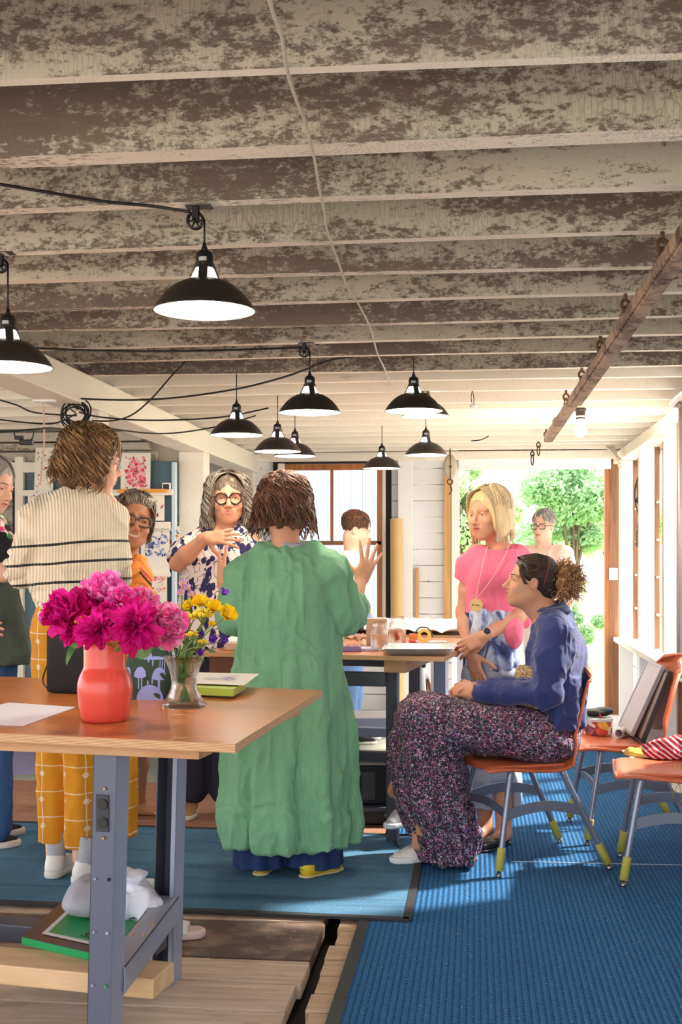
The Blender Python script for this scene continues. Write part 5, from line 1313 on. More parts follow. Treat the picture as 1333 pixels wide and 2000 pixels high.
class Head:
    def __init__(s,c,f,up=(0,0,1),sc=1.0):
        """c centre at eye level inside the head; f facing, up in right/forward/up axes"""
        cv=lambda v:v[0]*RT+v[1]*FW+v[2]*UP
        s.c=np.array(c,float); s.f=nz(cv(f)); u=cv(up); s.u=nz(u-s.f*(u@s.f)); s.r=np.cross(s.f,s.u); s.k=sc
    def p(s,x,y,z): return s.c+s.k*(x*s.r+y*s.f+z*s.u)
    def loc(s,V): Q=(V-s.c)/s.k; return np.stack([Q@s.r,Q@s.f,Q@s.u],1)
    def A(s): return [s.r,s.f,s.u]
    def sculpt(s,S_,smile=0,open_=0,nose=1.0,jaw=1.0,eyes=True,age=0):
        k=s.k; E=lambda c,r,kk=.02,op='u':S_.ell(s.p(*c),np.array(r)*k,kk*k,op,s.A()); C=lambda a,b,ra,rb=None,kk=.012,op='u':S_.cone(s.p(*a),s.p(*b),ra*k,None if rb is None else rb*k,kk*k,op)
        E((0,-.018,.035),(.074,.094,.082)); E((0,.022,-.03),(.062,.066,.082),.03); E((0,.03,-.062),(.048*jaw,.05,.048),.03)
        C((-.045*jaw,.0,-.062),(-.014,.06,-.094),.018,.014,.03); C((.045*jaw,.0,-.062),(.014,.06,-.094),.018,.014,.03); E((0,.066,-.096),(.019,.015,.015),.02)
        for q in (-1,1):
            E((q*.037,.060,-.030),(.022,.020,.018),.025); E((q*.033,.090,.002),(.017,.014,.0125),.012,'s')
            C((q*.014,.084,.021),(q*.05,.066,.020),.0085,.006,.012)
            if eyes: 
                E((q*.0325,.0680,.0),(.0118,.0118,.0118),.003)
                
                for (a,b) in (((-.0140,.0725,.0005),(-.005,.0797,.0068)),((-.005,.0797,.0068),(.006,.0790,.0070)),((.006,.0790,.0070),(.0145,.0700,.0005))): C((q*(.0325+a[0]),a[1],a[2]),(q*(.0325+b[0]),b[1],b[2]),.0034,.0034,.004)
                for (a,b) in (((-.0130,.0735,-.002),(-.005,.0785,-.0072)),((-.005,.0785,-.0072),(.006,.0780,-.0072)),((.006,.0780,-.0072),(.0135,.0705,-.002))): C((q*(.0325+a[0]),a[1],a[2]),(q*(.0325+b[0]),b[1],b[2]),.0028,.0028,.004)
            E((q*.075,-.006,-.006),(.009,.018,.030),.006); E((q*.083,-.002,-.002),(.006,.010,.018),.004,'s')
        C((0,.082,.010),(0,.104*nose,-.030),.0075,.011,.012); E((0,.106*nose,-.032),(.0115,.012,.010),.008)
        for q in (-1,1): E((q*.0125,.095,-.037),(.0075,.011,.0075),.006); E((q*.006,.103,-.043),(.0035,.006,.003),.003,'s')
        E((0,.074,-.062),(.030,.022,.022),.02)
        w_=.022+.005*smile; zc=-.0625
        for q in (-1,1):
            C((0,.0945,zc+.0042),(q*w_,.081,zc+.003+.006*smile),.0040,.0022,.006); C((0,.0930,zc-.0066-.004*open_),(q*w_*.9,.080,zc-.0035+.005*smile),.0048,.0026,.006)
        if open_: E((0,.097,zc-.0005),(w_*.8,.010,.0045*open_+.002),.003,'s')
        else: 
            for q in (-1,1): C((0,.1005,zc-.001),(q*w_,.084,zc+.001+.006*smile),.0012,.001,.003,'s')
        if smile:
            for q in (-1,1): E((q*.040,.066,-.036),(.016,.014,.013),.02); C((q*.023,.088,-.036),(q*.036,.074,-.062),.0018,.0016,.006,'s')
    def mi(s,base=0,smile=0,open_=0,eyes=True,brow=True,teeth=False):
        """material slots: 0 skin 1 lips 2 eye white 3 iris 4 brow 5 teeth"""
        def fn(Cc):
            L=s.loc(Cc); x,y,z=L[:,0],L[:,1],L[:,2]; m=np.zeros(len(Cc),int); w_=.022+.005*smile; zc=-.0625
            zl=zc+.006*smile*(x/w_)**2
            m[(np.abs(x)<w_+.001)&(y>.078)&(z<zl+.0075-.004*(np.abs(x)/w_))&(z>zl-.0105-.004*open_+.008*(np.abs(x)/w_)**2)]=1
            if teeth: m[(np.abs(x)<w_*.82)&(y>.07)&(y<.0965)&(z<zl+.003)&(z>zl-.0055)&((x/w_)**2*.006<.004)]=5
            if eyes:
                for q in (-1,1):
                    ex_=(x-q*.0325)/.0135; zl2=.0038-.0048*ex_**2; m[(np.abs(ex_)<1)&(np.abs(z-zl2)<.0014)&(y>.066)]=4
            if brow:
                for q in (-1,1):
                    t=(x*q-.012)/.042; zb=.0235+.0035*np.sin(np.clip(t,0,1)*PI)-.003*np.clip(t,0,1); m[(t>0)&(t<1)&(np.abs(z-zb)<.0026*(1.1-t*.6))&(y>.045)]=4
            return m
        return fn
def eyes(H,parent,gaze=(0,1,0)):
    g=nz(gaze[0]*H.r+gaze[1]*H.f+gaze[2]*H.u); e1=nz(np.cross(g,H.u)); e2=np.cross(e1,g)
    for q in (-1,1):
        an=np.radians([0.01,5,11,11.5,20,28,29,45,70,100]); R_=.0127*H.k; V=[];F=[];M=[]; n=20
        for a in an:
            for k in range(n): V.append(H.p(q*.0325,.0683,0)+R_*(math.cos(a)*g+math.sin(a)*(math.cos(2*PI*k/n)*e1+math.sin(2*PI*k/n)*e2)))
        for i in range(len(an)-1):
            for k in range(n): F.append((i*n+k,(i+1)*n+k,(i+1)*n+(k+1)%n,i*n+(k+1)%n)); M.append(2 if an[i+1]<=math.radians(11.6) else (1 if an[i+1]<=math.radians(29.1) else 0))
        mkobj('eye',V,F,[m_eyew,m_iris,m_pupil],parent,world=True,smooth=True,mi=M)
m_pupil=plain('pupil',(14,12,12),.1)
def skinmats(sk,lip=None,brow=None): return [sk,lip or m_lip,m_eyew,m_iris,brow or m_brow,m_teeth]
def hand(S_,wr,d,nrm,side,curl=(.5,.5,.5,.5),spread=.10,thumb=.6,sc=1.0,tcurl=.3,splay=None):
    """wr wrist point, d pointing to the fingers, nrm out of the back of the hand, side +1/-1 puts the thumb along +/- cross(d,nrm)"""
    d=nz(d); nrm=nz(nrm-d*(np.dot(nrm,d))); t=np.cross(d,nrm)*side; k=sc
    P3=lambda a,b,c:wr+k*(a*d+b*t+c*nrm)
    S_.cone(wr-.02*d,P3(.012,0,0),.0235*k,.023*k,.012,flat=(nrm,.75))
    for j,b in enumerate((.024,.008,-.009,-.024)): S_.cone(P3(.01,b*.75,0),P3(.082-.004*abs(j-1),b,.001),.0135*k,.0115*k,.010)
    S_.ell(P3(.035,.022,-.008),np.array([.018]*3)*k,.014)
    Ls=((.043,.025,.020),(.048,.029,.022),(.044,.027,.021),(.034,.021,.019))
    for j,b in enumerate((.025,.0085,-.009,-.0245)):
        p=P3(.080-.004*abs(j-1),b,.001); sp=(1.5-j)*spread if splay is None else splay[j]; dd=nz(d+t*sp); a=curl[j]*.6
        for q,L in enumerate(Ls[j]):
            if q: a+=curl[j]*(1.0 if q==1 else .6)
            dr=dd*math.cos(a)-nrm*math.sin(a); p2=p+dr*L*k; r=(.0092,.0083,.0074)[q]*k*(.9 if j==3 else 1)
            S_.cone(p,p2,r,r*.92,.0035); p=p2
    p=P3(.018,.024,-.006); dr=nz(d*(1-thumb*.55)+t*thumb-nrm*.35)
    for q,(L,r) in enumerate(((.042,.0125),(.032,.0098),(.026,.0085))):
        if q: dr=nz(dr+(d*.35-t*.25-nrm*.25)*tcurl*1.5)
        p2=p+dr*L*k; S_.cone(p,p2,r*k,r*.9*k,.007); p=p2
def arm(S_,sh,el,wr,ru=.044,rf=.036,rw=.0235,k=.02):
    S_.cone(sh,sh*.45+el*.55,ru*1.06,ru*.92,k); S_.cone(sh*.45+el*.55,el,ru*.92,ru*.80,k); S_.ell(el,[ru*.80]*3,k)
    m=el*.68+wr*.32; S_.cone(el,m,ru*.80,rf*1.05,k); S_.cone(m,wr,rf*1.05,rw,k)
def leg(S_,hip,kn,an,rt=.078,rk=.052,rc=.052,ra=.032,k=.03):
    S_.cone(hip,kn,rt,rk,k); m=kn*.66+an*.34-.0*FW; S_.cone(kn,m,rk*.95,rc,k); S_.cone(m,an,rc,ra,k)
def bounds(pts,m): pts=np.array(pts); return pts.min(0)-m,pts.max(0)+m
# ------------------------------------------------------------------ hair: a cap of locks following the skull
def hairmat(name,c1,c2,c3=None,rough=.42,axis=(22,22,3)):
    n=NT(name); co=n.co(axis); g=n.noise(6,6,.65,co,.5); g2=n.noise(26,3,.6,co)
    c=n.mix(n.step(g,.34,.66),srgb(c1),srgb(c2)); 
    if c3: c=n.mix(n.math('MULTIPLY',n.step(n.noise(3.2,3,.6,co,.4),.55,.68),.8),c,srgb(c3))
    n.col(c); n.set(rough=rough,spec=.4); n.bump(g2,.4,.003); return n.m
def locks(mb,H,n,Rf,len_,wave,rad,seed,part=0.0,az=(0,2*PI),start=(.05,.9),curl=0,wfreq=6,down=1.0,seg=5,steps=20,outs=0.0,nm=3,flare=0.0,jit=.25,blunt=.45):
    """n locks rooted on the crown. Rf(az,theta)->point in head coords; each flows down the skull then hangs"""
    rng=np.random.default_rng(seed)
    for q in range(n):
        a=rng.uniform(*az); th0=rng.uniform(*start); L=len_*rng.uniform(.82,1.1) if not callable(len_) else len_(a)*rng.uniform(.88,1.08)
        off=rng.uniform(-.004,.006)+outs; ph=rng.uniform(0,6); wv=wave*rng.uniform(.6,1.3); pts=[]; s=0; th=th0; p=None; ds=L/steps; drift=rng.normal()*jit
        aa=a
        for i in range(steps+1):
            u=i/steps
            if th<1.75:
                x,y,z=Rf(aa,th); rr=math.sqrt(x*x+y*y+z*z)+1e-6; q3=np.array([x,y,z])*(1+off/rr); th+=ds/rr; aa+=drift*ds/ max(.05,math.hypot(x,y))*.4
                if th>.75 and az[1]-az[0]<5.9: aa=min(max(aa,az[0]+.03),az[1]-.03)
                rad_=np.array([x,y,0])/(math.hypot(x,y)+1e-6); tan=np.array([-rad_[1],rad_[0],0])
            else:
                q3=p0+np.array([0,0,-ds*down])+rad_*flare*ds
            p0=q3; amp=wv*min(1,u*2.2); pts.append(H.p(*(q3+tan*amp*math.sin(wfreq*u*L/.2+ph)+rad_*amp*.7*math.cos(wfreq*u*L/.2+ph))))
        r=rad*rng.uniform(.7,1.25)*np.maximum(np.sin(np.clip(np.linspace(.10,1.0,steps+1),0,1)*PI*.97+.05)**.5,blunt*(np.arange(steps+1)>steps*.5)*(np.arange(steps+1)<steps)+.2)
        mb.tube(np.array(pts),np.maximum(r,.0007)*H.k,seg,mi=int(rng.integers(nm)) if nm>1 else 0)
def skull(rx=.081,ry=.103,rz=.092,cz=.03,cy=-.016):
    return lambda a,t:(rx*math.sin(t)*math.sin(a),cy+ry*math.sin(t)*math.cos(a),cz+rz*math.cos(t))
def specs(H,parent,kind='round',m=None,y=.094,w_=.024,name='glasses',th=1):
    mb=MB(); lens=MB()
    for q in (-1,1):
        pts=[]; lp=[]
        for a in np.linspace(0,2*PI,33):
            ca,sa_=math.cos(a),math.sin(a)
            if kind=='round': x,z=w_*ca,w_*.92*sa_
            else: x=(w_*1.05)*np.sign(ca)*abs(ca)**.55; z=w_*.72*np.sign(sa_)*abs(sa_)**.6
            pts.append(H.p(q*.0325+x,y-.10*(abs(q*.0325+x))**1.0*.25,z-.001))
        mb.tube(np.array(pts),.0026*th if m is not None else .001,6,cap=False)
        mb.tube([H.p(q*(.0325+w_),y-.01,.006),H.p(q*.078,.06,.008),H.p(q*.081,.005,.006),H.p(q*.079,-.012,-.006)],.0022 if m is not None else .001,6)
    mb.tube([H.p(-.0095,y,.004),H.p(0,y+.003,.006),H.p(.0095,y,.004)],.0024,6)
    return mb.build(name,m or m_zinc,parent,world=True,smooth=True)
m_brown_hair=[hairmat('dark_brown_hair',(66,42,32),(96,62,44)),hairmat('brown_hair',(124,80,58),(84,54,42)),hairmat('chestnut_hair',(156,104,76),(108,72,54))]
def person(label,loc,group=None): return thing('person',label,'person',loc,0,group)
# ================================================================== woman in the green dress
D=4.87; J=lambda px,py,dd=0:P(px,py,D+dd)
pg=person('person seen from behind in a long green linen dress, gesturing with raised hands',tuple(CW((567-667)/FPX*D,D)))
H=Head(J(557,992),(.05,1,-.12),(0.02,-.0,1),1.0)
shA,shB=J(488,1103,.0),J(634,1098,.0); elA,elB=J(452,1212,.03),J(684,1205,.05); wrA,wrB=J(438,1142,.22),J(706,1134,.15); nb=J(561,1080,.0)
lo,hi=bounds([J(430,930),J(760,1640),J(560,1500,-.2),J(560,1500,.5)],.06); lo[2]=.02
S_=SDF(lo,hi,.0045)
H.sculpt(S_,eyes=False); S_.cone(H.p(0,-.02,-.06),nb,.052,.056,.03)
S_.cone(shA*.85+shB*.15-UP*.02,shB*.85+shA*.15-UP*.02,.045,.045,.05); S_.ell(J(561,1130,.02),(.15,.10,.14),.05); S_.ell(J(565,1290,.0),(.15,.11,.16),.08); S_.ell(J(562,1200,.0),(.13,.10,.14),.08)
arm(S_,shA-UP*.03,elA,wrA); arm(S_,shB-UP*.03,elB,wrB)
for sx,fx in ((-.07,520),(.07,615)): 
    leg(S_,J(565,1330)+sx*RT,np.array(P(fx,1500,D)),np.array([*CW((fx-667)/FPX*D,D-.0)[:2],.09]))
hand(S_,wrB,.88*UP+.34*RT+.15*FW,-1.0*FW+.2*RT,-1,(.05,.0,.05,.15),thumb=.9,sc=1.0,splay=(-.02,.12,.30,.55) if False else (.50,.22,-.02,-.28))
hand(S_,wrA,.9*UP-.30*RT+.2*FW,-.9*FW-.2*RT,1,(.15,.1,.15,.25),thumb=.8,splay=(.42,.16,-.05,-.3))
sobj('body',S_,skinmats(m_skin),pg,2,mi=H.mi(eyes=False,brow=False))
# dress
m_green=NT('green_linen'); a_=m_green.noise(90,4,.6,m_green.co((1,1,3))); b_=m_green.noise(4,3,.5)
m_green.col(m_green.mix(m_green.math('MULTIPLY_ADD',a_,.6,m_green.math('MULTIPLY',b_,.4)),srgb((98,154,114)),srgb((138,190,148)))); m_green.set(rough=.85,sheen=.15); m_green.bump(a_,.25,.002); m_green=m_green.m
lo,hi=bounds([J(425,1050),J(715,1660),J(560,1500,-.28),J(560,1500,.34)],.05)
S_=SDF(lo,hi,.005)
def cx(p): return [float((P(a,b,D))[0]) for a,b in p]
kn=[(567,1643,.262,.20),(566,1598,.272,.21),(566,1500,.258,.20),(567,1400,.236,.185),(567,1300,.208,.165),(565,1200,.188,.145),(562,1130,.182,.125),(560,1098,.150,.10),(559,1072,.085,.07),(559,1062,.066,.06)]
zs=[float(P(a,b,D)[2]) for a,b,_,_ in kn]; cxs=[float(P(a,b,D)[0]) for a,b,_,_ in kn]; cys=[float(P(a,b,D)[1]) for a,b,_,_ in kn]
def fold(th,z):
    g=np.clip((1.25-z)/1.0,0,1); return g*(.018*np.sin(7*th+2.2*np.sin(2.1*z)+.6)+.013*np.sin(13*th+3*np.sin(1.7*z+1))+.006*np.sin(23*th-2*z))
S_.loft(zs,cxs,cys,[k[2] for k in kn],[k[3] for k in kn],RT[:2],FW[:2],.02,fold=fold)
S_.cone(J(512,1090),J(476,1122),.050,.066,.03); S_.cone(J(612,1087),J(648,1118),.050,.066,.03)
S_.cone(J(476,1122),J(455,1205,.03),.066,.068,.03); S_.cone(J(455,1205,.03),J(447,1195,.09),.064,.055,.03)
S_.cone(J(648,1118),J(672,1192,.03),.066,.074,.03); S_.cone(J(672,1192,.03),J(691,1190,.09),.074,.060,.03); S_.ell(J(672,1208,.03),(.078,.07,.058),.03)
S_.plane(J(447,1160,.2),UP,.006) if False else None
S_.ell(J(560,1040,-.01),(.068,.085,.075),.008,'s')
for w_,q in ((wrB,elB),(wrA,elA)): S_.cone(w_*.8+q*.2,w_,.038,.045,.006,'s')
vdir=(1.2,1.2,.38)
sobj('linen_dress',S_,m_green,pg,1,wr=[dict(amp=.026,sc=8,dirn=vdir,seed=3),dict(amp=.012,sc=18,dirn=(1,1,.6),seed=9)])
MB().tube([J(566,1068,-.135),J(566,1100,-.14)],.001,4)
# seam down the back, collar trim peeking at the right of the neck
n=NT('navy_white_stripe'); w_=n.wave(60,0,n.co((1,1,1),(0,.6,0)),'X'); n.col(n.mix(n.step(w_,.4,.6),srgb((30,34,60)),srgb((236,236,240)))); m_nstr=n.m
g=[]; 
for a in np.linspace(-.1,1.0,10): 
    c_=J(560,1066,.0)+.062*math.sin(a*1.4)*RT*1.35+(-.066*math.cos(a*1.4))*FW; g.append([c_-[0,0,.008],c_+[0,0,.012]])
MB().grid(np.array(g),thick=.003).build('striped_undershirt',m_nstr,pg,world=True,smooth=True)
# culottes
m_navy=plain('navy_cotton',(24,50,96),.85,var=.15,vs=30,bs=60)
S_=SDF(*bounds([J(445,1560,-.2),J(680,1700,.25)],.03),.005)
for px_ in (512,616): 
    c=J(px_,1600); S_.loft([.045,.10,.30],[c[0]]*3,[c[1]]*3,[.112,.108,.1],[.11,.105,.1],RT[:2],FW[:2],.01,fold=lambda th,z:.007*np.sin(9*th+px_))
sobj('wide_trousers',S_,m_navy,pg,1)
def shoe(parent,ankle_px,heel,toe,m_up,m_sole,sole_h=.018,w_=.040,high=.07,name='shoe',extra=None,h=.0035,k=.02,flatshoe=False,lace=None):
    """heel and toe are floor points"""
    heel=np.array(heel,float); toe=np.array(toe,float); d=nz((toe-heel)*[1,1,0]); s_=np.cross(d,UP); L=np.linalg.norm((toe-heel)[:2]); zf=heel[2]
    lo,hi=bounds([heel,toe,heel+UP*.14],.07); S1=SDF(lo,hi,h); S2=SDF(lo,hi,h)
    pt=lambda a,b,z:heel+d*L*a+s_*b+UP*(z)
    def outline(S3,z0,z1,g):
        for a0,a1,r0,r1 in ((.13,.35,w_*.80,w_*.74),(.35,.68,w_*.74,w_*1.0),(.68,.85,w_*1.0,w_*.82)):
            S3.cone(pt(a0,0,(z0+z1)/2),pt(a1,0,(z0+z1)/2),r0+g,r1+g,.015)
    outline(S1,0,sole_h,.003); S1.plane(heel+UP*sole_h,UP,.003); S1.plane(heel+UP*.0005,-UP,.002)
    for a0,a1,r0,r1,z0,z1 in ((.14,.30,w_*.78,w_*.72,.04,.035),(.30,.62,w_*.74,w_*.92,.03,.022),(.62,.84,w_*.95,w_*.74,.018,.014)):
        S2.cone(pt(a0,0,z0),pt(a1,0,z1),r0,r1,.02)
    S2.cone(pt(.16,0,.03),pt(.2,0,high),w_*.76,w_*.74,.02); S2.cone(pt(.2,0,high-.01),pt(.5,0,high*.7),w_*.62,w_*.62,.03)
    S2.plane(heel+UP*(sole_h-.002),-UP,.002); 
    n_=nz(UP*1+d*(.16 if not flatshoe else .06)); S2.plane(pt(.2,0,high),n_,.004)
    if flatshoe: S2.ell(pt(.36,0,high*1.02),np.array([.023,.036,.020]),.008,'s',[s_,d,UP])
    else: S2.cone(pt(.22,0,high*.6),pt(.22,0,high+.04),w_*.56,w_*.6,.004,'s')
    a=sobj(name,S2,m_up,parent,1); b=sobj('sole',S1,m_sole,a,1)
    if lace is not None:
        mb=MB()
        for q in range(4):
            z=high*(.95-.12*q); aa=.38+.085*q
            mb.tube(smoothpath([pt(aa,-w_*.5,z*.82),pt(aa+.01,0,z*.98+.012),pt(aa+.04,w_*.5,z*.80)],8),.0022,5)
        mb.build('laces',lace,a,world=True,smooth=True)
    if extra: extra(a,pt)
    return a
def fz(px,py,z=.017): q=PZ(px,py,z); return q
m_yshoe=plain('yellow_leather',(226,196,40),.45,var=.08,vs=30); m_ysole=plain('cream_sole',(222,204,150),.7); m_lime2=plain('lime_strap',(176,190,60),.6)
def strap(a,pt):
    MB().tube(smoothpath([pt(.42,-.036,.03),pt(.46,0,.066),pt(.52,.036,.03)],12),.008,6,flat=.35).build('strap',m_lime2,a,world=True,smooth=True)
shoe(pg,None,fz(505,1712),np.array(fz(540,1680)),m_yshoe,m_ysole,.010,.038,.052,flatshoe=True,extra=strap)
shoe(pg,None,fz(590,1715),fz(668,1696),m_yshoe,m_ysole,.010,.038,.052,flatshoe=True,extra=strap)
m_redsock=plain('red_sock',(196,40,40),.9)
for h_,t_ in ((fz(505,1712),fz(540,1680)),(fz(590,1715),fz(668,1696))):
    d_=nz(t_-h_); MB().tube([h_+d_*.06+UP*.03,h_+d_*.06+UP*.13],[.028,.032],14).tube([h_+d_*.07+UP*.035,h_+d_*.15+UP*.03],[.028,.022],12).build('sock',m_redsock,pg,world=True,smooth=True)
# hair: tousled brown bob
S_=SDF(*bounds([H.p(0,0,0)],.19),.004)
S_.ell(H.p(0,-.03,.045),np.array([.102,.112,.092]),.02,A=H.A()); S_.ell(H.p(0,-.055,-.02),np.array([.112,.082,.066]),.04,A=H.A()); S_.ell(H.p(.06,-.02,.0),np.array([.055,.07,.075]),.03,A=H.A()); S_.ell(H.p(-.07,-.01,-.01),np.array([.05,.07,.075]),.03,A=H.A())
S_.ell(H.p(0,.09,-.03),np.array([.062,.07,.07]),.02,'s',A=H.A())
V,F=S_.mesh(); V=relax(V,F,1); N=vnormals(V,F); V=wrinkle(V,N,.022,16,(1,1,.45),5); V=wrinkle(V,N,.010,40,(1,1,.35),6)
ho=mkobj('hair',V,F,m_brown_hair[1],pg,world=True,smooth=True)
mb=MB(); locks(mb,H,1300,skull(.108,.122,.110,.036,-.028),.165,.012,.0024,3,seg=4,wfreq=11,start=(.05,1.5),jit=1.6,flare=.25,outs=-.003,blunt=.6)
mb.build('hair_locks',m_brown_hair,ho,world=True,smooth=True)
# ================================================================== woman in the cream striped sweater
D=4.83; J=lambda px,py,dd=0:P(px,py,D+dd); mpx=D/FPX
pw=person('person in a cream ribbed sweater with thin black stripes and mustard checked trousers',tuple(CW((120-667)*mpx,D)))
H=Head(J(186,898),(.93,.30,-.22),(0.12,0,1),1.03)
nb=J(158,965); shA,shB=J(80,1002,-.02),J(208,992,.02); elA,elB=J(56,1082,-.03) ,J(226,1090,.08); wrA,wrB=J(50,1118,.14),J(236,1130,.30)
lo,hi=bounds([J(20,820),J(290,1720),J(150,1500,-.2),J(150,1500,.45)],.06); lo[2]=.02
S_=SDF(lo,hi,.0045)
H.sculpt(S_,smile=0); S_.cone(H.p(0,-.03,-.06),nb,.050,.058,.03)
S_.cone(shA,shB,.048,.048,.05); S_.ell(J(145,1060),(.13,.10,.15),.05); S_.ell(J(140,1180),(.13,.10,.15),.08); S_.ell(J(140,1250),(.145,.11,.12),.08)
arm(S_,shA,elA,wrA); arm(S_,shB,elB,wrB)
for hx,fx,dd in ((-.07,103,.0),(.07,150,-.05)): 
    leg(S_,J(140,1290)+hx*RT*.8,J(fx+(1 if fx<120 else 5),1450,dd),np.array([*P(fx+(1 if fx<120 else 6),1500,D+dd)[:2],.09]),.07,.042,.040,.028)
hand(S_,wrB,1.0*FW+.05*RT,UP,-1,(.5,.5,.6,.6)); hand(S_,wrA,.9*FW+.2*RT,UP,1,(.5,.5,.6,.6))
sobj('body',S_,skinmats(m_skin3,m_lip2),pw,2,mi=H.mi())
# sweater
m_sw=NT('cream_rib_knit'); sep=m_sw.n('ShaderNodeSeparateXYZ'); m_sw.l(m_sw.co(),sep.inputs[0])
xx=m_sw.math('ADD',m_sw.math('MULTIPLY',sep.outputs['X'],1.0),m_sw.math('MULTIPLY',sep.outputs['Y'],.5))
rib=m_sw.math('SINE',m_sw.math('MULTIPLY',xx,2*PI/.0125)); kn=m_sw.noise(300,2)
zz=m_sw.math('ADD',sep.outputs['Z'],m_sw.math('ADD',m_sw.math('MULTIPLY',sep.outputs['X'],-.06),m_sw.math('MULTIPLY',m_sw.noise(5,1),.02)))
zoff=EYE+10.0*0
def stripe(zc,wd):
    return m_sw.math('LESS_THAN',m_sw.math('ABSOLUTE',m_sw.math('SUBTRACT',zz,zc)),wd)
zs_=[float(P(140,y,D)[2]) for y in (1064,1100,1137)]
st=stripe(zs_[0]+.010,.0048)
for z_ in zs_[1:]: st=m_sw.math('MAXIMUM',st,stripe(z_+.010,.0048))
base=m_sw.mix(m_sw.step(rib,-.8,.6),srgb((232,206,170)),srgb((255,243,222)))
m_sw.col(m_sw.mix(st,base,srgb((38,34,38)))); m_sw.set(rough=.95,sheen=.3); m_sw.bump(m_sw.math('ADD',rib,m_sw.math('MULTIPLY',kn,.8)),.6,.004); m_sw=m_sw.m
S_=SDF(*bounds([J(5,930),J(270,1210),J(150,1100,-.22),J(150,1100,.3)],.05),.005)
kn_=[(140,1196,.128,.115),(142,1180,.140,.12),(141,1130,.182,.14),(143,1060,.184,.145),(145,1000,.166,.13),(150,968,.112,.10),(157,948,.062,.062),(159,940,.052,.055)]
zz_=[float(P(a,b,D)[2]) for a,b,_,_ in kn_]
S_.loft(zz_,[float(P(a,b,D)[0]) for a,b,_,_ in kn_],[float(P(a,b,D)[1]) for a,b,_,_ in kn_],[k[2] for k in kn_],[k[3] for k in kn_],RT[:2],FW[:2],.025)
S_.cone(J(105,985),J(72,1015,-.02),.055,.072,.03); S_.cone(J(72,1015,-.02),J(58,1080,-.04),.070,.066,.03)
S_.cone(J(192,985,.02),J(214,1015,.02),.055,.070,.03); S_.cone(J(214,1015,.02),J(222,1092,.05),.068,.064,.03); S_.cone(J(222,1092,.05),J(236,1133,.24),.062,.044,.03)
for (x,y,r) in ((36,1078,.038),(33,1100,.042),(32,1122,.042),(40,1138,.03)): S_.ell(J(x,y,-.03),(r*1.1,r*1.2,r*.62),.008)
S_.cone(J(50,1075,-.08),J(38,1130,.02),.050,.040,.02)
S_.ell(H.p(-.0,-.03,-.13)+UP*.015,(.058,.065,.05),.006,'s')
sobj('ribbed_sweater',S_,m_sw,pw,1,wr=[dict(amp=.014,sc=9,dirn=(1,1,1.3),seed=4)])
MB().tube([J(158+30*math.cos(a),944+3*math.sin(a)*0,-.0)+[0,0,0]+.055*math.sin(a)*FW*-1 for a in np.linspace(0,2*PI,2)],.001,4)
# trousers
def flowerpants(name):
    n=NT(name); sep=n.n('ShaderNodeSeparateXYZ'); n.l(n.co(),sep.inputs[0])
    wx=n.math('ADD',sep.outputs['X'],n.math('MULTIPLY',n.noise(6,1),.02)); fx=n.math('FRACT',n.math('DIVIDE',wx,.095)); fz_=n.math('FRACT',n.math('DIVIDE',n.math('ADD',sep.outputs['Z'],n.math('MULTIPLY',n.noise(5,1),.02)),.105))
    ln=n.math('MAXIMUM',n.math('LESS_THAN',n.math('ABSOLUTE',n.math('SUBTRACT',fx,.5)),.018),n.math('LESS_THAN',n.math('ABSOLUTE',n.math('SUBTRACT',fz_,.5)),.018))
    a=n.math('SUBTRACT',n.math('FRACT',n.math('ADD',fx,.12)),.12); b=n.math('SUBTRACT',fz_,.12)
    dx=n.math('MULTIPLY',n.math('SUBTRACT',fx,.5),.095); dz=n.math('MULTIPLY',n.math('SUBTRACT',n.math('FRACT',n.math('ADD',fz_,.3)),.5),.105)
    r=n.math('SQRT',n.math('ADD',n.math('MULTIPLY',dx,dx),n.math('MULTIPLY',dz,dz))); an=n.math('ARCTAN2',dz,dx)
    pr=n.math('MULTIPLY_ADD',n.math('COSINE',n.math('MULTIPLY',an,6)),.0035,.0085); pet=n.math('MULTIPLY',n.math('LESS_THAN',r,pr),n.math('GREATER_THAN',r,.003))
    cell=n.noise(14,0,.5); m=n.math('MAXIMUM',n.math('MULTIPLY',ln,.75),pet)
    n.col(n.mix(m,n.mix(n.noise(20,4),srgb((206,130,18)),srgb((226,152,30))),srgb((246,226,206)))); n.set(rough=.9); n.bump(n.noise(200,2),.2,.002); return n.m
m_must=flowerpants('mustard_checked_cotton')
S_=SDF(*bounds([J(60,1150),J(215,1660),J(150,1400,-.2),J(150,1400,.25)],.04),.005)
S_.ell(J(135,1235),(.146,.125,.14),.03); S_.cone(J(135,1180),J(135,1240),.12,.14,.03,flat=(FW,.85))
for k_,(fx,dd,yb) in enumerate(((104,.0,1642),(156,-.05,1653))):
    hp=J(112 if k_==0 else 165,1290,dd*.5); c=P(fx,yb,D+dd); kn2=J(fx+2,1450,dd)
    S_.cone(hp,kn2,.100,.068,.03); 
    zz=[float(c[2]),float(c[2])+.12,float(kn2[2]),float(kn2[2])+.08]; S_.loft(zz,[c[0],c[0],kn2[0],kn2[0]],[c[1],c[1],kn2[1],kn2[1]],[.057,.058,.066,.07],[.058,.06,.068,.07],RT[:2],FW[:2],.02,fold=lambda th,z:.003*np.sin(5*th+6*z))
    S_.cone(c-UP*.03,c+UP*.03,.047,.047,.003,'s')
sobj('checked_trousers',S_,m_must,pw,1,wr=[dict(amp=.012,sc=11,dirn=(1,1,.6),seed=7)])
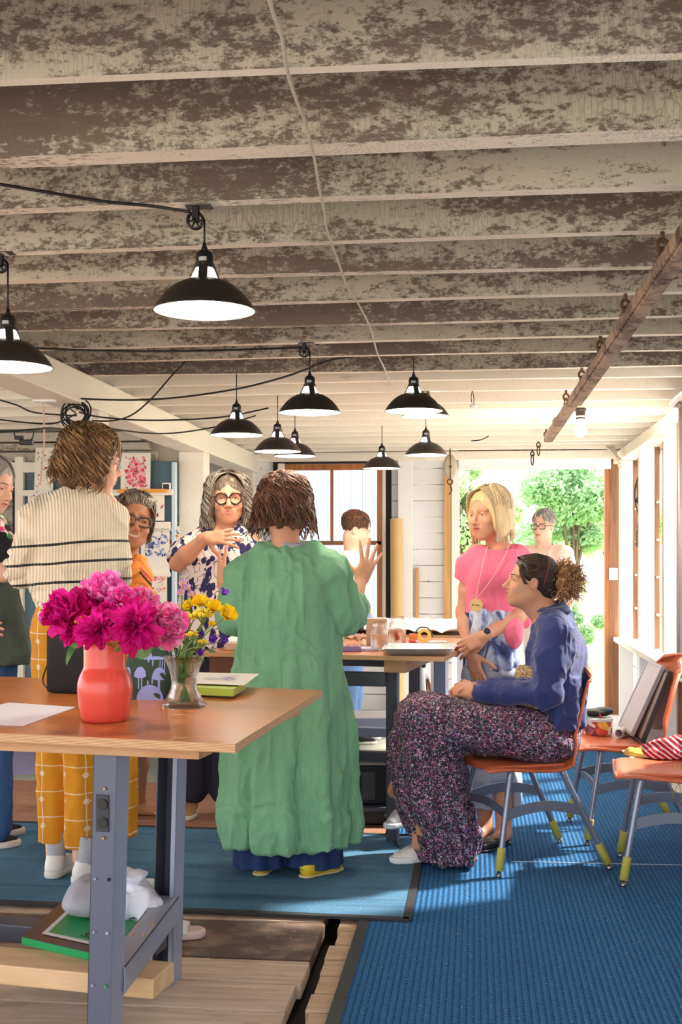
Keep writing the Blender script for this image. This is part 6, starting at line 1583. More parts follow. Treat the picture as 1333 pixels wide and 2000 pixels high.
m_wleather=plain('white_leather',(240,234,226),.45,var=.04,vs=20); m_wsole=plain('white_rubber_sole',(226,220,210),.6); m_sock=NT('grey_striped_sock'); w_=m_sock.wave(70,0,m_sock.co(),'Z'); m_sock.col(m_sock.mix(w_,srgb((196,196,204)),srgb((150,150,160)))); m_sock.set(rough=.9); m_sock=m_sock.m
for hx,hy,tx,ty,ax,ay in ((97,1718,100,1668,103,1648),(140,1727,196,1712,150,1655)):
    h_=fz(hx,hy); t_=fz(tx,ty); 
    if hx==97: t_=h_+(.25*FW+.06*RT); 
    else: t_=h_+(.235*RT+.11*FW)
    a=shoe(pw,None,h_,t_,m_wleather,m_wsole,.030,.041,.085,lace=m_purew)
    d_=nz(t_-h_); MB().tube([h_+d_*.055+UP*.05,h_+d_*.062+UP*.10,h_+d_*.075+UP*.17],[.034,.036,.040],16).build('sock',m_sock,pw,world=True,smooth=True)
# hair: half-up wavy, honey highlights
m_honey=[hairmat('dark_honey_hair',(106,74,46),(78,52,34)),hairmat('honey_hair',(144,104,66),(106,74,48)),hairmat('blonde_streak_hair',(190,150,104),(148,108,70))]
S_=SDF(*bounds([H.p(0,0,0)],.21),.004)
S_.ell(H.p(0,-.025,.04),np.array([.084,.106,.090]),.02,A=H.A()); S_.ell(H.p(0,-.07,-.05),np.array([.085,.06,.085]),.04,A=H.A()); S_.ell(H.p(.07,-.03,-.04),np.array([.030,.055,.075]),.03,A=H.A()); S_.ell(H.p(-.07,-.03,-.04),np.array([.03,.055,.075]),.03,A=H.A()); S_.ell(H.p(.0,-.075,.085),np.array([.05,.045,.035]),.02,A=H.A())
S_.ell(H.p(0,.10,-.03),np.array([.062,.075,.09]),.015,'s',A=H.A())
V,F=S_.mesh(); V=relax(V,F,1); N=vnormals(V,F); V=wrinkle(V,N,.020,18,(1,1,.5),5)
ho=mkobj('hair',V,F,m_honey[0],pw,world=True,smooth=True)
mb=MB(); sk=skull(.090,.112,.100,.040,-.026)
locks(mb,H,1100,sk,.185,.021,.0025,8,seg=4,az=(PI*.33,PI*1.67),wfreq=13,start=(.3,1.5),jit=.9,flare=.10,blunt=.3)
locks(mb,H,300,sk,.13,.004,.0020,9,seg=4,az=(PI*-.4,PI*.4),wfreq=4,start=(.15,.75),jit=2.5,blunt=.3,outs=.002)
for k in range(60):  # twisted knot on the back of the crown
    c=H.p(0,-.085,.095); a0=RNG.uniform(0,6); r=RNG.uniform(.015,.042); t_=nz(RNG.normal(size=3)); q_=nz(np.cross(t_,RNG.normal(size=3)))
    mb.tube([c+r*(math.cos(a0+a)*t_+math.sin(a0+a)*q_) for a in np.linspace(0,2.2,9)],.003,5,mi=int(RNG.integers(3)))
mb.build('hair_locks',m_honey,ho,world=True,smooth=True)
specs(H,pw,'round',m_zinc,w_=.023); eyes(H,pw)
# ================================================================== smiling woman in the orange and pink shirt
D=5.22; J=lambda px,py,dd=0:P(px,py,D+dd); mpx=D/FPX
po=person('person in an orange and pink shirt smiling through rectangular grey glasses',tuple(CW((238-667)*mpx,D)))
H=Head(J(262,1017),(.30,-.95,-.03),(0.22,0,1),1.02)
nb=J(244,1092,.03); shA,shB=J(172,1118,.05),J(272,1116,.03); elA,elB=J(165,1240,.05),J(276,1222,.06); wrA,wrB=J(190,1300,-.05),J(255,1290,-.06)
lo,hi=bounds([J(150,930),J(300,1620),J(250,1500,-.25),J(250,1500,.9)],.06); lo[2]=.01
S_=SDF(lo,hi,.003)
H.sculpt(S_,smile=1,open_=.8,jaw=1.03); S_.cone(H.p(0,-.03,-.07),nb,.048,.056,.03)
S_.cone(shA,shB,.046,.046,.05); S_.ell(J(232,1180,.05),(.13,.09,.15),.05); S_.ell(J(232,1290,.05),(.14,.10,.14),.08)
arm(S_,shA,elA,wrA); arm(S_,shB,elB,wrB)
footB=fz(272,1592,.012)
for hx,an in ((-.07,np.array([*P(235,1500,5.15)[:2],.07])),(.06,footB+UP*.07)): leg(S_,J(232,1330,.03)+hx*RT,(J(232,1330,.03)+hx*RT+an)/2+.0*RT,an)
hand(S_,wrA,-.5*FW+.5*RT-.3*UP,-1*FW+UP,1); hand(S_,wrB,-.4*FW-.5*RT-.3*UP,-1*FW+UP,-1)
# bare foot of the far leg, pointing right
S_.cone(footB+UP*.035,footB+.10*RT+UP*.028,.034,.030,.03); S_.cone(footB+.10*RT+UP*.024,footB+.16*RT-.01*FW+UP*.018,.030,.022,.02)
for q in range(5): S_.cone(footB+.15*RT+(-.03+.015*q)*FW+UP*.016,footB+(.19-.006*q)*RT+(-.034+.016*q)*FW+UP*.014,.010-.001*q,.009-.001*q,.004)
sobj('body',S_,skinmats(m_skin2),po,1,mi=H.mi(smile=1,open_=.8,teeth=True))
fb=footB
m_gold=plain('gold_strap',(206,156,60),.25,.8)
sl=MB().prism([tuple((fb+a*RT+b*FW)[:2]) for a,b in ((-.04,-.03),(.06,-.036),(.14,-.045),(.20,-.03),(.205,.02),(.15,.045),(.05,.032),(-.04,.03))],.0005,.012).build('sandal',plain('tan_leather_sandal',(150,100,70),.6),po,world=True)
for a in (.085,.11): MB().tube(smoothpath([fb+a*RT-.036*FW+UP*.012,fb+(a+.01)*RT+UP*.058,fb+a*RT+.036*FW+UP*.012],10),.007,6,flat=.35).build('strap',m_gold,sl,world=True,smooth=True)
m_or=plain('orange_cotton',(248,150,62),.8,var=.05,bs=150,bstr=.15); m_hp=plain('hot_pink_trim',(236,50,110),.7); m_bkt=plain('black_trim',(34,28,36),.7); m_pk2=plain('bubblegum_pink_panel',(246,120,170),.75)
S_=SDF(*bounds([J(150,1070),J(305,1300),J(250,1150,-.2),J(250,1150,.25)],.04),.0045)
S_.cone(J(196,1112,.04),J(262,1106,.03),.062,.060,.04); S_.ell(J(234,1175,.04),(.135,.105,.16),.05); S_.ell(J(234,1270,.04),(.14,.11,.14),.06)
S_.cone(J(260,1110,.03),J(271,1124,.03),.052,.054,.03); S_.cone(J(271,1124,.03),J(274,1195,.05),.054,.056,.02); S_.cone(J(180,1122,.05),J(172,1195,.05),.056,.06,.02)
S_.ell(nb+[0,0,.02]-.03*FW,(.052,.07,.07),.01,'s')
def omi(C_):
    q=C_-rootloc(po)*0; L=(C_-np.array([0,0,EYE])); dp=L@FW; px=667+FPX*(L@RT)/dp; py=HOR-FPX*L[:,2]/dp
    m=np.zeros(len(C_),int); m[(px<253)&(py>1060)]=1
    m[(px<258)&(px>246)&(py>1150)]=3
    ln=(py-1098)-(px-262)*1.15; m[(px>258)&(np.abs(ln-6)<3.0)&(py<1150)]=2; m[(px>256)&(np.abs(ln+4)<2.4)&(py<1150)]=1
    return m
sobj('orange_shirt',S_,[m_or,m_hp,m_bkt,m_pk2],po,1,wr=[dict(amp=.010,sc=12,dirn=(1,1,.8),seed=2)],mi=omi)
for sx,mc in ((-1,m_hp),(1,m_or)):
    g=[]; base_=nb+[0,0,-.005]
    for t_ in np.linspace(0,1,10):
        a=(.15+t_*1.15)*sx; r=.062; c=base_+r*math.sin(a)*RT*1.05-r*math.cos(a)*FW*1.25+UP*(-.035+.045*t_); out=nz(math.sin(a)*RT-math.cos(a)*FW)
        g.append([c+UP*.014,c+out*.022-UP*.012,c+out*.030-UP*(.040+.02*(1-t_))])
    MB().grid(np.array(g),thick=.004).build('collar',mc,po,world=True,smooth=True)
g=[]
for t_ in np.linspace(0,1,8): c=nb-.075*FW+.010*RT+UP*(-.04-.16*t_)-.03*FW*math.sin(t_*2); g.append([c-.013*RT,c+.013*RT])
MB().grid(np.array(g),thick=.004).build('placket',m_hp,po,world=True,smooth=True)
S_=SDF(*bounds([J(170,1240),J(290,1650),J(250,1400,-.25),J(250,1400,.35)],.04),.0055)
S_.ell(J(230,1290,.03),(.14,.12,.12),.03)
c=P(228,1630,5.02); hp=J(245,1330)
S_.loft([float(c[2]),float(c[2])+.3,float(hp[2])],[c[0],c[0],hp[0]],[c[1],c[1]+.02,hp[1]],[.082,.078,.10],[.075,.08,.09],RT[:2],FW[:2],.02,fold=lambda th,z:.004*np.sin(7*th+3*z))
c2=np.array([*footB[:2],.24]); hp2=J(220,1330); S_.cone(hp2,c2,.09,.06,.03); S_.cone(c-UP*.03,c+UP*.03,.06,.06,.003,'s')
m_must2=flowerpants('mustard_checked_cotton_b'); sobj('checked_trousers',S_,m_must2,po,1,wr=[dict(amp=.012,sc=11,dirn=(1,1,.6),seed=17)])
m_gh=[hairmat('brown_grey_hair',(112,84,62),(74,54,42)),hairmat('mid_grey_hair',(150,124,100),(98,76,58)),hairmat('silver_streak_hair',(206,198,188),(150,136,122))]
S_=SDF(*bounds([H.p(0,0,0)],.17),.0035)
S_.ell(H.p(0,-.03,.042),np.array([.080,.100,.084]),.02,A=H.A()); S_.ell(H.p(0,-.05,-.03),np.array([.078,.055,.07]),.03,A=H.A()); S_.ell(H.p(0,.10,-.015),np.array([.060,.085,.072]),.012,'s',A=H.A())
V,F=S_.mesh(); V=relax(V,F,1); N=vnormals(V,F); V=wrinkle(V,N,.008,26,(1,1,.4),5); ho=mkobj('hair',V,F,m_gh[0],po,world=True,smooth=True)
mb=MB(); locks(mb,H,700,skull(.083,.106,.092,.040,-.022),.17,.004,.0021,18,seg=4,az=(PI*.36,PI*1.64),wfreq=5,start=(.1,1.2),jit=.5,flare=.03)
# swept-back front from a side part
rg=np.random.default_rng(5)
for k in range(260):
    a=rg.uniform(-1.15,1.15); t0=rg.uniform(0,1); x0=.055*math.sin(a); pts=[H.p(x0*1.0,.068-.015*abs(a),.078-.018*abs(a)+rg.uniform(-.004,.006)),H.p(x0*1.25,.04,.108-.012*abs(a)),H.p(x0*1.45,-.01,.122-.016*abs(a)),H.p(x0*1.5+.01*math.sin(k),-.07,.095-.02*abs(a)),H.p(x0*1.4,-.11,.04)]
    mb.tube(smoothpath(pts,14),np.linspace(.0022,.0014,14),4,mi=int(rg.choice([0,1,2,2])))
for sx in (-1,1):
    for k in range(90):
        b=rg.uniform(-.03,.03); pts=[H.p(sx*.052,.055+b*.3,.068),H.p(sx*.078,.035+b,.03),H.p(sx*.084,.012+b,-.02),H.p(sx*.080,-.005+b,-.065-rg.uniform(0,.02))]
        mb.tube(smoothpath(pts,12),np.linspace(.0021,.0012,12),4,mi=int(rg.choice([0,1,2])))
mb.build('hair_locks',m_gh,ho,world=True,smooth=True)
eyes(H,po,(-.1,1,.02)); specs(H,po,'rect',plain('grey_tortoise_frame',(70,74,78),.25),w_=.0265,th=1.4)
# ================================================================== woman in the navy floral shirt, hand on chest
D=6.05; J=lambda px,py,dd=0:P(px,py,D+dd); mpx=D/FPX
pf=person('person with grey wavy hair and round dark glasses, hand on leaf print shirt',tuple(CW((415-667)*mpx,D)))
H=Head(J(446,973),(.12,-.99,-.06),(-.02,0,1),1.06)
nb=J(436,1040,.02); shA,shB=J(374,1058,.02),J(489,1058,.02); elA,elB=J(348,1100,-.10),J(505,1165,.0); wrA,wrB=J(402,1050,-.19),J(470,1240,-.05)
lo,hi=bounds([J(320,900),J(530,1480),J(430,1300,-.3),J(430,1300,.3)],.06); lo[2]=.02
S_=SDF(lo,hi,.003)
H.sculpt(S_,smile=.8,jaw=1.02); S_.cone(H.p(0,-.03,-.07),nb,.054,.062,.03)
S_.cone(J(392,1064,.02),J(470,1062,.02),.045,.045,.05); S_.ell(J(428,1130),(.14,.10,.15),.05); S_.ell(J(415,1230),(.14,.12,.16),.08)
arm(S_,shA-UP*.02,elA,wrA,.045,.042,.027); arm(S_,shB,elB,wrB,.050,.040,.027)
for hx in (-.07,.07): leg(S_,J(410,1280)+hx*RT,J(408,1430)+hx*RT,np.array([*(J(408,1430)+hx*RT)[:2],.08]))
hand(S_,wrA,.95*RT+.03*UP-.05*FW,-1.0*FW+.25*UP,1,(.25,.3,.35,.4),thumb=.9,splay=(.30,.06,-.16,-.38),sc=1.0)
hand(S_,wrB,.2*RT-.9*UP,-1*FW,1)
sobj('body',S_,skinmats(m_skin,m_lip2),pf,1,mi=H.mi(smile=.8))
def leafprint(name):
    n=NT(name); nv=n.n('ShaderNodeTexNoise'); nv.inputs['Scale'].default_value=9; n.l(n.co(),nv.inputs['Vector'])
    ad=n.n('ShaderNodeVectorMath',operation='MULTIPLY_ADD'); ad.inputs[1].default_value=(.05,.05,.05); n.l(nv.outputs['Color'],ad.inputs[0]); n.l(n.co(),ad.inputs[2])
    def mp(rot,sc):
        m=n.n('ShaderNodeMapping'); m.inputs['Rotation'].default_value=rot; m.inputs['Scale'].default_value=sc; n.l(ad.outputs[0],m.inputs[0]); return m.outputs[0]
    a=n.math('LESS_THAN',n.voro(25,'F1',mp((.2,.7,0),(1,1,.36))),.40); b=n.math('LESS_THAN',n.voro(25,'F1',mp((.1,-.8,.3),(1,1,.36))),.38)
    c=n.math('LESS_THAN',n.math('ABSOLUTE',n.math('SUBTRACT',n.noise(20,1,.5,mp((0,.3,0),(1,1,1))),.5)),.014)
    f=n.math('MAXIMUM',n.math('MAXIMUM',a,b),c); vein=n.math('GREATER_THAN',n.voro(44,'F1',mp((.2,.7,0),(1,1,.5))),.14)
    n.col(n.mix(n.math('MULTIPLY',f,n.math('MAXIMUM',vein,.35)),srgb((238,226,220)),srgb((38,34,84)))); n.set(rough=.8); return n.m
m_lp=leafprint('navy_leaf_print')
S_=SDF(*bounds([J(320,1010),J(525,1290),J(430,1150,-.25),J(430,1150,.22)],.04),.0045)
S_.cone(J(398,1056,.02),J(466,1054,.02),.070,.070,.04); S_.loft([J(0,1265)[2],J(0,1180)[2],J(0,1110)[2],J(0,1065)[2]],[J(408,1265)[0],J(415,1180)[0],J(426,1110)[0],J(430,1065)[0]],[J(408,1265)[1],J(415,1180)[1],J(426,1110,-.01)[1],J(430,1065)[1]],[.165,.165,.175,.14],[.14,.15,.145,.09],RT[:2],FW[:2],.04)
S_.cone(J(388,1060,.02),J(368,1078,-.02),.064,.072,.03); S_.cone(J(368,1078,-.02),J(356,1092,-.06),.072,.072,.03)
S_.cone(J(474,1058,.02),J(492,1082,.02),.064,.070,.03); S_.cone(J(492,1082,.02),J(502,1140,.0),.070,.074,.03)
S_.ell(nb+UP*.035-.05*FW,(.046,.08,.075),.008,'s'); S_.ell(nb-UP*.05-.13*FW,(.022,.05,.05),.008,'s')
S_.cone(J(356,1094,-.07),elA-(.03*RT)-UP*.04,.055,.058,.004,'s')
sobj('leaf_print_shirt',S_,m_lp,pf,1,wr=[dict(amp=.012,sc=10,dirn=(1,1,.7),seed=12)])
for sx in (-1,1):
    g=[]; base_=nb+[0,0,.008]
    for t_ in np.linspace(0,1,10):
        a=(.3+t_*1.4)*sx; r=.066; c=base_+r*math.sin(a)*RT*1.1-r*math.cos(a)*FW*1.1+UP*(-.055+.065*t_**.7); out=nz(math.sin(a)*RT-math.cos(a)*FW)
        g.append([c+UP*.014,c+out*.020-UP*.010,c+out*.028-UP*(.038+.03*(1-t_))])
    MB().grid(np.array(g),thick=.004).build('collar',m_lp,pf,world=True,smooth=True)
m_dk=plain('dark_trousers',(44,44,60),.85)
S_=SDF(*bounds([J(340,1250),J(480,1570),J(430,1300,-.2),J(430,1300,.2)],.04),.006)
for hx in (-.075,.075): S_.cone(J(410,1270)+hx*RT,np.array([*(J(408,1430)+hx*RT)[:2],.12]),.095,.07,.03)
sobj('trousers',S_,m_dk,pf,1)
for hx in (-.09,.09):
    q=J(408,1430)+hx*RT; h_=np.array([q[0],q[1],.0])+.05*FW; shoe(pf,None,h_,h_-.23*FW,plain('tan_shoe',(180,130,84),.6),m_wsole,.025,.040,.07,h=.005)
m_g2=[hairmat('grey_brown_wavy_hair',(120,104,90),(76,62,54)),hairmat('ash_hair',(160,146,130),(112,96,82)),hairmat('pale_grey_hair',(204,196,186),(150,138,126))]
S_=SDF(*bounds([H.p(0,0,-.02)],.20),.004)
S_.ell(H.p(0,-.025,.042),np.array([.088,.104,.088]),.02,A=H.A())
for q in (-1,1): S_.ell(H.p(q*.078,-.01,-.03),np.array([.028,.055,.10]),.03,A=H.A())
S_.ell(H.p(0,-.06,-.05),np.array([.09,.05,.09]),.03,A=H.A()); S_.ell(H.p(0,.10,-.025),np.array([.060,.085,.088]),.012,'s',A=H.A()); S_.cone(H.p(0,.02,-.1),H.p(0,0,-.2),.05,.07,.01,'s')
V,F=S_.mesh(); V=relax(V,F,1); N=vnormals(V,F); V=wrinkle(V,N,.014,20,(1,1,.5),5); ho=mkobj('hair',V,F,m_g2[0],pf,world=True,smooth=True)
mb=MB(); locks(mb,H,1000,skull(.094,.110,.094,.042,-.022),.25,.022,.0025,28,seg=4,az=(PI*.36,PI*1.64),wfreq=11,start=(.15,1.3),jit=.6,flare=.16,blunt=.3)
for sx in (-1,1):
    for k in range(170):
        b=rg.uniform(-.03,.014); c=rg.uniform(.85,1.2); pts=[H.p(sx*.006,.045+b,.122),H.p(sx*.052*c,.050+b,.105),H.p(sx*.080,.036+b,.045),H.p(sx*.089,.02+b,-.02),H.p(sx*(.090+.01*math.sin(k)),.02+b,-.07),H.p(sx*(.082+.02*math.sin(k*2)),.015+b,-.13-rg.uniform(0,.03))]
        mb.tube(smoothpath(pts,18),np.linspace(.0024,.0018,18),4,mi=int(rg.choice([0,1,1,2])))
mb.build('hair_locks',m_g2,ho,world=True,smooth=True)
eyes(H,pf,(.05,1,.03)); specs(H,pf,'round',plain('dark_tortoise_frame',(40,24,22),.2),w_=.0275,th=1.7)
m_ivory=plain('ivory_earring',(232,204,150),.3)
for q in (-1,1): MB().sphere((0,0,0),(.009,.004,.024),12,8,T=lambda V:V@np.array([RT,FW,UP])+H.p(q*.076,.022,-.062)).build('earring',m_ivory,pf,world=True,smooth=True)
# ================================================================== blonde woman in the pink T-shirt
D=5.62; J=lambda px,py,dd=0:P(px,py,D+dd); mpx=D/FPX
pp=person('person with a blonde bob in a pink T-shirt and wooden name disc',tuple(CW((960-667)*mpx,D)))
H=Head(J(955,1003),(-.74,-.66,-.12),(-.06,0,1),1.0)
nb=J(975,1070,.02); shA,shB=J(923,1096,.0),J(1024,1092,.04); elA,elB=J(908,1196,.03),J(1032,1192,.02); wrA,wrB=J(921,1278,-.10),J(946,1243,-.16)
lo,hi=bounds([J(880,930),J(1070,1500),J(960,1640,-.25),J(960,1640,.3)],.05); lo[2]=.004
S_=SDF(lo,hi,.0031)
H.sculpt(S_,open_=.35,jaw=.98,nose=1.04); S_.cone(H.p(0,-.03,-.06),nb,.047,.056,.03)
S_.cone(shA,shB,.042,.042,.05); S_.ell(J(972,1140),(.125,.09,.14),.05); S_.ell(J(965,1250),(.12,.09,.14),.08)
arm(S_,shA,elA,wrA,.044,.038,.025); arm(S_,shB,elB,wrB,.044,.038,.025)
aA,aB=fz(948,1612,.07),fz(985,1622,.07)
for hp,an in ((J(942,1310),aA),(J(985,1310),aB)): leg(S_,hp,(hp+an)/2,an)
hand(S_,wrA,.30*RT-.95*UP-.05*FW,-.7*FW-.7*RT,-1,(.10,.12,.15,.2),thumb=.6); hand(S_,wrB,-.85*RT-.45*UP+.12*FW,-.9*FW+.3*UP,-1,(.5,.5,.5,.55),thumb=.3)
for an in (aA,aB): S_.cone(an-UP*.02,an-.10*FW*.9-.06*RT-UP*.035,.034,.026,.03); S_.cone(an-.10*FW-.06*RT-UP*.035,an-.14*FW-.08*RT-UP*.045,.03,.022,.02)
m_hairb=[hairmat('blonde_hair',(232,206,158),(206,172,120)),hairmat('light_blonde_hair',(246,230,196),(226,198,150)),hairmat('ash_blonde_hair',(206,178,140),(180,148,110))]
m_browb=plain('fair_eyebrow',(176,136,100),.8)
sobj('body',S_,skinmats(m_skin,m_lip,m_browb),pp,1,mi=H.mi(open_=.35))
m_pink=NT('pink_jersey'); m_pink.col(m_pink.mix(m_pink.noise(5,3),srgb((246,106,138)),srgb((250,128,156)))); m_pink.set(rough=.8,sheen=.2); m_pink.bump(m_pink.noise(300,2),.1,.002); m_pink=m_pink.m
S_=SDF(*bounds([J(880,1040),J(1065,1290),J(960,1150,-.25),J(960,1150,.22)],.04),.0042)
S_.cone(J(944,1088,.01),J(1006,1083,.03),.050,.050,.04); kz=[(957,1196),(960,1150),(968,1110),(975,1075)]
S_.loft([float(J(*q)[2]) for q in kz],[float(J(*q)[0]) for q in kz],[float(J(*q)[1]) for q in kz],[.118,.126,.135,.105],[.098,.108,.112,.075],RT[:2],FW[:2],.03)
for c in ((948,1128),(982,1128)): S_.ell(J(c[0],c[1],-.075),(.055,.05,.055),.05)
S_.cone(J(932,1086,.0),J(914,1104,.0),.046,.052,.03); S_.cone(J(916,1104),J(911,1130,.01),.051,.050,.02); S_.cone(J(1016,1086,.03),J(1030,1106,.03),.047,.054,.03); S_.cone(J(1030,1106,.03),J(1033,1142,.03),.054,.055,.02)
S_.ell(J(972,1056,-.01),(.056,.065,.055),.008,'s')
S_.plane(J(960,1196),-UP,.01) if False else None
S_.cone(J(908,1136,.015),elA,.047,.05,.004,'s')
sobj('pink_tshirt',S_,m_pink,pp,1,wr=[dict(amp=.009,sc=11,dirn=(1,1,.7),seed=5)])
m_tie=NT('tie_dye_indigo'); f=m_tie.noise(9,4,.6,m_tie.co((1,1,.45)),1.0); m_tie.col(m_tie.ramp(f,[(.38,srgb((236,238,246))),(.5,srgb((170,184,216))),(.58,srgb((70,84,136))),(.68,srgb((52,60,100)))])); m_tie.set(rough=.85); m_tie=m_tie.m
S_=SDF(*bounds([J(890,1180),J(1050,1320),J(960,1250,-.2),J(960,1250,.2)],.03),.0045)
kz=[(962,1306,.130,.118),(962,1270,.128,.115),(958,1230,.122,.108),(957,1192,.117,.10)]
S_.loft([float(J(*q[:2])[2]) for q in kz],[float(J(*q[:2])[0]) for q in kz],[float(J(*q[:2])[1]) for q in kz],[q[2] for q in kz],[q[3] for q in kz],RT[:2],FW[:2],.01,fold=lambda th,z:.004*np.sin(11*th+9*z))
S_.cone(J(935,1200,-.10),J(928,1262,-.13),.030,.020,.03)
sobj('tie_dye_undershirt',S_,m_tie,pp,1,wr=[dict(amp=.014,sc=16,dirn=(1,1,.6),seed=8)])
S_=SDF(*bounds([J(985,1195),J(1060,1320),J(960,1250,-.2),J(960,1250,.2)],.03),.0045)
S_.ell(J(1000,1235,-.055),(.060,.075,.075),.02); S_.cone(J(985,1198,-.02),J(1022,1206,.02),.05,.05,.03)
sobj('pink_pocket_wrap',S_,m_pink,pp,1,wr=[dict(amp=.010,sc=14,dirn=(1,1,.7),seed=8)])
m_jean=plain('pale_grey_denim',(176,188,206),.85,var=.10,vs=30,bs=200,bstr=.2)
S_=SDF(*bounds([J(890,1290),J(1050,1590),J(960,1400,-.2),J(960,1400,.22)],.03),.005)
S_.ell(J(962,1310),(.128,.110,.08),.02)
for hp,an in ((J(938,1320),aA),(J(986,1320),aB)):
    S_.cone(hp,(hp+an)/2,.082,.075,.02); z0=.155; S_.loft([z0,.45],[an[0],(hp+an)[0]/2],[an[1],(hp+an)[1]/2],[.076,.072],[.076,.072],RT[:2],FW[:2],.02,fold=lambda th,z:.005*np.sin(6*th+9*z))
    S_.cone(an,an+UP*.15,.055,.055,.003,'s')
sobj('cropped_jeans',S_,m_jean,pp,1,wr=[dict(amp=.010,sc=11,dirn=(1,1,.6),seed=15)])
m_blk=plain('black_leather_flat',(26,26,30),.35,spec=.5)
for an,(hx,hy) in ((aA,(956,1600)),(aB,(990,1610))):
    q=an-np.array([0,0,.07])+.03*FW; q[2]=.010; shoe(pp,None,q+.02*RT,q-.19*FW-.14*RT,m_blk,m_black,.010,.040,.046,flatshoe=True)
# bob
S_=SDF(*bounds([H.p(0,0,-.02)],.2),.0035)
S_.ell(H.p(0,-.025,.042),np.array([.087,.106,.086]),.02,A=H.A()); S_.ell(H.p(0,-.048,-.04),np.array([.090,.068,.09]),.04,A=H.A())
for q in (-1,1): S_.ell(H.p(q*.074,-.002,-.035),np.array([.022,.060,.085]),.03,A=H.A())
S_.ell(H.p(0,.105,-.02),np.array([.057,.085,.092]),.012,'s',A=H.A()); S_.cone(H.p(0,.0,-.12),H.p(0,.05,-.12),.055,.055,.01,'s')
V,F=S_.mesh(); V=relax(V,F,1); N=vnormals(V,F); V=wrinkle(V,N,.004,30,(1,1,.2),5); ho=mkobj('hair',V,F,m_hairb[0],pp,world=True,smooth=True)
mb=MB(); sk=skull(.091,.110,.093,.042,-.022)
locks(mb,H,1100,sk,.245,.003,.0024,38,seg=4,az=(PI*.33,PI*1.67),wfreq=2,start=(.1,1.0),jit=.15,flare=-.05,blunt=.7)
rg=np.random.default_rng(8)
for sx in (-1,1):
    for k in range(200):
        b=rg.uniform(-.03,.012); pts=[H.p(sx*.004-.01,.045+b,.122),H.p(sx*.050,.055+b,.102),H.p(sx*.078,.047+b,.045),H.p(sx*.085,.040+b,-.02),H.p(sx*.084,.036+b,-.07),H.p(sx*(.072),.04+b,-.125-rg.uniform(0,.012))]
        mb.tube(smoothpath(pts,16),np.linspace(.0024,.002,16),4,mi=int(rg.choice([0,1,1,2])))
mb.build('hair_locks',m_hairb,ho,world=True,smooth=True)
eyes(H,pp,(0,1,-.05))
# lanyard, wooden disc, watch
pn=J(931,1182,-.165)
t=MB(); 
for q in ((nb+.055*RT-.02*FW+UP*.03,J(985,1090,-.115),J(955,1140,-.165)),(nb-.05*RT-.03*FW+UP*.02,J(948,1085,-.115),J(936,1140,-.165))):
    t.tube(smoothpath([*q,pn+UP*.028],20),.0014,5)
ln=t.build('lanyard_cord',plain('pale_cord',(232,200,190),.7),pp,world=True,smooth=True)
fr_=nz(-FW-.15*RT+.1*UP); a_=nz(np.cross(UP,fr_)); b_=np.cross(fr_,a_)
MB().lathe([(0,-.003),(.029,-.003),(.030,0),(.029,.003),(0,.003)],32,T=frame(pn,a_,b_,fr_)).build('wooden_disc',plain('pale_wood_disc',(232,190,130),.5,var=.08,vs=60),ln,world=True,smooth=False)
mb=MB(); x0=-.018
sq=[(0,0),(-.3,.5),(-1,.2),(-.4,-.1),(-1,-.6),(-.2,-.4),(.3,0),(.8,-.4),(.9,0),(1.2,-.4),(1.4,0),(1.8,-.4),(2,.1),(1.6,-.9),(2.2,-.2),(2.6,.1),(2.5,-.9),(3.0,-.1)]
pts=np.array([pn+a_*(-.010+x*.0085)+b_*(.002+y*.007)+fr_*.0036 for x,y in sq]); mb.tube(smoothpath(pts,60),.0007,4).build('handwritten_name',plain('dark_brown_ink',(70,44,30),.6),ln,world=True)
d_=nz(wrB-elB); c=wrB-d_*.012
mb=MB().tube([c-d_*.007,c+d_*.007],[.031,.031],22,cap=False); wt=mb.build('watch_strap',plain('white_silver_strap',(220,220,214),.3,.4),pp,world=True,smooth=True)
n_=nz(-FW*.8+UP*.6); n_=nz(n_-d_*(n_@d_)); MB().lathe([(0,.006),(.014,.006),(.016,.002),(.016,-.004),(0,-.004)],24,T=frame(c+n_*.028,d_,np.cross(n_,d_),n_)).build('watch_face',plain('dark_watch_dial',(60,74,84),.2,.5),wt,world=True)
# ================================================================== seated woman, navy jacket, flowered skirt
D=5.06; J=lambda px,py,dd=0:P(px,py,D+dd); mpx=D/FPX
pz=person('person seated in profile in a navy jacket and long flowered skirt, hands clasped',tuple(CW((960-667)*mpx,D)))
H=Head(J(1035,1136),(-.99,-.08,.10),(.12,0,1),.93)
nb=J(1076,1204); shN,shF=J(1085,1236,-.13),J(1078,1232,.17); elN,elF=J(1066,1352,-.17),J(1060,1350,.18); wrN,wrF=J(930,1352,-.055),J(928,1344,.045)
hip=J(1072,1432); knN,knF=J(822,1402,-.10),J(826,1398,.10); anN=np.array([*J(820,1650,-.06)[:2],.10]); anF=J(772,1545,.16)
lo,hi=bounds([J(745,1060),J(1160,1700),J(960,1640,-.3),J(960,1640,.35)],.04); lo[2]=.03
S_=SDF(lo,hi,.0031)
H.sculpt(S_,open_=.1,nose=1.02); S_.cone(H.p(0,-.035,-.06),nb,.047,.055,.03); S_.cone(H.p(0,.01,-.085),H.p(0,-.035,-.12),.03,.04,.03)
S_.cone(shN,shF,.045,.045,.05); S_.cone(J(1080,1240),hip-.0*UP,.088,.10,.05); S_.ell(hip-.02*RT,(.10,.14,.075),.05)
arm(S_,shN,elN,wrN,.046,.040,.026); arm(S_,shF,elF,wrF,.046,.040,.026)
leg(S_,hip-.08*FW,knN+.03*RT,anN,.075,.050,.045); leg(S_,hip+.08*FW,knF+.03*RT,anF,.075,.050,.045)
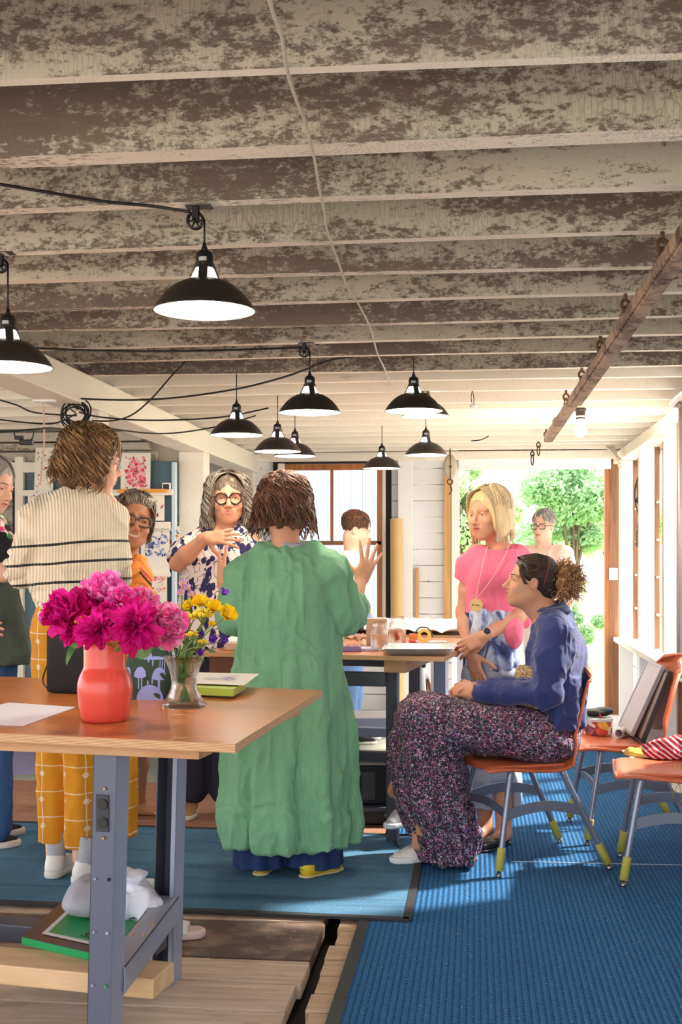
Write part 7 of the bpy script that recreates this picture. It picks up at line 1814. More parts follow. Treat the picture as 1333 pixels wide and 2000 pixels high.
hand(S_,wrN,-.85*RT+.42*FW+.12*UP,-.75*FW+.55*UP-.3*RT,1,(1.25,1.2,1.2,1.25),thumb=.5,sc=.95); hand(S_,wrF,-.92*RT-.22*FW+.05*UP,.5*FW+.8*UP,-1,(1.0,.95,1.0,1.0),thumb=.5,sc=.95)
m_darkbr=plain('dark_eyebrow',(70,48,38),.8)
sobj('body',S_,skinmats(m_skin,m_lip2,m_darkbr),pz,1,mi=H.mi(open_=.1))
eyes(H,pz,(0,1,.05))
m_jk=NT('navy_blue_cotton'); m_jk.col(m_jk.mix(m_jk.noise(6,4,.6),srgb((34,42,98)),srgb((46,58,124)))); m_jk.set(rough=.75,sheen=.25); m_jk.bump(m_jk.noise(250,2),.15,.002); m_jk=m_jk.m
S_=SDF(*bounds([J(900,1160),J(1160,1425),J(1050,1300,-.3),J(1050,1300,.32)],.04),.0045)
S_.cone(J(1080,1222,-.09),J(1076,1220,.13),.066,.066,.05); S_.ell(J(1086,1275,.02),(.118,.185,.14),.05); S_.ell(J(1084,1340,.02),(.110,.175,.13),.06)
S_.cone(J(1096,1280,.02),J(1090,1380,.02),.105,.11,.05,flat=(FW,.62))
S_.loft([float(J(0,1416)[2]),float(J(0,1370)[2]),float(J(0,1320)[2])],[J(1082,1416)[0],J(1086,1370)[0],J(1088,1320)[0]],[J(1082,1416,.02)[1],J(1086,1370,.02)[1],J(1088,1320,.02)[1]],[.118,.108,.112],[.195,.185,.18],RT[:2],FW[:2],.03,fold=lambda th,z:.007*np.sin(8*th+5*z))
for sh,el,wr_ in ((shN,elN,wrN),(shF,elF,wrF)):
    S_.cone(sh-UP*.01,sh*.5+el*.5,.070,.064,.03); S_.cone(sh*.5+el*.5,el,.064,.060,.02); S_.ell(el,[.060]*3,.02); m=el*.45+wr_*.55; S_.cone(el,m,.060,.050,.02); S_.cone(m,wr_+(el-wr_)*.05,.050,.036,.02)
S_.cone(nb-UP*.02+.015*RT,nb+UP*.035-.0*RT,.074,.060,.02)
S_.cone(nb-UP*.03-.01*RT,nb+UP*.09-.01*RT,.050,.060,.006,'s')
sobj('navy_jacket',S_,m_jk,pz,1,wr=[dict(amp=.022,sc=8,dirn=(1,1,.7),seed=25),dict(amp=.007,sc=22,seed=26)])
g=[]
for a in np.linspace(-2.4,2.4,22):
    c=nb+UP*.012+.062*(-math.cos(a+PI)*RT*1.0)+.060*math.sin(a)*FW; out=nz(-math.cos(a+PI)*RT+math.sin(a)*FW); g.append([c-UP*.02,c+UP*(.032+.008*math.cos(a))+out*.004,c+UP*.012+out*.028])
MB().grid(np.array(g),thick=.004).build('collar',m_jk,pz,world=True,smooth=True)
# blouse
n=NT('small_floral_print'); v=n.voro(240,'F1',out='Color'); hs=n.n('ShaderNodeSeparateColor'); n.l(v,hs.inputs[0])
n.col(n.ramp(hs.outputs[0],[(0,srgb((196,160,120))),(.3,srgb((120,90,60))),(.5,srgb((226,200,160))),(.7,srgb((170,120,70))),(.85,srgb((90,80,50)))],'CONSTANT')); n.set(rough=.85); m_bl=n.m
S_=SDF(*bounds([J(960,1190),J(1110,1400),J(1040,1300,-.2),J(1040,1300,.2)],.03),.005)
S_.cone(J(1072,1232),J(1048,1372),.096,.106,.04); S_.plane(J(1040,1300),UP,.01)
sobj('print_blouse',S_,m_bl,pz,1,wr=[dict(amp=.008,sc=14,seed=3)])
# skirt
n=NT('dark_ditsy_floral'); v1=n.voro(120,'F1',out='Color'); h1=n.n('ShaderNodeSeparateColor'); n.l(v1,h1.inputs[0]); v2=n.voro(260,'F1',out='Color'); h2=n.n('ShaderNodeSeparateColor'); n.l(v2,h2.inputs[0])
c1=n.ramp(h1.outputs[0],[(0,srgb((44,38,52))),(.34,srgb((164,76,110))),(.50,srgb((60,96,88))),(.62,srgb((52,44,60))),(.74,srgb((130,110,170))),(.84,srgb((206,176,196))),(.92,srgb((40,36,48)))],'CONSTANT')
c2=n.ramp(h2.outputs[0],[(0,srgb((40,36,50))),(.4,srgb((184,90,120))),(.52,srgb((44,40,56))),(.72,srgb((150,170,170))),(.82,srgb((100,70,120))),(.9,srgb((220,190,206)))],'CONSTANT')
n.col(n.mix(n.step(h2.outputs[1],.45,.5),c1,c2)); n.set(rough=.85); m_sk=n.m
S_=SDF(*bounds([J(745,1340),J(1130,1700),J(960,1640,-.3),J(960,1640,.32)],.03),.005)
S_.ell(J(1070,1440),(.135,.19,.095),.04); 
S_.cone(J(1050,1435,-.09),J(835,1405,-.09),.105,.095,.04); S_.cone(J(1050,1435,.09),J(838,1400,.09),.105,.095,.04); S_.cone(J(1040,1440,.0),J(860,1415,.0),.09,.09,.06)
S_.ell(J(826,1405),(.105,.165,.105),.05)
def sf(th,z): g=np.clip((1.0-z)/.5,0,1); fl=np.clip((.30-z)/.2,0,1); return g*(.012*np.sin(6*th+3*z)+.008*np.sin(13*th-4*z))+fl*(.012*np.sin(19*th+2*z)+.004)
ks=[(878,1672,.108,.155),(868,1625,.126,.17),(850,1572,.150,.18),(846,1565,.140,.172),(838,1500,.148,.180),(832,1440,.128,.18),(832,1400,.09,.16)]
S_.loft([float(J(*q[:2])[2]) for q in ks],[float(J(*q[:2])[0]) for q in ks],[float(J(*q[:2])[1]) for q in ks],[q[2] for q in ks],[q[3] for q in ks],RT[:2],FW[:2],.04,fold=sf)
q_=J(815,1690,-.02); S_.cone(J(796,1696,-.05),J(796,1668,.0),.035,.02,.01,'s')
sobj('flowered_skirt',S_,m_sk,pz,1,wr=[dict(amp=.022,sc=8,dirn=(1,1,.45),seed=31),dict(amp=.007,sc=26,dirn=(1,1,.4),seed=32)])
# shoes
h_=fz(866,1676,.017); t_=fz(763,1686,.017)
shoe(pz,None,h_,t_,m_wleather,m_purew,.026,.042,.078,lace=plain('grey_laces',(196,200,210),.7))
ha=J(805,1588,.22); ta=J(752,1560,.16)
shoe(pz,None,np.array([*PZ(812,1600,.0)[:2],.16])*0+np.array([*J(806,1580,.35)[:2],.10]),np.array([*J(758,1580,.20)[:2],.10]),plain('grey_canvas_shoe',(176,176,184),.7),m_purew,.024,.040,.08,name='far_shoe')
# hair up with curly bun
m_dh=[hairmat('dark_brown_pulled_hair',(58,42,34),(38,28,24)),hairmat('medium_brown_hair2',(92,64,46),(58,40,32)),hairmat('brown_light_strand',(130,96,66),(90,64,46))]
m_curl=[hairmat('curly_brown_hair',(180,134,92),(132,94,64)),hairmat('golden_curl_hair',(226,184,132),(190,146,98)),hairmat('mid_curl_hair',(156,112,76),(118,84,58))]
S_=SDF(*bounds([H.p(0,0,0)],.17),.0035)
S_.ell(H.p(0,-.03,.040),np.array([.080,.100,.085]),.02,A=H.A()); S_.ell(H.p(0,-.075,-.015),np.array([.062,.05,.062]),.03,A=H.A())
S_.ell(H.p(0,.10,-.02),np.array([.075,.078,.088]),.02,'s',A=H.A()); 
for q in (-1,1): S_.ell(H.p(q*.09,.01,-.04),np.array([.03,.045,.05]),.012,'s',A=H.A())
V,F=S_.mesh(); V=relax(V,F,1); N=vnormals(V,F); V=wrinkle(V,N,.004,34,(.5,1,1),5); ho=mkobj('hair',V,F,m_dh[0],pz,world=True,smooth=True)
mb=MB(); bun=H.p(0,-.105,.035)
for k in range(520):
    a=rg.uniform(-1.7,1.7); r0=.078+rg.uniform(0,.004); y0=.060-.02*abs(a)-rg.uniform(0,.05)*(abs(a)>.6); z0=.03+.075*math.cos(a*.8)
    p0=(r0*math.sin(a)*.98,y0+.005,z0 if abs(a)<1.2 else z0-.02); m1=(.086*math.sin(a),-.02,.045+.082*math.cos(a)); p1=(.05*math.sin(a),-.085,.04+.045*math.cos(a))
    mb.tube(smoothpath([H.p(*p0),H.p(*m1),H.p(*p1),H.p(.01*math.sin(a),-.112,.036)],12),np.linspace(.0016,.0018,12),4,mi=int(rg.choice([0,0,0,1,1,2])))
for k in range(40): # loose fringe strands by the temple
    b=rg.uniform(-.006,.01); mb.tube(smoothpath([H.p(-.05+b,.06,.085),H.p(-.074,.058+b,.045),H.p(-.079,.045+b,.01),H.p(-.080,.03+b,-.012)],10),.0013,4,mi=1)
mb.build('hair_locks',m_dh,ho,world=True,smooth=True)
mb=MB(); bc_=J(1102,1134,.0)
for k in range(900):
    d=nz(rg.normal(size=3)+.35*RT); r=rg.uniform(.012,.062); q=bc_+d*np.array([1,1,1.05])*r; L=rg.uniform(.03,.06); ax_=nz(d+.8*RT*rg.uniform(0,1)-.5*UP*rg.uniform(0,1)+.3*rg.normal(size=3)); t1_=nz(np.cross(ax_,rg.normal(size=3))); t2_=np.cross(ax_,t1_); cr=rg.uniform(.003,.006); fr=rg.uniform(1.5,3)
    mb.tube([q+ax_*L*u+cr*(math.cos(fr*2*PI*u)*t1_+math.sin(fr*2*PI*u)*t2_) for u in np.linspace(0,1,12)],np.linspace(.0023,.0014,12),4,mi=int(rg.integers(3)))
mb.sphere(bc_,(.060,.060,.064),14,10,mi=0)
cb_=mb.build('curly_bun',m_curl,ho,world=True,smooth=True)
pts=[H.p(.083*math.cos(a)*1.0,-.055-.012*math.sin(a),.035+.09*math.sin(a)) for a in np.linspace(-.5,PI+.5,30)]
MB().tube(pts,.0032,6).build('hair_tie',plain('dark_red_band',(140,44,40),.5),ho,world=True,smooth=True)
# ================================================================== person at the far left edge
D=5.36; J=lambda px,py,dd=0:P(px,py,D+dd); mpx=D/FPX
pl=person('person cut off by the left edge with grey hair and bright scarf',tuple(CW((-10-667)*mpx,D)))
H=Head(J(-13,948),(.90,-.42,-.30),(.28,0,1),1.0)
nb=J(-26,1030); shA,shB=J(-85,1052,.05),J(5,1055,-.02); elA,elB=J(-95,1160),J(10,1118,-.10); wrA,wrB=J(-60,1200,-.2),J(38,1088,-.02)
lo,hi=bounds([J(-110,860),J(60,1640),J(0,1500,-.25),J(0,1500,.25)],.05); lo[2]=.02
S_=SDF(lo,hi,.0042)
H.sculpt(S_,open_=.2,jaw=1.05); S_.cone(H.p(0,-.03,-.07),nb,.05,.058,.03); S_.cone(shA,shB,.046,.046,.05); S_.ell(J(-36,1120),(.13,.10,.15),.05); S_.ell(J(-36,1240),(.14,.11,.15),.08)
arm(S_,shA,elA,wrA); arm(S_,shB,elB,wrB,.048,.040)
hand(S_,wrB,.8*RT+.5*FW,-FW+.2*UP,1); hand(S_,wrA,.8*RT-.5*UP,-FW,1)
for hx,an in ((-.07,P(-40,1600,5.5)),(.04,P(-5,1600,5.25))): an=np.array([*an[:2],.08]); leg(S_,J(-30,1300)+hx*RT,(J(-30,1300)+hx*RT+an)/2,an)
sobj('body',S_,skinmats(m_skin3,m_lip2),pl,1,mi=H.mi(open_=.2))
S_=SDF(*bounds([J(-115,1020),J(75,1310),J(0,1100,-.25),J(0,1100,.25)],.04),.005)
S_.cone(J(-70,1052),J(-5,1052),.064,.064,.04); kz=[(-22,1296,.185,.13),(-25,1240,.180,.135),(-30,1180,.160,.13),(-34,1110,.150,.125),(-34,1062,.12,.09)]
S_.loft([float(J(*q[:2])[2]) for q in kz],[float(J(*q[:2])[0]) for q in kz],[float(J(*q[:2])[1]) for q in kz],[q[2] for q in kz],[q[3] for q in kz],RT[:2],FW[:2],.03,fold=lambda th,z:.008*np.sin(7*th+4*z)*np.clip((1.15-z)/.2,0,1))
S_.cone(J(-5,1052),J(8,1075,-.04),.064,.062,.03); S_.cone(J(8,1075,-.04),J(10,1092,-.06),.062,.060,.01); S_.cone(J(-75,1052),J(-92,1110),.06,.065,.03)
S_.ell(nb+UP*.02,(.055,.06,.06),.008,'s')
eyes(H,pl,(.1,1,-.35))
m_olive=plain('dark_green_knit',(72,84,76),.9,var=.12,vs=12,bs=200,bstr=.2); m_blkk=plain('black_knit',(30,29,30),.9,bs=200,bstr=.2)
sobj('green_black_tunic',S_,[m_blkk,m_olive],pl,1,wr=[dict(amp=.014,sc=9,dirn=(1,1,.6),seed=41)],mi=lambda C_:((C_[:,2]<float(J(0,1128)[2]))&(((C_-np.array([0,0,EYE]))@RT)>float((J(-28,1100)-np.array([0,0,EYE]))@RT))).astype(int))
n=NT('bright_patterned_silk'); v=n.voro(42,'F1',out='Color'); hs=n.n('ShaderNodeSeparateColor'); n.l(v,hs.inputs[0])
n.col(n.ramp(hs.outputs[0],[(0,srgb((40,110,70))),(.22,srgb((240,236,226))),(.4,srgb((230,70,130))),(.55,srgb((246,170,60))),(.7,srgb((236,120,170))),(.85,srgb((60,140,90)))],'CONSTANT')); n.set(rough=.5); m_scarf=n.m
S_=SDF(*bounds([nb],.17),.004)
for a in np.linspace(0,2*PI,13)[:-1]:
    c=nb+UP*(.012-.02*math.cos(a-2.2))+.062*math.cos(a)*RT+.062*math.sin(a)*FW; a2=a+.53; c2=nb+UP*(.012-.02*math.cos(a2-2.2))+.062*math.cos(a2)*RT+.062*math.sin(a2)*FW; S_.cone(c,c2,.024,.024,.02)
S_.cone(nb+.055*RT-.03*FW,nb+.115*RT-.05*FW-UP*.055,.026,.022,.02)
sobj('silk_scarf',S_,m_scarf,pl,1,wr=[dict(amp=.012,sc=22,seed=4)])
m_jn=plain('blue_denim',(44,84,136),.85,var=.15,vs=40,bs=250,bstr=.2)
S_=SDF(*bounds([J(-110,1270),J(70,1620),J(0,1400,-.2),J(0,1400,.25)],.03),.0055)
S_.ell(J(-30,1290),(.14,.12,.12),.03)
for hx,an in ((-.07,P(-40,1600,5.5)),(.045,P(-3,1600,5.25))): an=np.array([*an[:2],.11]); hp=J(-30,1300)+hx*RT; S_.cone(hp,(hp+an)/2,.098,.068,.03); S_.cone((hp+an)/2,an,.068,.058,.02)
sobj('jeans',S_,m_jn,pl,1,wr=[dict(amp=.012,sc=12,dirn=(1,1,.6),seed=43)])
m_bc=plain('black_canvas_shoe',(30,30,34),.8)
for hx,hy,tx,ty in ((-48,1640,48,1627),(-60,1662,40,1650)): shoe(pl,None,fz(hx,hy),fz(tx,ty),m_bc,plain('white_rubber_band',(226,214,204),.6),.030,.042,.07)
m_gw=[hairmat('grey_white_hair',(176,168,160),(130,122,116)),hairmat('light_grey_hair',(216,210,204),(170,162,156))]
S_=SDF(*bounds([H.p(0,0,0)],.17),.004)
S_.ell(H.p(0,-.03,.042),np.array([.082,.102,.086]),.02,A=H.A()); S_.ell(H.p(0,-.07,-.05),np.array([.08,.05,.09]),.03,A=H.A()); S_.ell(H.p(0,.10,-.02),np.array([.066,.080,.080]),.015,'s',A=H.A())
V,F=S_.mesh(); V=relax(V,F,1); N=vnormals(V,F); V=wrinkle(V,N,.008,26,(1,1,.4),5); ho=mkobj('hair',V,F,m_gw[0],pl,world=True,smooth=True)
mb=MB(); locks(mb,H,600,skull(.086,.108,.094,.042,-.022),.24,.006,.0022,58,seg=4,az=(PI*.33,PI*1.67),wfreq=5,start=(.1,1.2),jit=.4,nm=2); mb.build('hair_locks',m_gw,ho,world=True,smooth=True)
# ================================================================== man by the window and man in the doorway
def simple_man(label,D,head,f,hairc,shirt,trouser,hc,lean,foot,arms,up=(0,0,1),glasses=False,hl=.10):
    J=lambda px,py,dd=0:P(px,py,D+dd); mpx=D/FPX
    t=person(label,tuple(CW((foot-667)*mpx,D)))
    H=Head(J(*head),f,up,1.0); nb=H.c-UP*.165+lean*-.03*RT; c=np.array([*CW((foot-667)*mpx,D)[:2],0])
    fv=nz((H.f)*[1,1,0]); rv=np.cross(fv,UP); ch=nb-UP*.20-lean*.02*RT; hp=c+UP*.90
    S_=SDF(*bounds([H.c,c+UP*.05,nb+rv*.3,nb-rv*.3,nb+fv*.45],.14),.0055)
    H.sculpt(S_); S_.cone(H.p(0,-.03,-.06),nb,.054,.06,.03); S_.cone(nb-UP*.05+rv*.15,nb-UP*.05-rv*.15,.05,.05,.05); S_.cone(ch,hp,.11,.10,.08)
    W=[]
    for s_,(e,w_) in zip((1,-1),arms):
        sh=nb-UP*.055+rv*s_*.17; el=sh+e[0]*fv+e[1]*rv*s_+e[2]*UP; wr=el+w_[0]*fv+w_[1]*rv*s_+w_[2]*UP; arm(S_,sh,el,wr); hand(S_,wr,nz(wr-el),nz(np.cross(wr-el,rv)),s_); W.append((sh,el,wr))
    for s_ in (1,-1): leg(S_,hp+rv*s_*.09,hp*.5+c*.5+rv*s_*.09+fv*.02,c+rv*s_*.10+UP*.08)
    sobj('body',S_,skinmats(m_skin3,m_lip2),t,1,mi=H.mi())
    S_=SDF(*bounds([nb+UP*.02,hp-UP*.1,nb+rv*.3,nb-rv*.3,nb+fv*.3],.12),.006)
    S_.cone(nb-UP*.055+rv*.13,nb-UP*.055-rv*.13,.075,.075,.05); S_.cone(ch,hp+UP*.02,.140,.135,.08); S_.ell(nb,(.05,.05,.05),.01,'s')
    for sh,el,wr in W: m=sh*.3+el*.7; S_.cone(sh,m,.072,.068,.03)
    sobj('shirt',S_,shirt,t,1,wr=[dict(amp=.014,sc=9,dirn=(1,1,.7),seed=51)])
    S_=SDF(*bounds([hp+UP*.05,c+UP*.05+rv*.1,c+UP*.1-rv*.1],.16),.007)
    S_.ell(hp-UP*.03,(.14,.14,.13),.03)
    for s_ in (1,-1): S_.cone(hp+rv*s_*.09,c+rv*s_*.10+UP*.10,.095,.066,.03)
    sobj('trousers',S_,trouser,t,1,wr=[dict(amp=.012,sc=9,dirn=(1,1,.7),seed=52)])
    for s_ in (1,-1): q=c+rv*s_*.10-fv*.06; shoe(t,None,q,q+fv*.27,m_bc,m_wsole,.02,.045,.07,h=.006)
    S_=SDF(*bounds([H.p(0,0,0)],.15),.005); S_.ell(H.p(0,-.03,.043),np.array([.081,.100,.085]),.02,A=H.A()); S_.ell(H.p(0,.10,-.02),np.array([.075,.085,.090]),.012,'s',A=H.A()); S_.ell(H.p(0,0,-.13),np.array([.12,.12,.09]),.02,'s')
    V,F=S_.mesh(); V=relax(V,F,1); N=vnormals(V,F); V=wrinkle(V,N,.010,30,(1,1,.6),5); ho=mkobj('hair',V,F,hc[0],t,world=True,smooth=True)
    mb=MB(); locks(mb,H,420,skull(.084,.104,.092,.040,-.026),hl,.005,.0026,61,seg=4,az=(PI*.15,PI*1.85),wfreq=8,start=(.0,1.1),jit=1.5,nm=len(hc),outs=.002); mb.build('hair_locks',hc,ho,world=True,smooth=True)
    eyes(H,t)
    if glasses: specs(H,t,'rect',m_dark)
    return t
m_cream=plain('cream_white_shirt',(244,238,226),.8,bs=150,bstr=.15); m_pblue=plain('pale_blue_denim',(120,160,214),.8,var=.1)
simple_man('dark haired person in a white shirt behind the tables by the window',8.45,(699,1036),(.90,-.15,-.32),None,m_cream,m_pblue,m_brown_hair[:2],1,684,(((.0,.05,-.27),(.06,0,-.24)),((.02,.05,-.27),(.10,0,-.22))),up=(.25,0,1),hl=.09)
m_sal=plain('pale_peach_shirt',(240,206,190),.8)
simple_man('person with grey hair and glasses standing in the open doorway behind the blonde woman',9.3,(1062,1028),(-.55,-.83,-.05),None,m_sal,plain('light_trousers',(220,214,206),.8),m_gw,0,1068,(((.0,.05,-.28),(.08,0,-.24)),((.0,.05,-.28),(.08,0,-.24))),glasses=True,hl=.07)
# ================================================================== things on the chairs
zs=.447
D=5.55
t=thing('sweet_jar','clear round tub of red sweets with a pale lid on the chair by the door','jar',tuple(PZ(1172,1437,zs)+.05*FW))
n=NT('printed_sweets'); v=n.voro(26,'F1',out='Color'); hs=n.n('ShaderNodeSeparateColor'); n.l(v,hs.inputs[0]); n.col(n.ramp(hs.outputs[0],[(0,srgb((170,60,44))),(.35,srgb((206,84,50))),(.55,srgb((120,60,70))),(.7,srgb((236,190,60))),(.8,srgb((232,220,214)))],'CONSTANT')); n.set(rough=.3,coat=.5)
MB().lathe([(0,0),(.066,0),(.071,.006),(.071,.066),(.068,.07),(0,.07)],40).build('tub',n.m,t,smooth=False)
MB().lathe([(0,.082),(.066,.082),(.0735,.078),(.0735,.066),(.070,.066)],40).build('lid',m_enam,t)
t=thing('brown_bottle','small amber glass bottle behind the tub of sweets','bottle',tuple(PZ(1147,1434,zs)+.16*FW))
MB().lathe([(0,0),(.022,0),(.024,.01),(.024,.07),(.014,.08),(.014,.09),(0,.09)],20).build('bottle_body',plain('amber_glass',(150,90,30),.15),t,smooth=True)
c=PZ(1172,1437,zs)+.05*FW; c[2]=zs+.0825
t=thing('black_case','soft black oval zip case with a red tag lying on the tub lid','case',tuple(c))
S_=SDF([-.1,-.08,-.02],[.1,.08,.08],.003); S_.ell((-.012,0,.020),(.068,.045,.020),.01); S_.ell((.030,.01,.026),(.048,.04,.021),.01); S_.plane((0,0,.001),(0,0,-1),.002)
V,F=S_.mesh(); mkobj('case_body',relax(V,F,1),F,m_black,t,smooth=True)
g=np.array([[(.004+.006*k+q*.007,-.047-.004*k,.022-.022*k) for q in (0,1)] for k in range(5)]); MB().grid(g,thick=.002).build('red_tag',plain('red_tag',(206,30,60),.5),t)
t=thing('paper_tube','rolled white paper tube lying on the chair seat pointing at the viewer','tube',tuple(PZ(1215,1441,zs)))
a=PZ(1210,1441,zs)+UP*.020; b=a+.19*FW+.10*RT; W=MB().tube([a,b],.020,26,cap=False).tube([b,a],.0175,26,cap=False)
rr=MB(); d_=nz(b-a); e1=nz(np.cross(d_,UP)); e2=np.cross(e1,d_)
W.add([a+r*(math.cos(q)*e1+math.sin(q)*e2) for r in (.0175,.020) for q in np.linspace(0,2*PI,27)[:-1]],[(i,(i+1)%26,26+(i+1)%26,26+i) for i in range(26)])
W.build('roll',plain('rolled_white_paper',(236,226,222),.6),t,world=True,smooth=True)
def panel(name,label,px,y0,pxt,yt,Dn,wd,th,m,edge,off=0):
    lo_=P(px,y0,Dn); hi_=P(pxt,yt,Dn); u=hi_-lo_; L=np.linalg.norm(u); u=u/L; v=nz(FW+.06*RT); n_=nz(np.cross(v,u))
    t=thing(name,label,'picture frame',tuple(lo_),0,None); T=frame(lo_,u,v,n_)
    MB().box((0,0,-th/2),(L,wd,th/2),T=T,bev=.002).build('board',m,t,world=True)
    mb=MB()
    for a_,b_ in (((-.004,-.004),(L+.004,.010)),((-.004,wd-.010),(L+.004,wd+.004)),((-.004,0),(.010,wd)),((L-.010,0),(L+.004,wd))): mb.box((a_[0],a_[1],-th/2-.003),(b_[0],b_[1],th/2+.003),T=T,bev=.001)
    mb.build('frame_edge',edge,t,world=True); return t
panel('leaning_frame','black edged tan board leaning on the orange chair back, nearest the wall',1257,1449,1311,1313,5.42,.32,.016,plain('tan_board',(176,156,144),.6),plain('black_frame',(40,36,38),.4))
panel('leaning_frame','pale silver edged panel leaning in front of the black edged board',1236,1436,1297,1303,5.50,.33,.012,plain('pale_board',(206,200,204),.4),plain('silver_frame',(160,156,160),.3,.4))
# striped cloth, yellow cloth, papers on the right edge chair
n=NT('red_white_stripe'); nz_=n.noise(5,2); w_=n.n('ShaderNodeMath',operation='SINE'); sp=n.n('ShaderNodeSeparateXYZ'); n.l(n.co((1,1,1),(0,0,0)),sp.inputs[0])
xx=n.math('ADD',n.math('MULTIPLY',sp.outputs['X'],.8),n.math('ADD',n.math('MULTIPLY',sp.outputs['Z'],1.3),n.math('MULTIPLY',nz_,.05)))
n.l(n.math('MULTIPLY',xx,2*PI/.026),w_.inputs[0]); n.col(n.mix(n.step(w_.outputs[0],.35,.55),srgb((176,24,52)),srgb((240,228,226)))); n.set(rough=.85)
zc=.446
c=PZ(1318,1484,zc)+.10*FW
t=thing('striped_cloth','crumpled red and white striped cloth heaped on the right edge chair','cloth',tuple(c))
S_=SDF([-.17,-.14,-.02],[.17,.14,.12],.004); S_.ell((0,0,.01),(.115,.10,.065),.03); S_.ell((.06,.02,.02),(.09,.09,.06),.03); S_.ell((-.06,-.01,.0),(.06,.07,.035),.03); S_.plane((0,0,.002),(0,0,-1),.002)
V,F=S_.mesh(); V=relax(V,F,1); V=wrinkle(V,vnormals(V,F),.018,14,(1,1,.8),3); V[:,2]=np.maximum(V[:,2],0); mkobj('cloth',V,F,n.m,t,smooth=True)
c=PZ(1262,1480,zc)+.05*FW
t=thing('yellow_cloth','folded mustard yellow cloth beside the striped one on the chair','cloth',tuple(c))
S_=SDF([-.12,-.1,-.02],[.12,.1,.07],.004); S_.ell((0,0,.008),(.075,.06,.022),.02); S_.cone((-.05,.0,.012),(.06,-.03,.006),.018,.010,.02); S_.plane((0,0,.002),(0,0,-1),.002)
V,F=S_.mesh(); V=relax(V,F,1); V=wrinkle(V,vnormals(V,F),.010,20,(1,1,.8),8); V[:,2]=np.maximum(V[:,2],0); mkobj('cloth',V,F,plain('mustard_yellow_cloth',(222,204,96),.85),t,smooth=True)
pts=[PZ(x,y,zc+.004) for x,y in ((1216,1466),(1238,1459),(1252,1474),(1235,1481))]
tag(MB().prism([(p[0],p[1]) for p in pts][::-1],zc+.002,zc+.0045).build('paper_sheet',m_purew),'small white paper tucked by the yellow cloth on the chair','paper')
t=thing('yellow_strap','mustard tie straps dangling below the right edge chair','strap',tuple(P(1322,1565,4.78)))
for k,(x0,x1,y1) in enumerate(((1316,1313,1560),(1324,1330,1572),(1330,1321,1548))):
    MB().tube(smoothpath([P(x0,1490,4.80),P(x0-4+3*k,1520,4.78),P(x1,1540,4.78),P(x1+3,y1,4.78)],14),.004,5,flat=.3).build('tie',plain('mustard_tie',(190,160,60),.8),t,world=True,smooth=True)
# ================================================================== cloth bag under the near table and the slide shoe on the planks
zb_=.2255
c=PZ(225,1805,zb_); c=CW((225-667)/FPX*3.58,3.60,zb_)
t=thing('cloth_bag','soft white and grey cloth bag slumped on the book under the table','bag',tuple(c))
S_=SDF([-.20,-.16,-.03],[.19,.16,.20],.0042)
S_.ell((.045,0,.055),(.085,.10,.075),.03); S_.ell((.075,-.02,.035),(.075,.08,.05),.03); S_.ell((-.02,.02,.08),(.06,.07,.065),.03); S_.cone((.02,.0,.10),(.045,-.01,.15),.035,.022,.03)
S_.plane((0,0,.002),(0,0,-1),.002); V,F=S_.mesh(); V=relax(V,F,1); V=wrinkle(V,vnormals(V,F),.050,8,(1,.8,.6),3); V=wrinkle(V,vnormals(V,F),.018,19,(1,1,.5),5); V[:,2]=np.maximum(V[:,2]*.72,0)
mkobj('bag_body',V,F,plain('white_cotton',(226,228,242),.85),t,smooth=True).rotation_euler=(0,0,YAW)
S_=SDF([-.22,-.16,-.03],[.05,.16,.18],.0042); S_.ell((-.085,-.01,.062),(.060,.095,.062),.03); S_.cone((-.085,.0,.10),(-.06,-.01,.135),.040,.030,.03); S_.ell((-.075,-.03,.155),(.03,.05,.03),.008,'s'); S_.plane((0,0,.002),(0,0,-1),.002)
V,F=S_.mesh(); V=relax(V,F,1); V=wrinkle(V,vnormals(V,F),.026,10,(1,1,.6),9); V[:,2]=np.maximum(V[:,2]*.72,0)
mkobj('grey_pocket',V,F,plain('grey_cotton',(170,170,182),.85),t,smooth=True).rotation_euler=(0,0,YAW)
t=thing('plastic_tub','clear rimmed tub with green paper behind the cloth bag','tub',tuple(P(282,1730,3.86)))
c=P(282,1727,3.86); MB().lathe([(.045,-.10),(.060,-.004),(.063,0),(.060,.003),(.056,0),(.042,-.10)],30,c=c).build('rim',plain('clear_white_plastic',(226,232,226),.3),t,world=True,smooth=True)
MB().lathe([(0,-.095),(.040,-.09),(.05,-.02),(0,-.015)],16,c=c).build('green_paper',plain('green_paper',(80,150,70),.6),t,world=True)
for o_ in t.children: pass
sh=thing('slide_shoe','pale pink and white slide shoe on the planks behind the rear table leg','shoe',tuple(PZ(352,1836,.0)))
h_=PZ(312,1834,.001); t_=h_+.115*RT+.02*FW
S_=SDF(*bounds([h_,t_,h_-.12*RT+UP*.08],.06),.0035)
for a_,b_ in ((h_-.08*RT,h_+.03*RT),(h_+.03*RT,t_-.0*RT)): S_.cone(a_+UP*.018,b_+UP*.018,.036,.038,.02)
S_.plane(h_+UP*.030,UP,.006); S_.plane(h_+UP*.001,-UP,.002)
sobj('footbed',S_,plain('pale_pink_sole',(236,206,200),.6),sh,1)
g=[]
for a_ in np.linspace(-.15,PI+.15,14): c=t_-.045*RT-.0*FW+.046*math.cos(a_)*-FW+UP*(.020+.040*max(0,math.sin(a_))); g.append([c-.028*RT,c+.026*RT-UP*.008*max(0,math.sin(a_))])
MB().grid(np.array(g),thick=.006).build('strap',m_purew,sh,world=True,smooth=True)
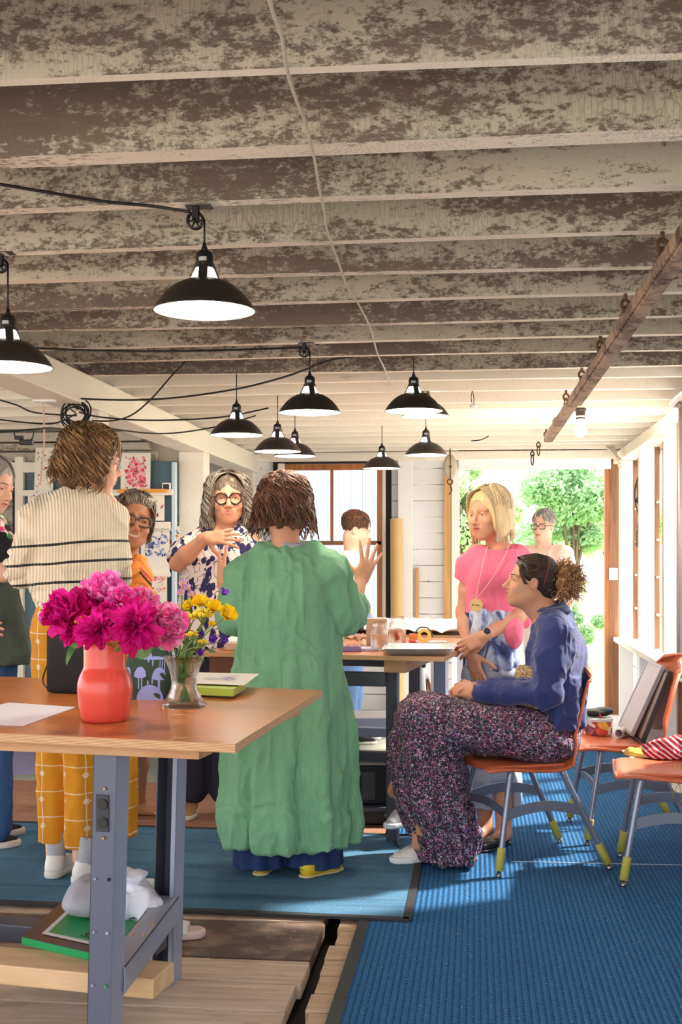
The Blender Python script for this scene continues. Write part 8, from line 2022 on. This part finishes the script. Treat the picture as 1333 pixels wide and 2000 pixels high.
# floor rug glimpsed far left under the table
pts=[tuple(PZ(x,y,.0)[:2]) for x,y in ((-60,1516),(68,1513),(82,1470),(-60,1468))]
tag(MB().prism(pts,.0005,.008).build('floor_mat',plain('lavender_grey_carpet',(150,146,182),.9,var=.15,vs=30,bs=200)),'lavender grey rug glimpsed under the near table at the far left','mat')

# ================================================================== pipe and old tools on the right wall studs
a=PX(1318,1290,1.115); yy=6.75
pt=struct(MB().tube([(1.12,yy,.63),(1.12,yy,CZ-.03)],.022,16).build('trim_4',plain('grey_painted_pipe',(176,168,172),.4,.3,var=.1),smooth=True))
MB().tube(smoothpath([(1.12,yy,CZ-.05),(1.10,yy-.02,CZ-.035),(1.05,yy-.3,CZ-.03),(1.05,yy-3,CZ-.03)],20),.02,12).build('pipe_elbow',plain('grey_painted_pipe2',(176,168,172),.4,.3),pt,world=True,smooth=True)
m_iron=plain('dark_old_iron',(70,54,46),.6,.5,var=.3,vs=60)
Yt=8.72
def pw_(px,py): return PY(px,py,Yt)
t=thing('old_sickle','thin dark iron sickle hanging on the right wall near the door','tool',tuple(pw_(1243,1012)))
MB().tube(smoothpath([pw_(1256,902),pw_(1254,922),pw_(1246,940),pw_(1241,962),pw_(1243,985),pw_(1250,1008)],26),np.linspace(.010,.004,26),7).tube(smoothpath([pw_(1246,940),pw_(1247,970),pw_(1248,985),pw_(1255,1006)],16),.004,6).build('blade',m_iron,t,world=True,smooth=True)
MB().lathe([(0,-.01),(.022,-.008),(.026,0),(.022,.008),(0,.01)],20,T=lambda V:V[:,[0,2,1]]+pw_(1250,977)).build('ferrule',m_iron,t,world=True,smooth=True)
t=thing('old_brush','dark wooden brush hanging bristles up on the right wall','brush',tuple(pw_(1247,1070)))
MB().tube([pw_(1247,1069),pw_(1246,1062),pw_(1248,1040),pw_(1249,1036)],[.008,.014,.015,.012],12).build('handle',plain('dark_brush_wood',(104,76,60),.5),t,world=True,smooth=True)
MB().tube([pw_(1249,1037),pw_(1250,1030),pw_(1251,1023)],[.014,.026,.030],14,flat=.5).build('bristles',plain('dark_bristle',(86,62,50),.9),t,world=True)
